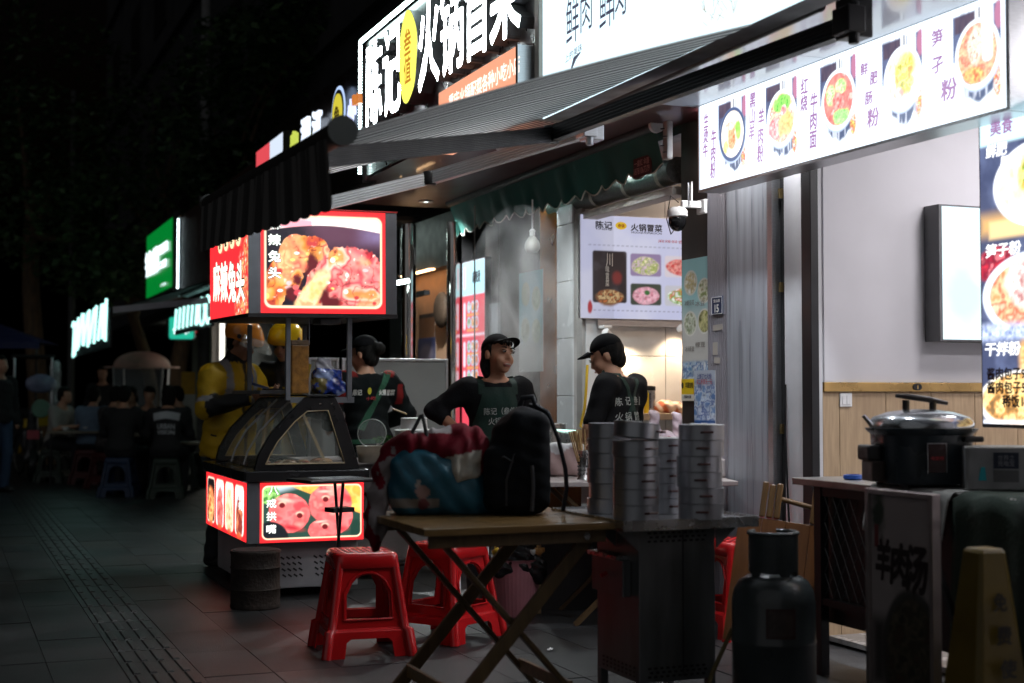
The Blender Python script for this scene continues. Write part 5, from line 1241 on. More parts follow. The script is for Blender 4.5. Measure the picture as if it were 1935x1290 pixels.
def strap(path, w, m=NYL):
    V, F = strip_mesh(path, w, 8, (0, 1, 0)); o = mesh_obj('shoulder_strap', V, F, m, bp, smooth=True); so = o.modifiers.new('thick', 'SOLIDIFY'); so.thickness = .014; so.offset = 0; return o
STP = mat('strap_webbing', (.007, .008, .013), .7, bump=.2, bs=80)
strap([(.06, .05, .42), (.1, .03, .41), (.125, .02, .36), (.135, .02, .25), (.13, .0, .12), (.12, -.02, .06)], .05, STP)
strap([(.08, .0, .43), (.13, -.03, .4), (.17, -.03, .3), (.2, -.02, .18), (.205, -.02, .1), (.19, -.02, .01)], .028, STP)
MB().tube([(.02, .03, .43), (.03, .02, .465), (.07, .01, .47), (.085, .01, .43)], .012, 8).build('carry_loop', STP, bp, smooth=60)

# ------------------------------------------------------------------ steel steamer cart and steamers
sc = thing('steamer_cart', pw(1180, 988, 5.31) * 1.0, RZN, 'dark stainless steel steamer cabinet on legs with a flat top', 'cart'); sc.location.z = 0
CST = mat('worn_steel', (.2, .205, .21), .46, .85, var=.2, vs=5, bump=.06, bs=20, stretch=(3, 3, .5))
MB().box(0, .57, 0, .67, .70, .722).build('top', mat('flat_steel_top', (.36, .36, .37), .3, .95, var=.08, vs=2), sc, bevel=.004)
lip = MB(); lip.box(-.004, .574, -.006, -.001, .69, .73); lip.box(-.006, -.001, -.004, .674, .69, .73); lip.box(.571, .576, -.004, .674, .69, .73); lip.box(0, .57, .671, .676, .69, .73); lip.build('rim', STEEL, sc)
MB().box(.113, .445, .105, .48, .1, .699).build('cabinet', CST, sc, bevel=.004)
for x in (.13, .428):
    for y in (.122, .463): MB().box(x - .016, x + .016, y - .016, y + .016, 0, .0995).build('leg', CST, sc)
for y in (.1, .3):
    MB().prism([(.446, .699), (.56, .699), (.446, .6)], y, y + .004).build('bracket', CST, sc); MB().prism([(.112, .699), (.0, .699), (.112, .6)], y, y + .004).build('bracket', CST, sc)
b = MB()
for k in range(10):
    for r in range(3): b.box(.15 + .026 * k + .008 * (r % 2), .163 + .026 * k + .008 * (r % 2), .1025, .1045, .665 - .016 * r, .673 - .016 * r); b.box(.15 + .026 * k + .008 * (r % 2), .163 + .026 * k + .008 * (r % 2), .1025, .1045, .15 - .016 * r, .158 - .016 * r)
for k in range(9):
    for r in range(3): b.box(.1105, .1125, .14 + .034 * k, .152 + .034 * k, .15 - .016 * r, .158 - .016 * r)
o = b.build('vent_holes', BLK, sc); o['kind'] = 'stuff'
MB().box(.06, .112, .2, .46, .56, .575).build('drawer_lip', STEEL, sc); MB().box(.075, .111, .17, .45, .42, .559).build('drawer', CST, sc, bevel=.003)
MB().tube([(.07, .3, .5), (.045, .3, .49)], .008, 8).build('tap_handle', mat('red_enamel', (.35, .02, .02), .35), sc)
MB().box(.3, .303, .1015, .1042, .12, .69).build('panel_seam', BLK, sc)
STM = mat('steamer_steel', (.4, .41, .44), .36, .9, var=.12, vs=4)
HND = mat('dark_red_handle', (.06, .012, .01), .35)
def steamer(label, loc, rz, lid=False, sq=1.):
    t = thing('steamer_basket', loc, rz, label, 'steamer', 'stacked steel steamer baskets')
    MB().lathe([(.084, 0), (.0872, .0015), (.0872, .054), (.0884, .0552), (.0884, .0592), (.084, .0598)] if not lid else [(.084, 0), (.0872, .0015), (.0872, .054), (.0884, .0552), (.0884, .059), (.08, .0598), (.02, .054)], 40).build('body', STM, t, smooth=40)
    MB().tube([(-.022, -.087, .03), (-.018, -.108, .032), (.018, -.108, .032), (.022, -.087, .03)], .0045, 6).build('handle', HND, t)
    return t
stacks = [('near left', pw(1202, 985, 5.44), 6, .55), ('near right', pw(1324, 980, 5.5), 6, .02), ('far left', pw(1152, 965, 5.78), 6, .95), ('short rear', pw(1258, 960, 5.78), 5, .3)]
ordn = ['bottom', 'second from bottom', 'third from bottom', 'fourth from bottom', 'fifth from bottom', 'topmost']
base = None
for nm, p, n, rz in stacks:
    for k in range(n):
        lb = f'steel steamer basket, {ordn[k] if k < n - 1 else "topmost"} of the {nm} stack' + (' with open lid side up' if 0 else '')
        loc = (p.x + RNG.uniform(-.004, .004), p.y + RNG.uniform(-.004, .004), .7225 + .0605 * k)
        if k == n - 1: t = steamer(lb, loc, rz, lid=True)
        elif base is None: base = t = steamer(lb, loc, rz)
        else: t = copy_tree(base, label=lb); t.location = loc
        t.rotation_euler = (0, 0, rz + RNG.uniform(-.12, .12))
    if nm == 'near left': t.rotation_euler = (.06, .09, rz + .6); t.location.z += .008
    ld_ = MB(); 
    for a in range(10):
        q = 2 * PI * a / 10; ld_.ball((.05 * math.cos(q) * RNG.uniform(.4, 1), .05 * math.sin(q) * RNG.uniform(.4, 1), .058), .016, 8, 5, (1.4, 1, .35))
    if nm != 'far left': ld_.build('crumpled_film', mat('white_cloth_liner', (.35, .35, .34), .7), t, smooth=60)
# ------------------------------------------------------------------ middle table and things on it
tp = thing('serving_table', pw(1035, 912, 7.3), RZN * .3, 'pale topped folding table with brown legs behind the steamers', 'table'); tp.location.z = 0
MB().box(0, 1.0, 0, .75, .725, .75).build('top', mat('pale_laminate', (.34, .3, .29), .35), tp, bevel=.004)
for y in (.1, .65):
    MB().bar((.06, y, .72), (.8, y, .0), .02, .05, (0, 1, 0)).build('leg', TWD, tp); MB().bar((.9, y + .03, .72), (.16, y + .03, .0), .02, .05, (0, 1, 0)).build('leg', TWD, tp)
t = thing('chopstick_holder', pw(1103, 894, 7.55), 0, 'perforated steel cup full of wooden chopsticks on the pale table', 'cup'); t.location.z = .7505
MB().lathe([(.036, 0), (.034, .006), (.03, .012), (.03, .15), (.032, .154)], 20).build('cup', STEEL, t, smooth=40)
b = MB()
for a in range(12):
    for r in range(6): q = 2 * PI * a / 12 + .2 * (r % 2); b.ball((.0302 * math.cos(q), .0302 * math.sin(q), .03 + .02 * r), .005, 6, 4)
o = b.build('holes', BLK, t); o['kind'] = 'stuff'
cp = None; CH = wood('bamboo_stick', (.32, .2, .08), (.45, .3, .14), .5, 2, 4)
for k in range(16):
    a = RNG.uniform(0, 2 * PI); r = RNG.uniform(.005, .02); o = cp.copy() if cp else MB().lathe([(.003, 0), (.0042, .25)], 6).build('chopstick', CH)
    if cp: COL.objects.link(o)
    cp = cp or o; o.location = (t.location.x + r * math.cos(a), t.location.y + r * math.sin(a), .765); o.rotation_euler = (RNG.uniform(-.12, .12), RNG.uniform(-.3, .12), 0)
    tag(o, 'bamboo chopstick standing in the perforated steel cup on the pale table', 'chopstick', 'chopsticks in the steel cup')
o = Sdf(.03).rbx((0, 0, .09), (.115, .09, .09), .02).disp(lambda P: .005 * np.sin(P[..., 0] * 60 + P[..., 2] * 40)).build('wrapped_carton', .01, mat('pinkish_carton', rough=.5, vcol=True, var=.2, vs=9, bump=.3, bs=30), col=lambda V: np.where((V[:, 2] > .14 + .02 * np.sin(V[:, 0] * 40))[:, None], np.array((.5, .5, .5)), np.array((.3, .2, .19)))); q = pw(1066, 890, 7.9); o.location = (q.x, q.y, .751)
tag(o, 'pinkish carton wrapped in white plastic on the pale table', 'box')
BAGM = mat('thin_white_bag', (.6, .55, .58), .25, alpha=.55, vcol=True, var=.15, vs=20, bump=.5, bs=40, coat=.3)
def plastic_bag(u, v, d, s_, label, z=.751):
    pz = Sdf(.03).ell((0, 0, .06), (.09, .07, .06)).ell((.03, .01, .07), (.07, .06, .055)).cap((-.015, 0, .11), (-.025, 0, .15), .022, .015).cap((-.03, 0, .15), (-.04, 0, .22), .012, .016).cap((-.02, 0, .15), (-.01, 0, .21), .01, .014)
    pz.disp(lambda P: .006 * np.sin(P[..., 0] * 80 + P[..., 2] * 60) * np.sin(P[..., 2] * 70 - P[..., 1] * 60))
    o = pz.build('plastic_bag', .008, BAGM, col=lambda V: np.where((V[:, 2] < .085 + .02 * np.sin(V[:, 0] * 40))[:, None], np.array(lin(200, 90, 85)), np.array(lin(225, 205, 215)))); q = pw(u, v, d); o.location = (q.x, q.y, z); o.scale = (s_,) * 3; return tag(o, label, 'bag', 'knotted plastic bags behind the steamers')
plastic_bag(1246, 860, 7.75, 1.1, 'knotted clear bag of red meat with upright handles behind the steamers', .86); plastic_bag(1288, 860, 7.9, 1.05, 'white and red plastic bag at the pilaster behind the steamers', .86)
o = MB().rbox(-.3, .3, -.15, .15, 0, .1, .03).build('stacked_tray', mat('pale_tray', (.4, .36, .36), .4), bevel=.01); q = pw(1262, 860, 7.85); o.location = (q.x, q.y, .7512); tag(o, 'shallow pale tray under the knotted plastic bags', 'tray')
o = MB().tube([pw(1110, 690, 8.9), pw(1108, 730, 8.85), pw(1105, 770, 8.8), pw(1097, 805, 8.75), pw(1106, 815, 8.7), pw(1112, 790, 8.7)], .009, 8).build('yellow_hose', mat('yellow_hose', (.5, .33, .01), .4)); tag(o, 'yellow gas hose hanging in front of the white tiles', 'hose')
# hotpot counter
hc = thing('hotpot_counter', W(-2.05, -.35, 0), RZW, 'white fronted serving counter of the hotpot shop with orange edging', 'counter')
CW = mat('grubby_white_panel', (.28, .27, .28), .5, var=.2, vs=4)
MB().box(0, 1.75, 0, .32, .1, .76).build('front_panel', CW, hc, bevel=.004); MB().box(-.02, 1.77, -.03, .33, .762, .8).build('top', STEEL, hc, bevel=.004); MB().box(.02, 1.73, .05, .3, 0, .098).build('kick_board', BLK, hc)
MB().box(0, 1.75, -.012, -.001, .66, .7).build('orange_edge', mat('orange_edging', (.34, .14, .04), .5), hc)
h2 = thing('side_counter', W(-2.0, -1.75, 0), RZN, 'white counter beside the snack cart with brown edge strip and foot rail', 'counter')
MB().box(0, 1.1, 0, .5, .12, .74).build('front_panel', CW, h2, bevel=.004); MB().box(-.02, 1.12, -.03, .52, .742, .775).build('top', mat('pale_laminate', (.34, .3, .29), .35), h2, bevel=.003); MB().box(0, 1.1, -.012, -.001, .4, .43).build('brown_edge', mat('orange_edging', (.34, .14, .04), .5), h2)
MB().tube([(0, -.05, .09), (1.1, -.05, .09)], .018, 8).build('foot_rail', BLK, h2)
for x in (.05, 1.05): MB().box(x - .02, x + .02, .02, .06, 0, .118).build('leg', BLK, h2)
text('火锅', .16, .12, mat('pink_ink', (.5, .1, .15), .5), h2, .3, -.002, .56, bold=.02)
CLR = mat('cloudy_container', (.5, .45, .38), .25, alpha=.6, var=.1)
q = pw(700, 870, 8.9); t = thing('plastic_container', (q.x, q.y, .776), 0, 'clear round container with lid flipped up beside the cart', 'container')
MB().lathe([(.075, 0), (.09, .1), (.093, .103), (.088, .1), (.073, .004)], 28).build('tub', CLR, t, smooth=50); MB().lathe([(.07, .004), (.08, .06)], 20).build('contents', mat('pale_food', (.4, .26, .13), .5, var=.4, vs=30), t)
o = MB().lathe([(.09, 0), (.088, .006), (.06, .008), (.001, .008)], 28).build('lid', mat('clear_lid', (.5, .52, .52), .15, alpha=.12), t, smooth=40); MB().tube([(.09 * math.cos(k * PI / 14), .09 * math.sin(k * PI / 14), 0) for k in range(29)], .003, 6, cap=False).build('lid_rim', mat('lid_rim_plastic', (.5, .52, .5), .2, alpha=.6), o); o.location = (.0, .09, .18); o.rotation_euler = (1.35, 0, 0)
q = pw(782, 825, 9.3); t = thing('white_pot', (q.x, q.y, .776), 0, 'two tier white plastic tub beside a steel pot of greens', 'pot'); MB().lathe([(.11, 0), (.125, .18), (.13, .19), (.12, .195), (.09, .2), (.085, .26), (.088, .27), (.08, .272)], 28).build('tub', WHITE, t, smooth=40)
q = pw(727, 850, 9.3); t = thing('steel_pot', (q.x, q.y, .776), 0, 'small steel pot filled with green herbs behind the jacket', 'pot'); MB().lathe([(.05, 0), (.055, .1), (.058, .104)], 22).build('pot', STEEL, t, smooth=40)
b = MB()
for k in range(60):
    x, y, z = RNG.gauss(.01, .028), RNG.gauss(0, .025), .1 + RNG.random() * .05; a = RNG.uniform(0, 6.3); l = .018
    b.add([(x, y, z), (x + l * math.cos(a), y + l * math.sin(a), z + .012), (x + 1.8 * l * math.cos(a), y + 1.8 * l * math.sin(a), z), (x + l * math.cos(a + .6), y + l * math.sin(a + .6), z - .004)], [(0, 1, 2, 3)])
o = b.build('herb_leaves', mat('green_herb', (.03, .12, .02), .5, var=.4), t); o['kind'] = 'stuff'
o = MB().rbox(-.012, .012, -.09, .09, 0, .2, .01).build('board_back', WHITE, bevel=.004); q = pw(901, 880, 7.6); o.location = (q.x - .02, q.y, .66); o.rotation_euler = (0, 0, RZN + PI / 2); o.name = 'white_chair_back'; tag(o, 'white rounded chair back peeking out behind the red jacket', 'chair')
CB = o; b = MB().tube([(0, -.08, -.66), (0, -.08, .0)], .012, 8); b.tube([(0, .08, -.66), (0, .08, .0)], .012, 8); b.build('legs_frame', WHITE, CB)
# steel trays with film near the pillar
o = MB().rbox(-.2, .2, -.1, .1, 0, .16, .02).build('steel_basin', STEEL, bevel=.006); q = pw(1050, 870, 8.95); o.location = W(-1.15, -.17, .801); o.rotation_euler = (0, 0, RZW); tag(o, 'rectangular steel basin on the hotpot counter by the tiled pillar', 'basin')
o = MB().box(-.2, .2, -.012, 0, 0, .012).build('led_strip', glow('green_white_led', (.6, 1, .85), 2.0)); o.location = W(-1.15, -.275, .965); o.rotation_euler = (0, 0, RZW); tag(o, 'thin greenish white light strip on the basin edge', 'light strip')
# pot that steams, steam
t = thing('steaming_pot', W(-1.75, -.2, .801), 0, 'large steel stock pot steaming on the hotpot counter', 'pot'); MB().lathe([(.14, 0), (.15, .01), (.15, .2), (.155, .205), (.145, .2), (.14, .02)], 30).build('pot', STEEL, t, smooth=40)
sm = bpy.data.materials.new('steam'); sm.use_nodes = True; nt = sm.node_tree; nt.nodes.remove(nt.nodes['Principled BSDF'])
pv = nt.nodes.new('ShaderNodeVolumePrincipled'); tc = nt.nodes.new('ShaderNodeTexCoord'); nz = nt.nodes.new('ShaderNodeTexNoise'); nz.inputs['Scale'].default_value = 2.6; nz.inputs['Detail'].default_value = 5; nz.inputs['Roughness'].default_value = .55; nz.inputs['Distortion'].default_value = .9
mp = nt.nodes.new('ShaderNodeMapping'); mp.inputs['Scale'].default_value = (1.3, 1.3, .8); nt.links.new(tc.outputs['Object'], mp.inputs[0]); nt.links.new(mp.outputs[0], nz.inputs['Vector'])
mr = nt.nodes.new('ShaderNodeMapRange'); mr.inputs[1].default_value = .42; mr.inputs[2].default_value = .72; mr.inputs[3].default_value = 0; mr.inputs[4].default_value = 1; nt.links.new(nz.outputs['Fac'], mr.inputs[0])
gr = nt.nodes.new('ShaderNodeTexGradient'); gr.gradient_type = 'SPHERICAL'; mg = nt.nodes.new('ShaderNodeMapping'); mg.inputs['Scale'].default_value = (2.2, 2.6, 1.15); nt.links.new(tc.outputs['Object'], mg.inputs[0]); nt.links.new(mg.outputs[0], gr.inputs[0])
mu = nt.nodes.new('ShaderNodeMath'); mu.operation = 'MULTIPLY'; nt.links.new(mr.outputs[0], mu.inputs[0]); nt.links.new(gr.outputs['Fac'], mu.inputs[1])
m2 = nt.nodes.new('ShaderNodeMath'); m2.operation = 'MULTIPLY'; m2.inputs[1].default_value = 5.5; nt.links.new(mu.outputs[0], m2.inputs[0]); nt.links.new(m2.outputs[0], pv.inputs['Density']); pv.inputs['Color'].default_value = (.95, .95, .97, 1)
nt.links.new(pv.outputs[0], nt.nodes['Material Output'].inputs['Volume'])
o = MB().ball((0, 0, 0), 1, 24, 14, (.4, .36, .8)).build('steam', sm); q = pw(985, 620, 9.1); o.location = (q.x, q.y, q.z); tag(o, 'pale drifting steam rising from the hotpot counter', kind='stuff')
# pink bin
q = pw(975, 1160, 7.78); t = thing('waste_bin', (q.x, q.y, 0), .3, 'ribbed pink bin with black liner and rubbish under the table', 'bin')
rings = []
for z, r in ((0, .105), (.01, .11), (.3, .135), (.31, .138)):
    rings.append([(r * (1 + .012 * (k % 2)) * math.cos(2 * PI * k / 72), r * (1 + .012 * (k % 2)) * math.sin(2 * PI * k / 72), z) for k in range(72)])
MB().loft(rings).build('bin_body', mat('pink_plastic', (.3, .12, .14), .45), t)
Sdf(.02).cap((0, 0, .29), (0, 0, .32), .135, .13).ell((.09, -.08, .25), (.065, .06, .08)).ell((-.1, -.06, .27), (.05, .05, .06)).disp(lambda P: .007 * np.sin(P[..., 0] * 70 + P[..., 2] * 50) * np.sin(P[..., 2] * 60 + P[..., 1] * 40)).build('liner', .01, mat('black_bin_liner', (.008, .008, .009), .25, bump=.6, bs=40), t)
for nm, c, p, r in (('yellow_wrapper', (.45, .3, .02), (-.06, -.05, .35), .06), ('white_tissue', (.5, .5, .5), (.06, -.06, .345), .045), ('brown_wrapper', (.35, .18, .05), (.1, -.03, .35), .045)):
    o = Sdf(.02).ell((0, 0, 0), (r * 1.2, r, r * .6)).disp(lambda P: .01 * np.sin(P[..., 0] * 90) * np.sin(P[..., 1] * 80 + P[..., 2] * 90)).build(nm, .009, mat(nm + '_film', c, .35, bump=.4, bs=40)); o.location = (q.x + p[0], q.y + p[1], p[2]); tag(o, {'yellow_wrapper': 'crumpled yellow wrapper in the pink bin', 'white_tissue': 'white tissue scrunched in the bin top', 'brown_wrapper': 'brown paper scrap at the bin rim'}[nm], 'rubbish')
q = pw(1015, 1155, 7.85); o = MB().lathe([(.022, 0), (.022, .7)], 12).build('wooden_post', wood('bare_pine', (.3, .2, .11), (.4, .28, .16), .6, 2, 3), smooth=40); o.location = (q.x, q.y, 0); tag(o, 'round bare wooden post standing beside the pink bin', 'post')
q = pw(945, 1060, 8.2); o = Sdf(.03).rbx((0, 0, .18), (.07, .05, .18), .03).disp(lambda P: .012 * np.sin(P[..., 0] * 60) * np.sin(P[..., 2] * 20)).build('hanging_cloth', .012, mat('grey_rag', (.16, .17, .18), .8, var=.3)); o.location = (q.x, q.y, .33); tag(o, 'grey rag hanging under the counter behind the table legs', 'cloth')
o = MB().rbox(-.1, .1, -.12, .12, 0, .12, .02).build('wooden_crate', mat('orange_crate', (.3, .11, .03), .45, var=.3), bevel=.008); q = pw(1055, 925, 8.3); o.location = (q.x, q.y - .1, .56); o.rotation_euler = (0, 0, .3)
o.name = 'orange_box'; tag(o, 'orange box on the low shelf under the pale table', 'box')
o = MB().box(-.4, .4, -.2, .2, .52, .558).build('low_bench', mat('dark_bench', (.05, .05, .05), .5)); MB().box(-.38, .38, -.15, .15, 0, .519).build('bench_base', DARK, o); q = pw(1060, 925, 8.3); o.location = (q.x + .2, q.y - .1, 0); o.rotation_euler = (0, 0, .3); tag(o, 'dark low bench under the pale folding table', 'bench')

# ------------------------------------------------------------------ grey partition screens
t = thing('partition_screen', W(-3.0, -2.2, 0), RZN, 'grey framed partition panels standing behind the dark jacketed woman', 'partition')
xr = spl(846, 700, -3.0)[1] + 2.2; xm = spl(643, 700, -3.0)[1] + 2.2; xl = spl(582, 700, -3.0)[1] + 2.2; zt_ = spl(740, 677, -3.0)[2]
PAN = mat('grey_frosted_panel', (.26, .26, .255), .55, var=.12, vs=3, bump=.05, bs=90)
for x0, x1 in ((xl, xm - .012), (xm + .012, xr)):
    MB().box(x0 + .02, x1 - .02, .0, .012, .12, zt_ - .02).build('panel', PAN, t)
    for bx in ((x0, x0 + .02, -.012, .024, 0, zt_), (x1 - .02, x1, -.012, .024, 0, zt_), (x0 + .021, x1 - .021, -.012, .024, zt_ - .02, zt_), (x0 + .021, x1 - .021, -.012, .024, .1, .12)): MB().box(*bx).build('frame_bar', ALU, t, bevel=.002)

# ------------------------------------------------------------------ right foreground
q = pw(1463, 1330, 5.42); gc = thing('gas_cylinder', (q.x, q.y, 0), .2, 'dark grey green gas cylinder with collar beside the steel cabinet', 'gas cylinder')
GC = mat('grey_green_enamel', (.036, .044, .046), .32, var=.4, vs=5, bump=.06, bs=20, coat=.2)
MB().lathe([(.12, .0), (.125, .04), (.14, .045), (.152, .07), (.157, .11), (.157, .262), (.1595, .268), (.1595, .276), (.157, .282), (.157, .42), (.15, .46), (.13, .495), (.1, .515), (.06, .525), (.03, .528)], 40).build('body', GC, gc, smooth=50)
V = []; F = []; n = 40
for k in range(n + 1):
    a = math.radians(-240 + 300 * k / n); top = .672 + (.012 if k % 20 in (3, 4, 5, 15, 16, 17) else 0); bot = .53 if (k % 10) > 2 else .51
    for r in (.093, .087): V += [(r * math.cos(a), r * math.sin(a), bot), (r * math.cos(a), r * math.sin(a), top)]
for k in range(n):
    a = 4 * k; b_ = a + 4; F += [(a, b_, b_ + 1, a + 1), (a + 2, a + 3, b_ + 3, b_ + 2), (a + 1, b_ + 1, b_ + 3, a + 3)]
mesh_obj('collar', V, F, GC, gc, smooth=False); MB().tube([(.093 * math.cos(math.radians(-240 + 300 * k / 30)), .093 * math.sin(math.radians(-240 + 300 * k / 30)), .678) if 0 else (.092 * math.cos(math.radians(-240 + 300 * k / 30)), .092 * math.sin(math.radians(-240 + 300 * k / 30)), .676) for k in range(31)], .008, 8).build('collar_rim', GC, gc, smooth=60)
MB().lathe([(.018, .525), (.02, .6), (.03, .605), (.03, .63), (.01, .635)], 14).build('valve', BRASS, gc, smooth=40)
pc = Pic(.8, 40, (60, 40, 36)); pc.food(np.ones_like(pc.X), [(40, 28, 26), (90, 70, 60), (60, 30, 28)], 18, 3); lb = MB(); V = []; cs = []; 
for i in range(9):
    a = math.radians(-122 + 40 * i / 8)
    for j in range(9): V.append((.1585 * math.cos(a), .1585 * math.sin(a), .3 + .11 * j / 8 - (.0 if i < 9 else 0))); n_ = fbm(np.array([i * .9]), np.array([j * 1.3]), 2)[0]; cs.append(np.array((.03, .02, .018)) * (.6 + 1.6 * n_) if 0 < i < 8 and 0 < j < 8 else np.array((.03, .005, .005)))
F = [(i * 9 + j, i * 9 + 9 + j, i * 9 + 10 + j, i * 9 + j + 1) for i in range(8) for j in range(8)]
mesh_obj('worn_label', V, F, mat('worn_label_print', rough=.5, vcol=True), gc, cols=np.array(cs))
MB().tube([(-.12, .12, .3), (-.2, .14, .12), (-.24, .1, .04), (-.4, .05, .02), (-.5, .1, .03)], .009, 8).build('gas_hose', mat('orange_brown_hose', (.12, .09, .03), .5), gc)
# folded wooden table leaning
q = pw(1470, 1150, 6.35); lt = thing('folded_table', (q.x, q.y + .1, 0), RZN * .2 - .25, 'folded wooden table leaning upright behind the gas cylinder', 'table')
lt.rotation_euler = (-.2, .13, -.2)
OW = wood('orange_varnished_board', (.13, .045, .01), (.19, .07, .018), .35, 2, 2.5, coat=.3)
TWL = wood('honey_leg_wood', (.1, .05, .015), (.16, .085, .03), .35, 2, 3, coat=.3)
for k in range(4): MB().box(-.24 + .108 * k + .0007, -.24 + .108 * (k + 1) - .0007, -.012, .012, .06, .63).build('top_plank', OW, lt, bevel=.002)
for x in (-.15, .08):
    for j in range(3): MB()  .rbox(x + j * .033, x + j * .033 + .028, -.02, .02, .635, .8 - .008 * (j == 1), .008).build('leg', TWL, lt, bevel=.006)
MB().tube([(-.06, 0, .73), (.09, 0, .71)], .012, 10).build('stretcher', TWL, lt, smooth=60)
for x in (-.17, .16): MB().box(x, x + .04, -.01, .02, 0, .059).build('leg_foot', TWD, lt)
# long side counter with draped cloth
zc = .835
rc = thing('metal_side_counter', pw(1540, 935, 6.15), RZW, 'dark metal side counter with diamond mesh door under the rice cooker', 'counter'); rc.location.z = 0
DM = mat('dark_steel_frame', (.03, .03, .032), .45, .6)
MB().box(-.15, 1.9, -.02, .62, zc - .03, zc).build('top', mat('worn_steel_top', (.35, .34, .33), .35, .8, var=.2), rc, bevel=.004)
for bx in ((0, .04, 0, .04, 0, zc - .031), (.42, .46, 0, .04, 0, zc - .031), (.041, .419, .005, .035, .3, .33), (.041, .419, .005, .035, zc - .07, zc - .032)): MB().box(*bx).build('frame_bar', DM, rc)
MB().box(-.1, 1.8, .06, .6, .22, zc - .032).build('cabinet', mat('very_dark_cabinet', (.014, .014, .015), .5), rc)
b = MB()
for k in range(-6, 8):
    for sg in (1, -1):
        a0 = Vector((.04 + .06 * k, .02, .33)); a1 = a0 + Vector((sg * .24, 0, .435)); 
        # clip the wire to the door opening
        p0, p1 = a0.copy(), a1.copy()
        for xx, keep in ((.042, 1), (.418, -1)):
            f0, f1 = (p0.x - xx) * keep, (p1.x - xx) * keep
            if f0 < 0 and f1 < 0: p0 = None; break
            if f0 < 0: p0 = p0.lerp(p1, f0 / (f0 - f1))
            elif f1 < 0: p1 = p0.lerp(p1, f0 / (f0 - f1))
        if p0 is not None and (p1 - p0).length > .02: b.tube([p0, p1], .002, 4)
o = b.build('diamond_mesh', mat('mesh_wire', (.1, .1, .1), .4, .8), rc); o['kind'] = 'stuff'
q = pw(1612, 925, 6.1); o = MB().lathe([(.035, 0), (.042, .006), (.04, .02), (.03, .022), (.028, .008)], 20).build('blue_dish', mat('blue_plastic', (.02, .07, .3), .35), smooth=40); o.location = (q.x, q.y, zc + .001); tag(o, 'small round blue dish on the side counter left of the cooker', 'dish')
# draped cloths
def drape_cloth(name, x0, x1, y0, y1, drop, m, label, seed, base=rc):
    V = []; F = []; nx, ny = 40, 24
    for i in range(nx + 1):
        for j in range(ny + 1):
            x = x0 + (x1 - x0) * i / nx; L = (y1 - y0) + drop * (1 + .12 * math.sin(i * .31 + seed)); l = L * j / ny
            if l < y1 - y0: y, z = y1 - l, zc + .003 + .003 * math.sin(i * .9 + seed)
            else: y, z = y0 - .014 - .018 * (1 + math.sin(i * .8 + seed)) * min(1, (l - (y1 - y0)) / drop), zc + .002 - (l - (y1 - y0))
            V.append((x, y - .006, z))
    for i in range(nx):
        for j in range(ny): k = i * (ny + 1) + j; F.append((k, k + 1, k + ny + 2, k + ny + 1))
    o = mesh_obj(name, V, F, m, None, smooth=True); so = o.modifiers.new('thick', 'SOLIDIFY'); so.thickness = .004; so.offset = 1
    o.location = base.location; o.rotation_euler = base.rotation_euler; return tag(o, label, 'cloth')
drape_cloth('grey_cloth', .46, .95, -.03, .5, .16, mat('grey_cotton', (.22, .22, .21), .85, var=.2, bump=.2, bs=60), 'grey cloth under the rice cooker hanging over the counter front', 1)
drape_cloth('dark_cloth', .97, 1.9, -.03, .55, .78, mat('dark_green_cloth', (.01, .022, .014), .8, var=.3, bump=.2, bs=60), 'dark green cloth covering the right end of the counter', 2)
# rice cooker
q = pw(1748, 900, 5.55); k_ = thing('rice_cooker', (q.x, q.y + .05, zc + .008), .12, 'large dark rice cooker with domed silver lid on the counter', 'rice cooker')
RCM = mat('dark_blue_grey_enamel', (.022, .03, .037), .28, var=.15, vs=3, coat=.2)
def oval(rx, ry, z, n=48, pw_=2.6): return [(rx * math.copysign(abs(math.cos(a)) ** (2 / pw_), math.cos(a)), ry * math.copysign(abs(math.sin(a)) ** (2 / pw_), math.sin(a)), z) for a in [2 * PI * i / n for i in range(n)]]
MB().loft([oval(.17, .17, .012), oval(.175, .175, .02), oval(.185, .185, .2), oval(.2, .2, .215), oval(.205, .205, .225), oval(.19, .19, .226)]).build('body', RCM, k_, smooth=40)
for a in range(4): x, y = .12 * (1 if a % 2 else -1), .12 * (1 if a > 1 else -1); MB().lathe([(.018, 0), (.02, .0115)], 10, (x, y, 0)).build('foot', BLK, k_)
MB().loft([oval(.19, .19, .228), oval(.19, .19, .25), oval(.175, .175, .268), oval(.12, .12, .288), oval(.05, .05, .298), oval(.01, .01, .299)]).build('lid', mat('silver_lid', (.4, .42, .44), .2, .9, var=.1), k_, smooth=60)
MB().tube([(-.06, 0, .296), (-.06, 0, .335)], .014, 10).build('handle_post', BLK, k_); MB().tube([(.05, 0, .296), (.05, 0, .328)], .014, 10).build('handle_post', BLK, k_); MB().tube([(-.1, 0, .352), (-.05, 0, .348), (.03, 0, .338), (.11, 0, .322)], [.008, .012, .013, .008], 10).build('lid_handle', BLK, k_, smooth=60)
MB().box(-.24, -.185, -.06, .06, .1, .16).build('control_box', BLK, k_, bevel=.01); MB().box(-.225, -.175, -.07, .05, .02, .099).build('control_panel', mat('dark_panel', (.02, .012, .01), .3), k_, bevel=.004)
MB().tube([(-.21, -.03, .235), (-.245, -.03, .275)], [.011, .008], 8).build('paddle_handle', CHROME, k_, smooth=50)
MB().box(-.055, .02, -.192, -.181, .06, .17).build('badge', mat('dark_badge', (.03, .012, .012), .25), k_, bevel=.002); fr = MB(); fr.box(-.056, -.054, -.193, -.191, .059, .171); fr.box(.019, .021, -.193, -.191, .059, .171); fr.box(-.056, .021, -.193, -.191, .17, .172); fr.build('badge_frame', ALU, k_)
text('电饭锅', .05, .015, INKR, k_, -.017, -.194, .115, bold=.01)
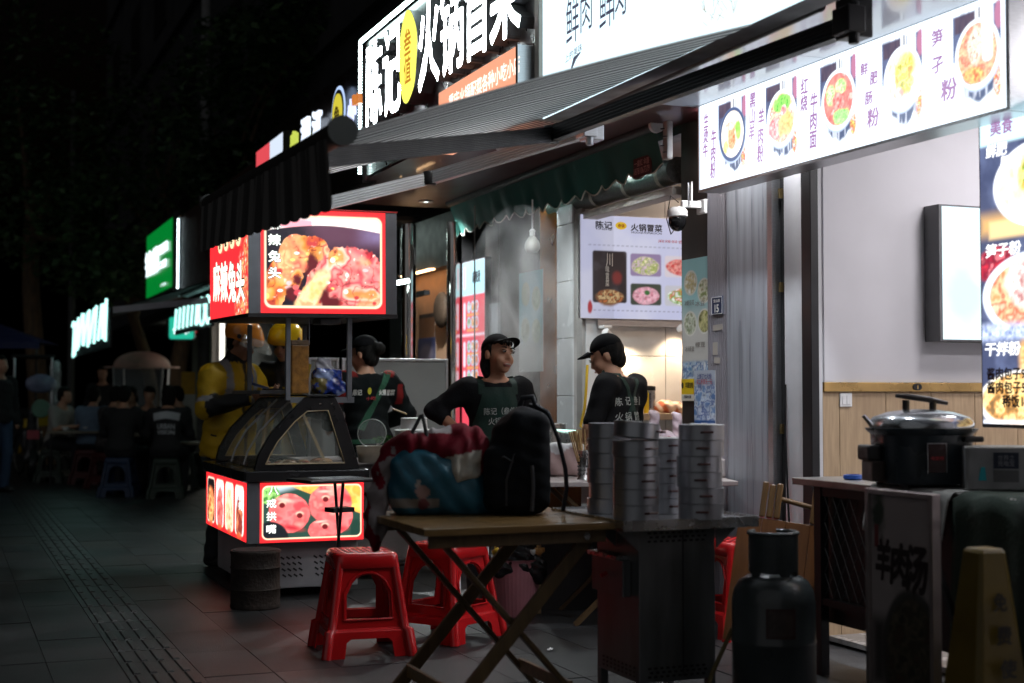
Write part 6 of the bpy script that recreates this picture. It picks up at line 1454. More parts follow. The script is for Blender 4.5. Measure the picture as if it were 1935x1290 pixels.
MB().box(.09, .17, -.2, -.16, .175, .198).build('side_handle', BLK, k_, bevel=.008)
q = pw(1880, 900, 5.35); t = thing('sticker_box', (q.x + .03, q.y + .05, zc + .009), -.2, 'grubby white appliance box with blue sticker beside the cooker', 'box')
MB().rbox(-.13, .15, -.1, .12, 0, .16, .015).build('case', mat('grubby_white_case', (.2, .2, .2), .5, var=.2), t, bevel=.006)
MB().box(-.03, .06, -.1025, -.101, .08, .14).build('blue_sticker', mat('navy_sticker', (.01, .016, .035), .4), t); text('世界之\n充电宝', .06, .042, mat('dim_grey_ink', (.16, .16, .18), .5), t, .015, -.104, .11, bold=.02)
MB().box(-.03, .06, -.1025, -.101, .03, .075).build('grey_sticker', mat('dim_grey_sticker', (.09, .09, .09), .5), t)
MB().prism([(-.085, .035), (-.055, .035), (-.06, .085), (-.075, .085)], -.106, -.1015).build('cyan_tag', mat('cyan_tag', (.01, .26, .3), .35), t)
# A-board
a = wpl(1645, 937, -.86); t = thing('mutton_soup_board', W(a[0], -.86, 0), RZW, 'framed white standing board with big brush characters for mutton soup', 'sign board')
hb = .845; wb = .335
pc = Pic(wb / hb, 130, (150, 140, 138)); A = wb / hb; pc.mix(sst(.4, .7, fbm(pc.X * 5, pc.Y * 5, 3)) * .35, (120, 112, 112))
m = pc.ell(.27, .3, .2, .3, (64, 62, 60), soft=.05); m = pc.ell(.27, .29, .175, .27, (40, 36, 32), soft=.06); pc.food(m, [(44, 40, 34), (84, 76, 62), (52, 50, 40), (70, 52, 44)], 24, 5)
m = pc.rect(0, .1, .15, .45, (60, 56, 54), r=.02, soft=.05); m = pc.ell(.05, .92, .04, .1, (44, 56, 44), soft=.4, rag=1.2, fr=26)
MB().box(0, wb, .002, .02, .06, hb).build('panel', mat('board_back', (.2, .2, .2), .6), t); pc.build('picture', wb - .004, hb - .06, printmat('poster_print', 0, .45), t, wb / 2, .0, (hb + .06) / 2)
for bx in ((-.02, 0, -.012, .024, 0, hb + .02), (wb, wb + .02, -.012, .024, 0, hb + .02), (.001, wb - .001, -.012, .024, hb + .001, hb + .02), (.001, wb - .001, -.012, .024, .04, .06)): MB().box(*bx).build('frame_bar', mat('pinkish_aluminium', (.42, .36, .35), .35, .8), t, bevel=.002)
MB().bar((.05, .03, .7), (.05, .3, .0), .02, .02).build('rear_leg', DM, t); MB().bar((wb - .05, .03, .7), (wb - .05, .3, .0), .02, .02).build('rear_leg', DM, t)
BR = mat('brush_ink', (.02, .012, .012), .5)
for k, ch in enumerate('羊肉汤'): text(ch, (.115 + .02 * k) * .75, .15 + .02 * (k == 2), BR, t, .075 + .093 * k, -.003, .62 - .008 * k, bold=.04, shear=.1)
MB().box(.025, .045, -.003, -.001, .66, .74).build('red_seal', mat('seal_red', (.16, .03, .03), .5), t)
q = pw(1862, 1240, 4.55); t = thing('caution_cone', (q.x, q.y, 0), .3, 'tall tapered yellow plastic caution pillar with dark characters at right', 'caution sign')
rings = []
for z, w_ in ((.0, .16), (.02, .15), (.02, .13), (.68, .052), (.7, .05), (.712, .042)): rings.append([(x * w_, y * w_, z) for x, y in ((-.8, -1), (.8, -1), (1, -.8), (1, .8), (.8, 1), (-.8, 1), (-1, .8), (-1, -.8))])
MB().loft(rings).build('shell', mat('yellow_plastic', (.13, .085, .008), .4, var=.2, vs=6), t, bevel=.003)
for k, ch in enumerate('免费使用'): text(ch, .05 + .006 * k, .06, mat('dark_print', (.03, .025, .02), .5), t, -.0, -(.06 + .0185 * (k + 1.0)), .55 - .1 * k, bold=.03)
for k, ch in enumerate('禁止停车'): o = text(ch, .05 + .006 * k, .06, mat('dark_print', (.03, .025, .02), .5), t, (.06 + .0185 * (k + 1.0)), 0, .55 - .1 * k, bold=.03, rz=PI / 2)
# ------------------------------------------------------------------ people
SKIN = mat('skin', (.42, .22, .14), .5, var=.08, vs=20, bump=.08, bs=120)
SKIN_D = mat('skin_tanned', (.36, .17, .1), .48, var=.08, vs=20, bump=.08, bs=120)
HAIR = mat('black_hair', (.005, .0045, .004), .7, spec=.2, var=.3, vs=40, stretch=(6, 6, 1), bump=.5, bs=60)
EYEW = mat('eye_white', (.22, .2, .18), .4); EYED = mat('eye_dark', (.01, .008, .007), .15); LIP = mat('lips', (.32, .1, .085), .4); TEETH = mat('teeth', (.36, .33, .28), .4)
BLKC = mat('black_cotton', (.007, .007, .008), .9, var=.25, vs=8, bump=.25, bs=90, spec=.15)
SHOE = mat('dark_shoe', (.02, .02, .02), .5)
STAND = dict(pel=(0, 0, .95), neck=(0, .0, 1.44), head=(0, -.025, 1.585),
             LS=(.172, .01, 1.362), LE=(.235, .03, 1.10), LW=(.24, -.04, .86), RS=(-.172, .01, 1.362), RE=(-.235, .03, 1.10), RW=(-.24, -.04, .86),
             LH=(.09, 0, .92), LK=(.1, -.03, .5), LA=(.105, .03, .08), RH=(-.09, 0, .92), RK=(-.1, -.03, .5), RA=(-.105, .03, .08))
SIT = dict(pel=(0, 0, .56), neck=(0, -.1, 1.03), head=(0, -.15, 1.17),
           LS=(.172, -.09, .96), LE=(.24, -.16, .73), LW=(.13, -.38, .76), RS=(-.172, -.09, .96), RE=(-.24, -.16, .73), RW=(-.13, -.38, .76),
           LH=(.09, -.02, .53), LK=(.14, -.42, .5), LA=(.13, -.4, .08), RH=(-.09, -.02, .53), RK=(-.14, -.42, .5), RA=(-.13, -.4, .08))
def rotm(yaw, pitch, roll):
    return np.array(Euler((math.radians(pitch), math.radians(roll), 0)).to_matrix()) if 0 else np.array((Matrix.Rotation(math.radians(yaw), 3, 'Z') @ Matrix.Rotation(math.radians(-pitch), 3, 'X') @ Matrix.Rotation(math.radians(roll), 3, 'Y')))
def person(label, loc, yaw, H, base=STAND, J={}, head=(0, 0, 0), top=None, trousers=True, hair='short', hat=None, res=.014, skin=SKIN, smile=False, face=True, group=None, hands=True, jcol=None, fat=1., tmat=None, sleeve=2., hem=-.1, thick=.016, collar=False, tilt=0):
    q = H / 1.7; P = {k: np.array(v, float) * q for k, v in {**base, **J}.items()}
    t = thing('person', loc, math.radians(yaw), label, 'person', group)
    R = rotm(*head); hc = P['head']
    hp = lambda x, y, z: hc + R @ np.array((x, y, z), float)
    up = P['neck'] - P['pel']; zu = up / np.linalg.norm(up); xs = P['LS'] - P['RS']; xs = xs - zu * (xs @ zu); xs /= np.linalg.norm(xs); ys = np.cross(zu, xs); T = np.stack([xs, ys, zu], 1)
    tp_ = lambda f, y=0: P['pel'] + up * f + ys * y
    F_ = fat
    def torso(S, e=0.):
        S.ell(tp_(.66, .005), (.165 * q * F_ + e, .105 * q * F_ + e, .17 * q + e), T).ell(tp_(.3), (.14 * q * F_ + e, .098 * q * F_ + e, .17 * q + e), T).ell(tp_(0.0), (.168 * q * F_ + e, .115 * q * F_ + e, .12 * q + e), T)
        S.cap(P['LS'] * .8 + P['RS'] * .2, P['LS'] * .2 + P['RS'] * .8, .058 * q + e); S.cap(tp_(.86, .01), P['neck'], .075 * q + e * .6, .056 * q + e * .3)
        S.cap(P['LS'], P['LS'] * .7 + P['LE'] * .3, .055 * q + e, .05 * q + e); S.cap(P['RS'], P['RS'] * .7 + P['RE'] * .3, .055 * q + e, .05 * q + e)
    def arm(S, s, e=0., frac=2.):
        a, b, c = P[s + 'S'], P[s + 'E'], P[s + 'W']
        f1 = min(1, frac); S.cap(a, a + (b - a) * f1, .053 * q + e, (.053 - .013 * f1) * q + e)
        if frac > 1: f2 = frac - 1; S.cap(b, b + (c - b) * f2, .041 * q + e, (.041 - .014 * f2) * q + e)
    def leg(S, s, e=0., ee=None):
        ee = e if ee is None else ee
        S.cap(P[s + 'H'], P[s + 'K'], .085 * q + e, .056 * q + e).cap(P[s + 'K'], P[s + 'A'], .056 * q + e, .037 * q + ee)
    # one continuous body
    S = Sdf(.03); torso(S); S.cap(P['neck'] - zu * .04 * q, hp(0, .015, -.07), .052 * q, .047 * q)
    for s in 'LR':
        arm(S, s); leg(S, s)
        A = P[s + 'A']; K = P[s + 'K']; fw = -ys.copy(); fw[2] = 0; fw /= np.linalg.norm(fw) + 1e-9
        S.cap(A + np.array((0, 0, -.03 * q)) - fw * .04, A + fw * .13 * q + np.array((0, 0, -.045 * q)), .038 * q, .03 * q)
        w_, e_ = P[s + 'W'], P[s + 'E']; d = (w_ - e_) / np.linalg.norm(w_ - e_)
        lat = np.cross(d, ys if abs(d @ ys) < .9 else zu); lat /= np.linalg.norm(lat); nr = np.cross(lat, d)
        pr = np.stack([lat, nr, d], 1)
        S.ell(w_ + d * .045 * q, (.038 * q, .016 * q, .05 * q), pr, k=.015)
        if hands:
            for i, (o, l) in enumerate(((-.027, .062), (-.009, .072), (.009, .068), (.026, .052))):
                b0 = w_ + d * .08 * q + lat * o * q; b1 = b0 + d * l * .5 * q + nr * .006; b2 = b1 + d * l * .38 * q + nr * .022 * q
                S.cap(b0, b1, .0085 * q, .008 * q, k=.006).cap(b1, b2, .008 * q, .0068 * q, k=.006)
            sg = 1 if s == 'L' else -1
            b0 = w_ + d * .025 * q - lat * .03 * q; b1 = b0 + d * .03 * q - lat * .022 * q; S.cap(b0, b1, .011 * q, .0095 * q, k=.008).cap(b1, b1 + d * .03 * q + nr * .008, .0095 * q, .008 * q, k=.006)
    hk = .018
    S.ell(hp(0, .012, .025), (.073, .09, .088), R, k=hk).ell(hp(0, -.03, -.045), (.056, .06, .062), R, k=hk).ell(hp(0, -.062, -.09), (.024, .02, .02), R, k=hk)
    S.ell(hp(.038, -.058, -.03), (.024, .022, .024), R, k=.02).ell(hp(-.038, -.058, -.03), (.024, .022, .024), R, k=.02)
    S.cap(hp(0, -.085, .012), hp(0, -.1, -.026), .009, .0125, k=.012).ell(hp(.012, -.094, -.03), (.009, .009, .008), R, k=.006).ell(hp(-.012, -.094, -.03), (.009, .009, .008), R, k=.006)
    S.cap(hp(-.03, -.076, .028), hp(.03, -.076, .028), .012, k=.012)
    for s in (1, -1): S.ell(hp(.075 * s, .012, -.005), (.011, .02, .033), R, k=.008); S.ell(hp(.031 * s, -.088, .008), (.016, .008, .009), R, k=.01, sub=False)
    S.ell(hp(0, -.085, -.058), (.022, .012, .012), R, k=.01)
    bo = S.build('body', res if not face else min(res, .011), skin, t)
    if face:
        for s in (1, -1):
            MB().ball((0, 0, 0), 1, 10, 6, (.0125, .006, .0062 if not smile else .0045)).build('eye', EYEW, t, smooth=80).matrix_basis = Matrix.Translation(hp(.031 * s, -.093, .009)) @ Matrix(R).to_4x4()
            MB().ball((0, 0, 0), 1, 10, 6, (.006, .004, .0062 if not smile else .0048)).build('iris', EYED, t, smooth=80).matrix_basis = Matrix.Translation(hp(.031 * s + .002, -.0975, .008)) @ Matrix(R).to_4x4()
            MB().tube([hp(.031 * s - .017, -.092, .0165), hp(.031 * s, -.099, .0185), hp(.031 * s + .017, -.09, .0155)], .0022, 6).build('eyelash', EYED, t)
            MB().tube([hp(.03 * s - .02, -.089, .031 if s > 0 else .034), hp(.03 * s, -.094, .036), hp(.03 * s + .02, -.088, .033 if s < 0 else .031)], [.002, .0038, .002], 6).build('eyebrow', HAIR, t, smooth=60)
        if smile:
            MB().ball((0, 0, 0), 1, 14, 8, (.029, .012, .0125)).build('mouth', LIP, t, smooth=80).matrix_basis = Matrix.Translation(hp(0, -.087, -.064)) @ Matrix(R).to_4x4()
            MB().ball((0, 0, 0), 1, 14, 8, (.024, .0112, .006)).build('teeth', TEETH, t, smooth=80).matrix_basis = Matrix.Translation(hp(0, -.0915, -.063)) @ Matrix(R).to_4x4()
        else:
            MB().tube([hp(-.021, -.09, -.06), hp(0, -.099, -.058), hp(.021, -.09, -.06)], [.003, .006, .003], 6).build('mouth', LIP, t, smooth=60)
    # hair
    hs_ = Sdf(.02)
    if hair:
        hs_.ell(hp(0, .02, .035), (.082, .098, .092), R)
        hs_.ell(hp(0, .055, -.02), (.073, .053, .075), R)
        if hair == 'long': hs_.ell(hp(0, .07, -.06), (.07, .04, .08), R)
        if hair == 'bun': hs_.ell(hp(0, .125, .02), (.045, .045, .045), R)
        if hair == 'bob': hs_.ell(hp(0, .055, -.05), (.084, .05, .085), R).ell(hp(.0, .05, -.11), (.06, .035, .04), R)
        Ri = R.T
        def cutf(P_):
            L = (P_ - hc) @ R
            fr = np.maximum(-(L[..., 1] + .045 + .006 * np.sin(L[..., 0] * 120)), -(L[..., 2] - .062 + .02 * np.sin(L[..., 0] * 90) * .4))  # front only above the forehead line
            return np.where(L[..., 1] < -.02, -(L[..., 2] - .055 + .008 * np.sin(L[..., 0] * 140)), np.where(L[..., 1] < .02, -(L[..., 2] + (.04 if hair in ('long', 'bob') else .02)), -(L[..., 2] + .14)))
        hs_.cut(lambda P_: cutf(P_)); hs_.disp(lambda P_: .003 * np.sin(P_[..., 0] * 160 + P_[..., 2] * 60))
        hs_.build('hair', .009 if face else .016, HAIR, t)
    # trousers and shoes
    if trousers:
        S = Sdf(.03); S.ell(tp_(0.0), (.172 * q * F_, .12 * q * F_, .125 * q), T)
        for s in 'LR': leg(S, s, .016, .034)
        for s in 'LR':
            A = P[s + 'A']; S.cut(lambda P_, A=A: np.where(np.linalg.norm(P_[..., :2] - A[:2], axis=-1) < .16, (A[2] - .035) - P_[..., 2], -1))
        S.disp(lambda P_: .004 * np.sin(P_[..., 2] * 60 + P_[..., 0] * 20) * np.sin(P_[..., 0] * 40 + P_[..., 1] * 30))
        S.build('trousers', max(.014, res), tmat or mat('dark_trousers', (.014, .015, .019), .75, var=.25, bump=.2, bs=80), t)
    fw = -ys.copy(); fw[2] = 0; fw /= np.linalg.norm(fw) + 1e-9
    for s in 'LR':
        A = P[s + 'A']; S = Sdf(.03); S.cap(A + np.array((0, 0, -.035 * q)) - fw * .045, A + fw * .15 * q + np.array((0, 0, -.047 * q)), .047 * q, .037 * q).cut(lambda P_: .002 - P_[..., 2]); S.build('shoe', max(.012, res), SHOE, t)
    # top
    out = dict(t=t, P=P, T=T, hp=hp, R=R, q=q, pel=P['pel'], zu=zu, ys=ys, xs=xs, tp=tp_)
    if top is not None:
        S = Sdf(.035); torso(S, thick)
        if hem < -.12: S.cap(tp_(0.02), tp_(hem / .49 * .9), .15 * q + thick, .16 * q + thick) ; S.ell(tp_(hem / .49 * .6), (.178 * q + thick, .125 * q + thick, .15 * q), T)
        pel = P['pel']
        S.cut(lambda P_: (hem * q) - (P_ - pel) @ zu)
        nk = P['neck']; 
        def ncut(P_):
            D = P_ - nk; h_ = D @ zu; lat = np.sqrt(np.maximum(0, (D * D).sum(-1) - h_ * h_)); return np.where(lat < .13, h_ + (.012 if not collar else -.03) + (.4 if not collar else 0) * np.maximum(0, -(D @ ys)), -1.)
        S.cut(ncut)
        for s in 'LR': arm(S, s, thick, sleeve)
        if collar: S.cap(nk - zu * .03, nk + zu * .02, .075 * q, .07 * q)
        S.disp(lambda P_: .0045 * np.sin(P_[..., 2] * 45 + P_[..., 0] * 28 + 2 * np.sin(P_[..., 0] * 19)) * np.sin(P_[..., 0] * 36 - P_[..., 2] * 20 + P_[..., 1] * 30) * (1.6 if thick > .02 else 1))
        out['top'] = S.build('jacket' if thick > .02 else 'shirt', res, top, t, col=(lambda V: jcol(V, out)) if jcol else None)
    if hat == 'cap':
        R0 = R; R = R @ np.array(Matrix.Rotation(math.radians(-tilt), 3, 'X')); hp = lambda x, y, z: hc + R @ np.array((x, y, z), float)
        S = Sdf(.012); S.ell(hp(0, .018, .045), (.086, .1, .09), R)
        S.cut(lambda P_: -(((P_ - hc) @ R)[..., 2] - .052 + .12 * ((P_ - hc) @ R)[..., 1]))
        S.build('cap', .009, mat('black_cap', (.004, .004, .005), .9, spec=.15, var=.2, bump=.15, bs=90), t)
        V = []; F = []
        for i in range(13):
            a = PI * (i / 12) ; cx = .078 * math.cos(a)
            for j, k in enumerate((.0, .35, .7, 1.0)):
                y0 = -.055 - .035 * math.sin(a); y1 = y0 - .075 * math.sin(a) ** .6
                V.append(hp(cx * (1 - .1 * k), y0 + (y1 - y0) * k, .066 - .012 * k - .014 * (math.cos(a) ** 2)))
        for i in range(12):
            for j in range(3): k = i * 4 + j; F.append((k, k + 1, k + 5, k + 4))
        o = mesh_obj('cap_brim', V, F, MATS['black_cap'], t, smooth=True); so = o.modifiers.new('thick', 'SOLIDIFY'); so.thickness = .005
    return out
def on_back(o, s, w, h, m, zf, x=0, front=False, name='lettering', bold=.01, rot=0.):
    """print lettering onto the shirt"""
    v, f = text_mesh(s, bold); lo, hi = v.min(0), v.max(0); c = (lo + hi) / 2; sz = hi - lo
    sg = 1 if front else -1
    lift = v[:, 2] * 1.5; X = (v[:, 0] - c[0]) / sz[0] * w; Z = (v[:, 1] - c[1]) / sz[1] * h; cr_, sr_ = math.cos(rot), math.sin(rot); X, Z = X * cr_ - Z * sr_, X * sr_ + Z * cr_
    b0 = o['tp'](zf); V = [b0 + o['xs'] * (sg * a + x) + o['zu'] * b for a, b in zip(X, Z)]
    drape(name, V, f, m, o['t'], o['bv'], o['ys'] * sg, .006, lift)
def on_strip(o, pts, w, m, front=False, name='apron_strap', off=.006):
    sg = 1 if front else -1; V, F = strip_mesh([(sg * x, 0, z) for x, z in pts], w, 10)
    b0 = o['pel']; V = [b0 + o['xs'] * v[0] + o['zu'] * v[2] for v in V]
    ob = drape(name, V, F, m, o['t'], o['bv'], o['ys'] * sg, off); return ob

# smiling woman
APR = mat('dark_green_apron', (.005, .02, .014), .85, var=.2, vs=6, bump=.2, bs=80)
CHALK = mat('white_print', (.3, .31, .29), .8)
p = pw(935, 1130, 8.3)
wm_ = person('smiling woman in black cap and green apron, hand on hip', (p.x, p.y, 0), 14, 1.54, J=dict(head=(.015, -.045, 1.575), RE=(-.385, .06, 1.22), RW=(-.22, -.13, 1.06), RS=(-.18, .01, 1.36), LE=(.27, .04, 1.13), LW=(.23, -.1, .92)), head=(24, 5, 7), top=BLKC, sleeve=1.25, hem=-.1, hair='bob', hat='cap', tilt=10, smile=True, skin=SKIN_D, res=.012, fat=1.1)
wm_['bv'] = bvh_of(wm_['top'])
V, F = [], []
nx, nz = 16, 30; q_ = wm_['q']
for i in range(nx + 1):
    for j in range(nz + 1):
        z = (-.35 + .78 * j / nz); hw = (.16 if z < .18 else .16 - .05 * min(1, (z - .18) / .2)) * q_; V.append(wm_['pel'] + wm_['xs'] * (-hw + 2 * hw * i / nx) + wm_['zu'] * z * q_ * .98)
for i in range(nx):
    for j in range(nz): k = i * (nz + 1) + j; F.append((k, k + 1, k + nz + 2, k + nz + 1))
ap = drape('apron', V, F, APR, wm_['t'], wm_['bv'], wm_['ys'], .008); ap.data.shade_smooth()
on_strip(wm_, [(-.1, .34), (-.097, .4), (-.09, .445)], .035, APR, True); on_strip(wm_, [(.1, .34), (.097, .4), (.09, .445)], .035, APR, True)
wm_['bv2'] = wm_['bv']; wm_['bv'] = bvh_of(ap)
for s, w, h, zf in (('陈记（叁值）', .2, .042, .55), ('火锅冒菜', .15, .042, .42)): on_back(wm_, s, w, h, CHALK, zf, x=.01, front=True, rot=.03)
for a in range(5):
    x0 = -.02 + .018 * a; MB().tube([wm_['hp'](x0, -.082, .062), wm_['hp'](x0 - .004, -.093, .045), wm_['hp'](x0 - .012, -.092, .028 - .006 * (a % 3))], [.005, .004, .001], 6).build('fringe', HAIR, wm_['t'], smooth=60)

# man in cap, back turned
p = pw(1172, 1130, 8.32)
mn = person('man in black cap and shirt with crossed apron straps, back turned', (p.x, p.y, 0), -128, 1.56, J=dict(neck=(0, -.05, 1.42), head=(0, -.1, 1.55), LE=(.25, -.05, 1.1), LW=(.2, -.25, .95), RE=(-.25, -.06, 1.1), RW=(-.16, -.28, .98)), head=(26, -24, 0), top=BLKC, sleeve=.85, hem=-.1, hair='short', hat='cap', res=.012, skin=SKIN)
mn['bv'] = bvh_of(mn['top'])
on_strip(mn, [(-.1, .47), (-.02, .3), (.13, .02)], .03, APR); on_strip(mn, [(.1, .47), (.02, .3), (-.13, .02)], .03, APR)
for s, x, zf in (('陈', -.11, .64), ('记', -.045, .645), ('叁', .03, .65), ('值', .1, .65), ('火', -.1, .44), ('锅', -.04, .44), ('冒', .04, .44), ('菜', .1, .44)): on_back(mn, s, .045, .05, CHALK, zf, x=-x)

# woman in the dark jacket with red shoulders
def jc3(V, o):
    c = np.empty((len(V), 3)); c[:] = (.005, .007, .0075); z = (V - o['pel']) @ o['zu'] / o['q']; x = (V - o['pel']) @ o['xs'] / o['q']
    c[(z > .44) & (abs(x) > .115) & (abs(x) < .2) & ((z - .44) > (abs(x) - .16) * 1.2)] = (.16, .012, .01); c[z > .485] = (.2, .03, .02)
    sl = (abs(x) > .2) & (z > .25 + .0 * x) & (z < .4) & (abs(abs(x) - .23) < .022); y = (V - o['pel']) @ o['ys']; c[sl & (y > .045)] = (.17, .012, .012); return c
p = pw(692, 1100, 9.75)
w3 = person('woman with hair bun in dark jacket with red trim, cooking back turned', (p.x, p.y, 0), -150, 1.6, J=dict(neck=(0, -.03, 1.43), head=(0, -.06, 1.565), LE=(.27, -.02, 1.14), LW=(.2, -.22, 1.05), RE=(-.33, -.02, 1.13), RW=(-.22, -.24, 1.06)), head=(35, -10, 0), top=mat('trimmed_jacket', rough=.85, vcol=True, spec=.15, var=.2, bump=.2, bs=80), jcol=jc3, sleeve=1.95, hem=-.16, thick=.024, hair='bun', hat='cap', res=.012)
w3['bv'] = bvh_of(w3['top'])
on_strip(w3, [(.13, .46), (.0, .22), (-.1, .06)], .04, mat('green_strap', (.01, .07, .035), .7)); on_strip(w3, [(-.16, -.02), (0, -.02), (.16, -.02)], .03, mat('green_strap', (.01, .07, .035), .7))
for s, x, w in (('陈记', -.11, .06), ('火锅', .07, .06), ('冒菜', .14, .06)): on_back(w3, s, w, .04, INKW, .69, x=-x, bold=.05)
on_back(w3, '●', .03, .045, mat('yellow_print_cloth', (.5, .45, .02), .6), .71, x=.03); on_back(w3, '小吃', .07, .025, INKR, .6, x=.02)
o = MB().tube([pw(741, 772, 9.5), pw(768, 782, 9.4)], .006, 6).build('cooking_stick', CH); tag(o, 'wooden cooking chopstick held over the white tub', 'chopstick')

# delivery riders
YEL = lin(196, 150, 8)
def jc1(V, o):
    c = np.empty((len(V), 3)); c[:] = (.58, .36, .006); z = (V - o['pel']) @ o['zu'] / o['q']; x = (V - o['pel']) @ o['xs'] / o['q']; y = (V - o['pel']) @ o['ys'] / o['q']
    P = o['P']; c[z > .47] = (.012, .011, .012)
    st = (abs(x + .115) < .022) | (abs(x - .115) < .022); c[st & (z > .18) & (z < .5)] = (.3, .3, .31)
    for s in 'LR':
        a, b, w = P[s + 'S'], P[s + 'E'], P[s + 'W']
        d2 = (w - b) / np.linalg.norm(w - b); u = (V - b) @ d2; near = np.linalg.norm(V - b - u[:, None] * d2, axis=1) < .09; c[near & (u > .0) & (u < np.linalg.norm(w - b) * 1.05) & (u > .02)] = (.012, .012, .013)
        d1 = (b - a) / np.linalg.norm(b - a); u = (V - a) @ d1; L = np.linalg.norm(b - a); near = np.linalg.norm(V - a - u[:, None] * d1, axis=1) < .085; c[near & (u > L * .74) & (u < L * .92) & (abs(x) > .17)] = (.27, .27, .28)
    c[(abs(x) < .012) & (y < 0) & (z < .47)] = (.05, .035, .01); return c
def jc2(V, o):
    c = np.empty((len(V), 3)); c[:] = (.58, .36, .006); z = (V - o['pel']) @ o['zu'] / o['q']; x = (V - o['pel']) @ o['xs'] / o['q']; c[z > .32] = (.01, .01, .011); c[abs(x) > .17] = (.01, .01, .011); c[(abs(x + .02) < .035)] = (.014, .014, .016); return c
JM = mat('rider_jacket', rough=.55, vcol=True, var=.14, vs=7, bump=.25, bs=50)
def helmet(o, m, visor, label):
    hp, R, t = o['hp'], o['R'], o['t']; hc = hp(0, 0, 0)
    S = Sdf(.02); S.ell(hp(0, .02, .06), (.125, .142, .12), R).ell(hp(0, -.06, .05), (.105, .08, .07), R)
    def cf(P_):
        L = (P_ - hc) @ R; return -(L[..., 2] - .02 - .1 * np.clip(-L[..., 1] - .02, -.1, .1) + .25 * np.clip(L[..., 1] - .02, 0, .1))
    S.cut(cf); S.build('helmet', .009, m, t)
    if visor:
        V = []; F = []
        for i in range(11):
            a = math.radians(-70 + 14 * i)
            for k, (r, z) in enumerate(((.14, .085), (.185, .06), (.225, .02))): V.append(hp(math.sin(a) * r * .85, -math.cos(a) * r + .0, z))
        for i in range(10):
            for j in range(2): k = i * 3 + j; F.append((k, k + 3, k + 4, k + 1))
        vo = mesh_obj('visor', V, F, mat('clear_visor', (.7, .68, .6), .08, alpha=.35, coat=.6), t, smooth=True)
    for s in (1, -1): 
        MB().lathe([(.016, -.006), (.016, .006)], 14).build('rivet', BLK, t).matrix_basis = Matrix.Translation(hp(.118 * s, -.02, .055)) @ Matrix(R).to_4x4() @ Matrix.Rotation(PI / 2, 4, 'Y')
p = pw(432, 1062, 10.05)
r1 = person('delivery rider in orange visor helmet and yellow jacket, head bowed', (p.x, p.y, 0), 52, 1.72, J=dict(neck=(.0, -.06, 1.42), head=(.0, -.13, 1.545), RE=(-.27, -.07, 1.09), RW=(-.12, -.33, 1.16), LE=(.25, -.1, 1.12), LW=(.08, -.36, 1.19), RS=(-.175, -.01, 1.315), LS=(.175, -.01, 1.315)), head=(18, -28, 0), top=JM, jcol=jc1, sleeve=1.98, hem=-.2, thick=.027, collar=True, hair='short', res=.013, skin=SKIN_D)
helmet(r1, mat('orange_helmet', (.78, .26, .03), .22, coat=.6, var=.06), True, '')
r1['bv'] = bvh_of(r1['top']); on_strip(r1, [(.05, .5), (.06, .36), (.03, .18)], .028, mat('blue_lanyard', (.06, .09, .22), .5), True, 'lanyard')
p = pw(543, 1050, 10.35)
r2 = person('delivery rider in glossy yellow helmet looking down, black and yellow jacket', (p.x, p.y, 0), -12, 1.69, J=dict(neck=(0, -.03, 1.43), head=(.0, -.07, 1.565), RE=(-.26, -.04, 1.1), RW=(-.14, -.25, 1.12), LE=(.26, -.04, 1.1), LW=(.14, -.25, 1.1)), head=(-4, -17, 4), top=JM, jcol=jc2, sleeve=1.98, hem=-.18, thick=.026, collar=True, hair='short', res=.013)
helmet(r2, mat('yellow_helmet', (.7, .42, .006), .15, coat=.8, var=.06), False, '')
r2['bv'] = bvh_of(r2['top']); on_back(r2, '▲配送', .1, .03, INK, .5, x=-.09, front=True, name='chest_print')
q = pw(520, 737, 9.6); t = thing('mobile_phone', (q.x, q.y, q.z), .35, 'flat black phone held over the cart shelf by the rider', 'phone'); MB().rbox(-.085, .085, -.04, .04, 0, .01, .01).build('phone_case', BLK, t, bevel=.002); MB().box(-.075, .075, -.035, .035, .0102, .011).build('screen', mat('gloss_black', (.01, .01, .011), .08), t)
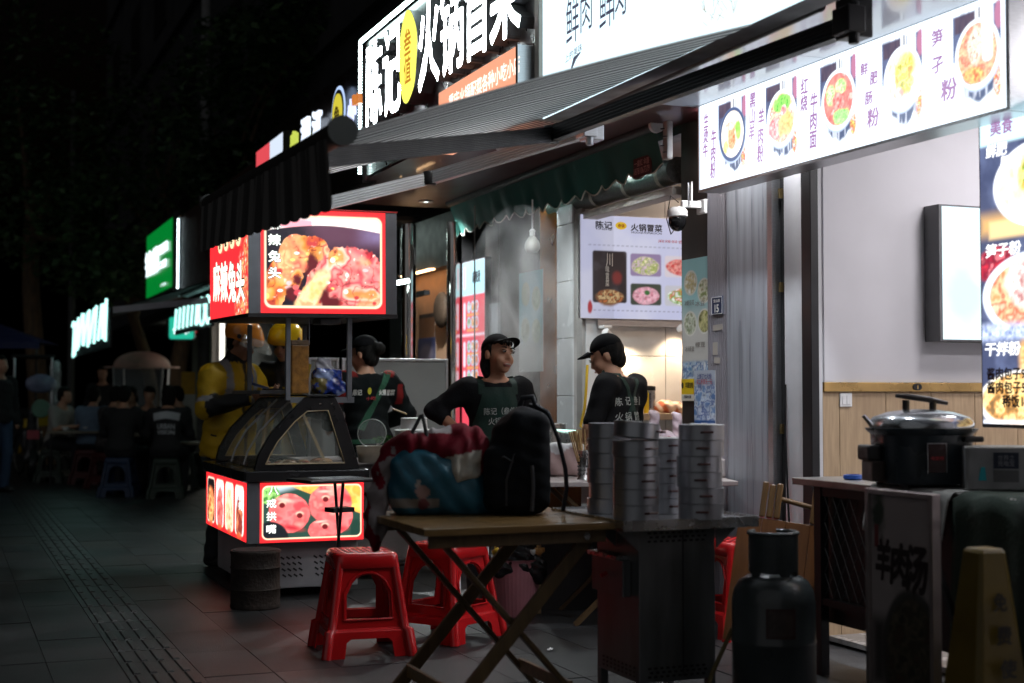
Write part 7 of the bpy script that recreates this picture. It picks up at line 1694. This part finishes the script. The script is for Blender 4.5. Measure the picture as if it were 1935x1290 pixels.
# ------------------------------------------------------------------ far shops along the row
up = thing('upper_building', W(-10, .2, 0), RZW, 'dark unlit upper storeys of the building above the shop signs', 'building')
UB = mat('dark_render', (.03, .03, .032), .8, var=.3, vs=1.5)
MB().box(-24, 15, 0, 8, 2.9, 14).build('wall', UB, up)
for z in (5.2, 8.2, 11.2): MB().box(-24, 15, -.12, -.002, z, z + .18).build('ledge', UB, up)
for k in range(9):
    for z in (5.8, 8.8): 
        w_ = MB().box(-22 + 4 * k, -20.2 + 4 * k, -.04, -.002, z, z + 1.5).build('window', mat('dark_window_frame', (.02, .02, .02), .4), up); MB().box(-21.9 + 4 * k, -20.3 + 4 * k, -.045, -.041, z + .1, z + 1.4).build('pane', mat('dark_glass', (.01, .012, .015), .1), w_)
for (u0, u1, nm, lb) in ((500, 690, 'dark_fascia_sign', 'dark fascia sign with round yellow badge and glowing letters beyond the hotpot sign'),):
    a, c = wpl(u0, 250, WF), wpl(u1 - 4, 250, WF); t = thing(nm, W(a[0], WF, 3.2), RZW, lb, 'shop sign'); Ls = c[0] - a[0]
    MB().box(0, Ls, 0, .1, -.46, .46).build('sign_board', mat('black_sign_board', (.012, .009, .009), .3), t)
    L2 = lambda u: wpl(u, 250, WF - .05)[0] - a[0]; Zf = lambda u, v: wpl(u, v, WF - .05)[2] - 3.2
    for u, v, r, m_, nm2 in ((640, 212, .2, glow('blue_white_ring', (.45, .6, .9), 1.2), 'round_badge'),):
        for rr, mm, yy in ((r, m_, -.05), (r * .86, mat('grey_blue_disc', (.1, .12, .16), .4), -.055), (r * .7, glow('yellow_disc', (.7, .6, .05), 1.0), -.06)):
            MB().loft([[(L2(u) + rr * math.cos(q), yy - k, Zf(u, v) + rr * math.sin(q)) for q in [2 * PI * i / 28 for i in range(28)]] for k in (0, .004)]).build(nm2, mm, t)
        text('鱼', .16, .14, mat('orange_print', (.5, .15, .02), .5), t, L2(u), -.066, Zf(u, v) - .02, bold=.03)
    for ch, u, v, sz, m_ in (('烤', 677, 190, .08, glow('orange_small_letters', (.8, .25, .05), .8)), ('鱼', 685, 186, .08, MATS.get('orange_small_letters') or glow('orange_small_letters', (.8, .25, .05), .8)), ('小', 671, 208, .16, glow('lilac_letter', (.6, .65, 1), 1.5)), ('江', 605, 238, .26, glow('pale_letter', (.75, .85, 1), 1.5)), ('湖', 583, 250, .24, MATS.get('pale_letter') or glow('pale_letter', (.75, .85, 1), 1.5)), ('串', 562, 270, .2, glow('yellow_green_letter', (.6, .7, .1), 1.0))):
        text(ch, sz, sz, m_, t, L2(u), -.06, Zf(u, v), bold=.04, ext=.03, name='channel_letter')
a, c = wpl(505, 285, WF), wpl(556, 275, WF); t = thing('red_white_sign', W(a[0], WF - .1, a[2] - .12), RZW, 'small glowing red and white sign above the awning corner', 'shop sign')
MB().box(0, c[0] - a[0], 0, .08, -.2, .12).build('case', DARK, t); MB().box(.6, c[0] - a[0], -.004, -.001, -.1, .1).build('white_face', glow('dim_white_face', (.75, .85, 1), 1.0), t); MB().box(0, .58, -.004, -.001, -.2, .1).build('red_face', glow('dim_red_face', (.8, .08, .1), 1.0), t)
t = thing('grill_shop', W(-7.5, 0, 0), RZW, 'open grill shop with white tube lights under its dark soffit', 'shop')
MB().box(-3.4, 2.2, -1.1, .1, 2.78, 2.82).build('soffit', DARK, t)
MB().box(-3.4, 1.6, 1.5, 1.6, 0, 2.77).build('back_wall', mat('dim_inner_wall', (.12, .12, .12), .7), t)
for x in (-2.6, -.6, 1.2):
    MB().tube([(x - .5, -.6, 2.74), (x + .5, -.6, 2.74)], .018, 8).build('tube_lamp', glow('grill_tube_lamp', (.8, 1, .93), 22), t); MB().box(x - .52, x + .52, -.63, -.57, 2.76, 2.779).build('lamp_base', WHITE, t)
# brown board shop and green sign
a, c = wpl(342, 470, WF), wpl(500, 400, WF); t = thing('brown_board_sign', W(a[0], WF, 3.0), RZW, 'brown ribbed sign board edged with white led beads', 'shop sign'); Ls = c[0] - a[0]
MB().box(0, Ls, .02, .1, -.55, .5).build('sign_board', DARK, t)
RIB = mat('brown_rib', (.05, .022, .016), .5)
for k in range(int(Ls / .1)): MB().box(.1 * k + .004, .1 * k + .09, 0, .019, -.54, .49).build('rib', RIB, t)
b = MB()
for k in range(26): b.ball((-.06, -.03, -.5 + .038 * k), .012, 6, 4)
o = b.build('led_beads', glow('led_bead', (.75, .95, 1), 9), t); MB().box(-.1, -.03, -.02, .0, -.54, .5).build('led_channel', ALU, t)
a, c = wpl(277, 500, WF), wpl(325, 475, WF); zt_ = wpl(325, 411, WF)[2]; zb_ = wpl(325, 541, WF)[2]
t = thing('green_shop_sign', W(a[0], WF, (zt_ + zb_) / 2), RZW, 'square bright green lit shop sign with white characters far down the row', 'shop sign'); wS, hS = c[0] - a[0], zt_ - zb_
MB().box(-.05, wS + .05, .01, .1, -hS / 2 - .06, hS / 2 + .08).build('case', DARK, t); MB().box(0, wS, 0, .005, -hS / 2, hS / 2).build('sign_face', glow('green_face', (.0, .2, .025), 1.0), t)
GW = glow('bright_white_letters', (.8, .95, 1), 2.2)
text('钱俏', wS * .55, hS * .42, GW, t, wS * .28, -.02, .02, bold=.05); text('医院', wS * .33, hS * .16, GW, t, wS * .74, -.02, .12, bold=.05); text('口腔', wS * .28, hS * .12, GW, t, wS * .72, -.02, -.1, bold=.05); text('门诊', wS * .2, hS * .04, GW, t, wS * .75, -.02, -hS * .42)
# far awning with neon
t = thing('dark_awning', W(-9.49, -2.18, 2.15), RZW, 'dark far awning with pale side bar and slanted neon letters on its front', 'awning')
MB().add([(0, 0, 0), (0, 1.9, .62), (-4.85, 1.9, .62), (-4.85, 0, 0), (0, 0, .02), (0, 1.9, .64), (-4.85, 1.9, .64), (-4.85, 0, .02)], [(0, 1, 2, 3), (7, 6, 5, 4), (0, 4, 5, 1), (3, 2, 6, 7), (0, 3, 7, 4), (1, 5, 6, 2)]).build('canvas', mat('black_canvas', (.014, .014, .015), .8), t)
MB().bar((.03, 0, -.0), (.03, 1.06, .135), .03, .07).build('side_bar', mat('pale_awning_bar', (.3, .3, .34), .4), t); MB().box(-4.85, 0, -.03, -.005, -.42, .03).build('valance', mat('black_canvas', (.014, .014, .015), .8), t)
NE = glow('neon_green_white', (.5, 1, .93), 2.0)
def neon(par, strokes, y, r=.02):
    for s in strokes: MB().tube([(x, y, z) for x, z in s], r, 6).build('neon_tube', NE, par)
Lx = lambda k: -4.6 + 1.0 * k
st_ = [[(-4.75, .02), (-4.6, .08), (-4.1, .03)], [(-4.4, .06), (-4.6, -.42)], [(-3.9, .06), (-4.35, -.4)], [(-3.75, .1), (-3.95, -.34)], [(-3.2, .12), (-3.75, -.3)], [(-3.0, .12), (-3.1, -.3)], [(-2.4, .1), (-3.0, -.3)], [(-2.2, .12), (-2.4, -.34)], [(-1.6, .1), (-2.2, -.3)], [(-1.3, .12), (-1.6, -.32)], [(-.7, .1), (-1.1, -.3)], [(-.5, .1), (-.62, -.3)], [(-.2, .14), (-.3, -.34)]]
neon(t, st_, -.05, .017)
# neon letters on the nearer low sign, green road style sign, red led glyphs
a = wpl(328, 600, -1.0); t = thing('neon_letter_sign', W(a[0], -1.0, 2.22), RZW, 'row of slanted greenish white neon letters under the dark awning edge', 'sign'); c = wpl(396, 590, -1.0); Ls = c[0] - a[0]
MB().box(0, Ls, .02, .06, -.2, .2).build('sign_board', DARK, t)
neon(t, [[(x, .14), (x - .12, -.14)] for x in np.linspace(.25, Ls - .9, 6)] + [[(Ls - .55 + .2 * math.cos(q), .17 * math.sin(q)) for q in np.linspace(0, 6.2, 12)], [(Ls - .8, .16), (Ls - .95, -.15), (Ls - .75, -.1)], [(Ls - .12 + .14 * math.cos(q), .17 * math.sin(q)) for q in np.linspace(.5, 5.6, 10)]], 0, .014)
q = pw(344, 616, 20.5); t = thing('green_hanging_sign', q, 0, 'small rounded green lit sign with white frame and characters', 'sign')
MB().rbox(-.19, .19, -.2, .14, -.03, .03, .04).build('frame', WHITE, t, rot=(PI / 2, 0, 0)); 
MB().rbox(-.175, .175, -.185, .125, .0, .035, .03).build('face', glow('sea_green_face', (.02, .5, .33), 1.0), t, rot=(PI / 2, 0, 0)); text('停车', .24, .12, GW, t, 0, -.05, -.06, bold=.05); text('入口', .2, .06, GW, t, .02, -.05, .08, bold=.03)
q = pw(352, 620, 21.5); t = thing('red_led_sign', (q.x - .05, q.y, q.z), 0, 'tiny red led characters glowing under the far canopy', 'sign'); MB().box(-.26, .26, 0, .04, -.12, .12).build('case', DARK, t); text('美 味', .42, .16, glow('red_led', (1, .03, .05), .8), t, 0, -.01, 0, bold=.02)
# lit doorway
t = thing('lit_shopfront', W(-14.6, 0, 0), RZW, 'pale lit shopfront wall between two vertical white tube lights', 'shopfront')
x0, x1, x2, x3 = [wpl(u, 670, 0)[0] + 14.6 for u in (388, 399, 421, 440)]
MB().box(x1, x2 + .1, .02, .1, 0, 2.6).build('wall', mat('beige_wall', (.5, .42, .34), .7, emit=None), t)
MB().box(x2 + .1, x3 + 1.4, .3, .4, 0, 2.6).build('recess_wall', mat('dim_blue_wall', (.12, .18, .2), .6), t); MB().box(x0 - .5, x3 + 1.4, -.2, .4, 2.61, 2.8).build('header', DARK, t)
TB = glow('white_tube_lamp', (1, .97, .85), 2.2)
for x in (x0 + .35, x2 + .35): MB().tube([(x, -.06, .5), (x, -.06, 2.5)], .05, 10).build('tube_lamp', TB, t)
for x in (x0, x2 + .62): MB().box(x - .05, x + .05, -.08, .0, 0, 2.6).build('steel_edge', ALU, t)
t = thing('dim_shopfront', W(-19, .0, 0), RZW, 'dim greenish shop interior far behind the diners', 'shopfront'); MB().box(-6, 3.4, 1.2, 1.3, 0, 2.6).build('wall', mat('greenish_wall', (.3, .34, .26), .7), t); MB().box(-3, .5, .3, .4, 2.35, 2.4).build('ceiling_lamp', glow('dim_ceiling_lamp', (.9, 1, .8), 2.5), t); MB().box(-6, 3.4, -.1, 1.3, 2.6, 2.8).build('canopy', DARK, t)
q = pw(356, 722, 19); t = thing('yellow_stand_sign', (q.x, q.y, 0), .1, 'yellow and white standing sign beside the lit shopfront', 'sign'); MB().box(-.09, .09, 0, .02, .4, 1.2).build('white_panel', mat('white_board', (.5, .5, .46), .5), t); MB().box(-.09, .09, -.004, -.001, 1.2, 1.5).build('yellow_panel', mat('orange_yellow_board', (.6, .32, .01), .5), t); MB().box(-.09, .09, 0, .02, 1.2, 1.5).build('back_panel', DARK, t); MB().box(-.1, .1, -.1, .1, 0, .04).build('base', BLK, t); MB().box(-.02, .02, 0, .02, .041, .399).build('post', BLK, t)

# ------------------------------------------------------------------ trees, pole
BARK = mat('rough_bark', (.09, .055, .03), .85, var=.5, vs=6, stretch=(3, 3, .6), bump=1, bs=16)
LEAF = [mat('leaf_dark', (.03, .06, .025), .5, var=.5, vs=3), mat('leaf_mid', (.045, .085, .03), .5, var=.5, vs=3)]
def tree(label, base, top, r, crowns, nl, lean=(0, 0), limbs=4, seed=1, leaf=.16):
    rg = random.Random(seed); b = Vector((base[0], base[1], 0)); t = thing('tree', b, 0, label, 'tree', None)
    tp = Vector((lean[0], lean[1], top)); pts = [tp * f + Vector((.12 * math.sin(5 * f + seed), .1 * math.sin(4 * f), 0)) * f for f in (0, .08, .25, .45, .65, .85, 1)]
    MB().tube(pts, [r * k for k in (1.5, 1.15, 1, .93, .86, .78, .6)], 12).build('trunk', BARK, t, smooth=60)
    for k in range(limbs):
        c = crowns[k % len(crowns)]; e = Vector(c[0]) - b + Vector((rg.uniform(-.5, .5), rg.uniform(-.5, .5), rg.uniform(-.3, .3))); m_ = pts[-2].lerp(e, .5) + Vector((0, 0, .3))
        MB().tube([pts[-2], m_, e], [r * .5, r * .3, r * .1], 8).build('limb', BARK, t, smooth=60)
    for mi in range(2):
        mb = MB()
        for c, rad in crowns:
            for k in range(nl // 2):
                while True:
                    x, y, z = rg.uniform(-1, 1), rg.uniform(-1, 1), rg.uniform(-1, 1)
                    if x * x + y * y + z * z < 1 and math.sin(x * 6 + seed) + math.sin(y * 7) + math.sin(z * 6 + 2 * seed) > -.7: break
                p = Vector(c) - b + Vector((x * rad[0], y * rad[1], z * rad[2])); a = rg.uniform(0, 6.3); l = leaf * rg.uniform(.6, 1.3); d = Vector((math.cos(a), math.sin(a), rg.uniform(-.9, .3))).normalized() * l; s_ = d.cross(Vector((rg.uniform(-1, 1), rg.uniform(-1, 1), 1))).normalized() * l * .28
                mb.add([p, p + d * .5 + s_, p + d, p + d * .5 - s_], [(0, 1, 2, 3)])
        o = mb.build('crown', LEAF[mi], t); o['kind'] = 'stuff'
P_ = lambda u, v, d: tuple(pw(u, v, d))
tree('thick trunked street tree with brown bark at the left side of the street', pw(80, 745, 24), 4.6, .17, [(P_(60, 330, 24), (2.2, 2, 1.6)), (P_(150, 430, 23), (1.4, 1.3, 1.1)), (P_(20, 180, 25), (2.4, 2, 1.8)), (P_(200, 510, 22.5), (.6, .6, .5))], 1500, lean=(-.35, .3), seed=2)
tree('leaning brown tree trunk behind the pale canopy', pw(318, 745, 24), 3.2, .17, [(P_(240, 330, 24), (1.6, 1.5, 1.5)), (P_(210, 500, 23.5), (.8, .7, .6))], 1100, lean=(.2, .2), seed=4)
tree('slim forked tree trunk leaning left beside the brown trunk', pw(300, 745, 26), 3.0, .13, [(P_(330, 250, 26), (1.5, 1.5, 1.6))], 900, lean=(-.45, 0), seed=6)
tree('dark leafy tree close to the upper building', pw(470, 745, 20), 4.2, .1, [(P_(430, 200, 19), (1.0, 1, 1.3)), (P_(500, 120, 18), (1, 1, .8)), (P_(420, 320, 17.5), (.5, .5, .4)), (P_(600, 40, 17), (1, .7, .6))], 1000, lean=(-.2, -1), seed=8)
q = pw(385, 700, 19.5); o = MB().lathe([(.09, 0), (.08, 3), (.07, 9)], 14).build('utility_pole', mat('weathered_concrete', (.16, .16, .16), .8, var=.3), smooth=40); o.location = (q.x, q.y, 0); tag(o, 'tall pale grey utility pole beside the brown sign board', 'pole')
q = pw(134, 700, 27); o = MB().lathe([(.07, 0), (.06, 7)], 12).build('street_pole', mat('dark_pole', (.06, .06, .06), .6), smooth=40); o.location = (q.x, q.y, 0); tag(o, 'thin dark street pole between the left tree and the neon', 'pole')

# ------------------------------------------------------------------ diners and vehicles far left
DKC = mat('dark_shirt', (.014, .014, .016), .85, var=.4, vs=8); LTC = mat('pale_shirt', (.3, .29, .27), .85); BLC = mat('light_blue_shirt', (.12, .17, .24), .85); PTC = mat('patterned_shirt', (.05, .045, .045), .85, var=.95, vs=16)
JEAN = mat('blue_jeans', (.03, .06, .12), .85)
diners = []
for i, (u, d, yaw, m_, lb, hd, hr) in enumerate(((103, 19.5, 75, LTC, 'seated diner in pale shirt leaning forward at left', (0, -5, 0), 'short'), (168, 19.2, 170, BLC, 'seated diner in light blue shirt seen from behind', (0, 0, 0), 'short'),
        (203, 18.3, 150, PTC, 'seated diner in dark patterned shirt beside the blue shirt', (10, -5, 0), 'short'), (226, 16.8, 176, DKC, 'broad seated diner in plain black shirt on the blue stool', (8, -8, 0), 'short'),
        (314, 16.6, 185, DKC, 'seated diner in black shirt with white back print on green stool', (5, -6, 0), 'bob'), (279, 18.6, 20, DKC, 'dark haired diner facing us across the table', (-10, -15, 0), 'short'), (352, 18.2, -100, DKC, 'diner in dark clothes at the right side of the far table', (0, -12, 0), 'short'), (258, 19.6, -20, PTC, 'diner in patterned top at the far side of the table', (0, -10, 0), 'long'))):
    p = pw(u, 900, d); o = person(lb, (p.x, p.y, 0), yaw, 1.72, base=SIT, head=hd, top=m_, sleeve=.9 if m_ is not DKC else 1.9, hem=-.06, hair=hr, res=.026, face=False, hands=False, group=None, trousers=True); diners.append(o)
o = diners[4]; o['bv'] = bvh_of(o['top']); BP = mat('white_back_print', (.4, .42, .45), .8)
V, F = strip_mesh([(-.15, 0, .36), (0, 0, .38), (.15, 0, .36)], .09, 10); V = [o['pel'] + o['xs'] * v[0] + o['zu'] * v[2] for v in V]; drape('back_print', V, F, BP, o['t'], o['bv'], -o['ys'], .006)
on_back(o, 'URBAN', .2, .06, BP, .5, bold=.03); on_back(o, 'VISION', .2, .05, BP, .36, bold=.03)
p = pw(192, 900, 21.5); person('standing person in dark top behind the seated diners', (p.x, p.y, 0), 10, 1.62, top=DKC, sleeve=1.9, res=.026, face=False, hands=False)
p = pw(-4, 915, 17.5); person('standing person in dark jacket and blue jeans at left edge', (p.x, p.y, 0), 60, 1.68, top=DKC, sleeve=1.9, thick=.03, res=.022, face=False, hands=False, tmat=JEAN, hair='long')
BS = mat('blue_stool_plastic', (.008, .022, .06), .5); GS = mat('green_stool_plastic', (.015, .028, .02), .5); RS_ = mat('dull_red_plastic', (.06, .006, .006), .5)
stools = None
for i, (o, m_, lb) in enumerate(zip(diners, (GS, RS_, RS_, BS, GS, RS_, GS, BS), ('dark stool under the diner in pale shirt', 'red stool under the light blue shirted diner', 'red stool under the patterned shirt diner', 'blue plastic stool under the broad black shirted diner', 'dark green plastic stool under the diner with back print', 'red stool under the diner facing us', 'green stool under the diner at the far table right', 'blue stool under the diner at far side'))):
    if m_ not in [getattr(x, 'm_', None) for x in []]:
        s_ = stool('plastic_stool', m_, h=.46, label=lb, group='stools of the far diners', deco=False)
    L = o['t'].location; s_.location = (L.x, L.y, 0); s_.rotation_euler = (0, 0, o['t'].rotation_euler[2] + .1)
for (u, d, w_, lb) in ((262, 17.9, .8, 'low dining table with bowls among the far diners'), (140, 19.3, .7, 'small far table before the pale shirted diner')):
    p = pw(u, 850, d); t = thing('dining_table', (p.x, p.y, 0), .3, lb, 'table'); MB().box(-w_ / 2, w_ / 2, -.35, .35, .68, .71).build('top', mat('dim_table_top', (.2, .17, .13), .5), t)
    for x in (-1, 1):
        for y in (-1, 1): MB().tube([(x * w_ * .42, y * .3, 0), (x * w_ * .42, y * .3, .679)], .015, 6).build('leg', DARK, t)
    for k in range(4):
        o = MB().lathe([(.03, 0), (.06, .05), (.058, .052), (.028, .006)], 14).build('bowl', WHITE); o.location = (p.x + RNG.uniform(-.3, .3), p.y + RNG.uniform(-.25, .25), .711); tag(o, 'white bowl on the ' + lb.split(' with')[0].split(' before')[0] + ', among others alike', 'bowl', 'bowls on the ' + ('left' if u < 200 else 'middle') + ' far table')
p = pw(378, 830, 17.2); t = thing('side_table', (p.x, p.y, 0), .2, 'small dark table with pale tray behind the orange helmeted rider', 'table'); MB().box(-.25, .25, -.2, .2, .6, .63).build('top', mat('dim_table_top', (.2, .17, .13), .5), t)
for x in (-.2, .2): MB().tube([(x, 0, 0), (x, 0, .599)], .02, 6).build('leg', DARK, t)
# pale canopy tricycle
p = pw(268, 745, 21.5); t = thing('canopy_scooter', (p.x, p.y, 0), .1, 'parked scooter with pale pink domed rain canopy among the diners', 'scooter')
PK = mat('pale_pink_canopy', (.75, .5, .42), .5)
rings = []
for k in range(8):
    q_ = k / 7; rr = math.cos(q_ * PI / 2 * .97); rings.append([(.42 * rr * math.cos(a), .5 * rr * math.sin(a), 1.62 + .23 * math.sin(q_ * PI / 2)) for a in [2 * PI * i / 28 for i in range(28)]])
MB().loft(rings).build('canopy', PK, t, smooth=60); MB().loft([[(.56 * math.cos(a), .56 * math.sin(a), z) for a in [2 * PI * i / 28 for i in range(28)]] for z in (1.6, 1.618)]).build('canopy_rim', PK, t)
for x, y in ((-.36, -.4), (.36, -.4), (.34, .4), (-.34, .4)): MB().tube([(x, y, 1.6), (x * .9, y, .8)], .014, 6).build('canopy_post', ALU, t)
b = [(-.12, .0, .25), (.12, 0, .25)]
Sdf(.06).rbx((0, .25, .55), (.15, .35, .16), .08).cap((0, -.35, .4), (0, -.4, .95), .09, .06).rbx((0, 0, .3), (.13, .4, .06), .05).build('scooter_body', .025, mat('dark_scooter_paint', (.03, .03, .035), .3, coat=.4), t)
for y in (-.55, .5): MB().tube([(-.04, y, .22), (.04, y, .22)], .22, 20).build('wheel', BLK, t, smooth=40)
MB().tube([(-.28, -.38, 1.0), (.28, -.38, 1.0)], .016, 8).build('handlebar', BLK, t); MB().lathe([(.001, .0), (.06, .01), (.06, .05)], 14).build('headlamp', CHROME, t, loc=(0, -.44, .9), rot=(PI / 2, 0, 0))
mesh_obj('rain_sheet', [(-.36, -.42, 1.6), (.36, -.42, 1.6), (.3, -.5, .9), (-.3, -.5, .9)], [(0, 1, 2, 3)], FILM, t)
# dark scooter with rain cover and a yellow bicycle
p = pw(42, 830, 20.0); t = thing('covered_scooter', (p.x, p.y + .4, 0), .35, 'dark scooter under black canopy with clear crumpled rain sheet at left', 'scooter')
Sdf(.06).rbx((0, .3, .55), (.15, .36, .17), .08).cap((0, -.35, .4), (0, -.42, .95), .1, .07).rbx((0, 0, .3), (.13, .45, .06), .05).build('scooter_body', .025, mat('dark_scooter_paint', (.03, .03, .035), .3, coat=.4), t)
for y in (-.58, .55): MB().tube([(-.045, y, .22), (.045, y, .22)], .22, 20).build('wheel', BLK, t, smooth=40)
MB().box(-.08, .08, -.66, -.64, .58, .7).build('number_plate', mat('red_white_plate', (.4, .06, .08), .5), t); MB().box(-.3, .3, -.42, .6, 1.72, 1.76).build('canopy', BLK, t, bevel=.02)
for x in (-.25, .25): MB().tube([(x, -.38, 1.72), (x, -.45, .9)], .014, 6).build('canopy_post', ALU, t)
Sdf(.05).ell((.1, -.42, 1.35), (.22, .06, .14)).build('windshield', .03, mat('lilac_windshield', (.16, .17, .26), .25), t)
pz = Sdf(.05).rbx((.3, -.2, 1.3), (.05, .3, .35), .04).disp(lambda P: .03 * np.sin(P[..., 2] * 30 + P[..., 1] * 20)); pz.build('rain_sheet', .03, FILM, t)
MB().lathe([(.001, 0), (.13, .01), (.12, .1)], 20).build('mint_helmet', mat('mint_plastic', (.12, .24, .17), .4), t, loc=(.1, -.6, 1.0), rot=(PI / 2, 0, 0))
p = pw(55, 830, 21); t = thing('bicycle', (p.x, p.y, 0), .6, 'yellow shared bicycle parked behind the dark scooter', 'bicycle'); YB = mat('yellow_bike_paint', (.5, .33, .01), .35)
for y in (-.5, .5): MB().tube([(0, y + .3 * math.cos(a), .31 + .3 * math.sin(a)) for a in [2 * PI * i / 24 for i in range(25)]], .022, 6, cap=False).build('wheel', BLK, t)
MB().tube([(0, -.5, .31), (0, -.38, .85), (0, .1, .5), (0, .2, .85)], .028, 8).build('frame', YB, t); MB().tube([(0, .1, .5), (0, .5, .31), (0, .2, .8)], .022, 8).build('rear_stay', YB, t); MB().tube([(-.28, -.36, 1.0), (0, -.4, .95), (.28, -.36, 1.0)], .014, 6).build('handlebar', BLK, t); MB().ball((0, .2, .88), .1, 10, 6, (.8, 1.3, .4)).build('saddle', BLK, t); MB().box(-.14, .14, -.7, -.46, .75, .95).build('basket', YB, t)
p = pw(20, 640, 21); t = thing('blue_canopy', (p.x, p.y, 0), .1, 'dark blue stall canopy at the left edge under the tree', 'canopy')
MB().add([(-.9, -.6, 1.95), (.55, -.6, 1.95), (.55, .8, 1.95), (-.9, .8, 1.95), (-.2, .1, 2.25)], [(0, 1, 4), (1, 2, 4), (2, 3, 4), (3, 0, 4), (3, 2, 1, 0)]).build('canvas', mat('navy_canvas', (.01, .012, .06), .7), t); MB().box(-.9, .55, -.605, -.601, 1.86, 1.95).build('valance', mat('navy_canvas', (.01, .012, .06), .7), t)
for x in (-.85, .5): MB().tube([(x, -.55, 0), (x, -.55, 1.94)], .015, 6).build('pole', DARK, t)
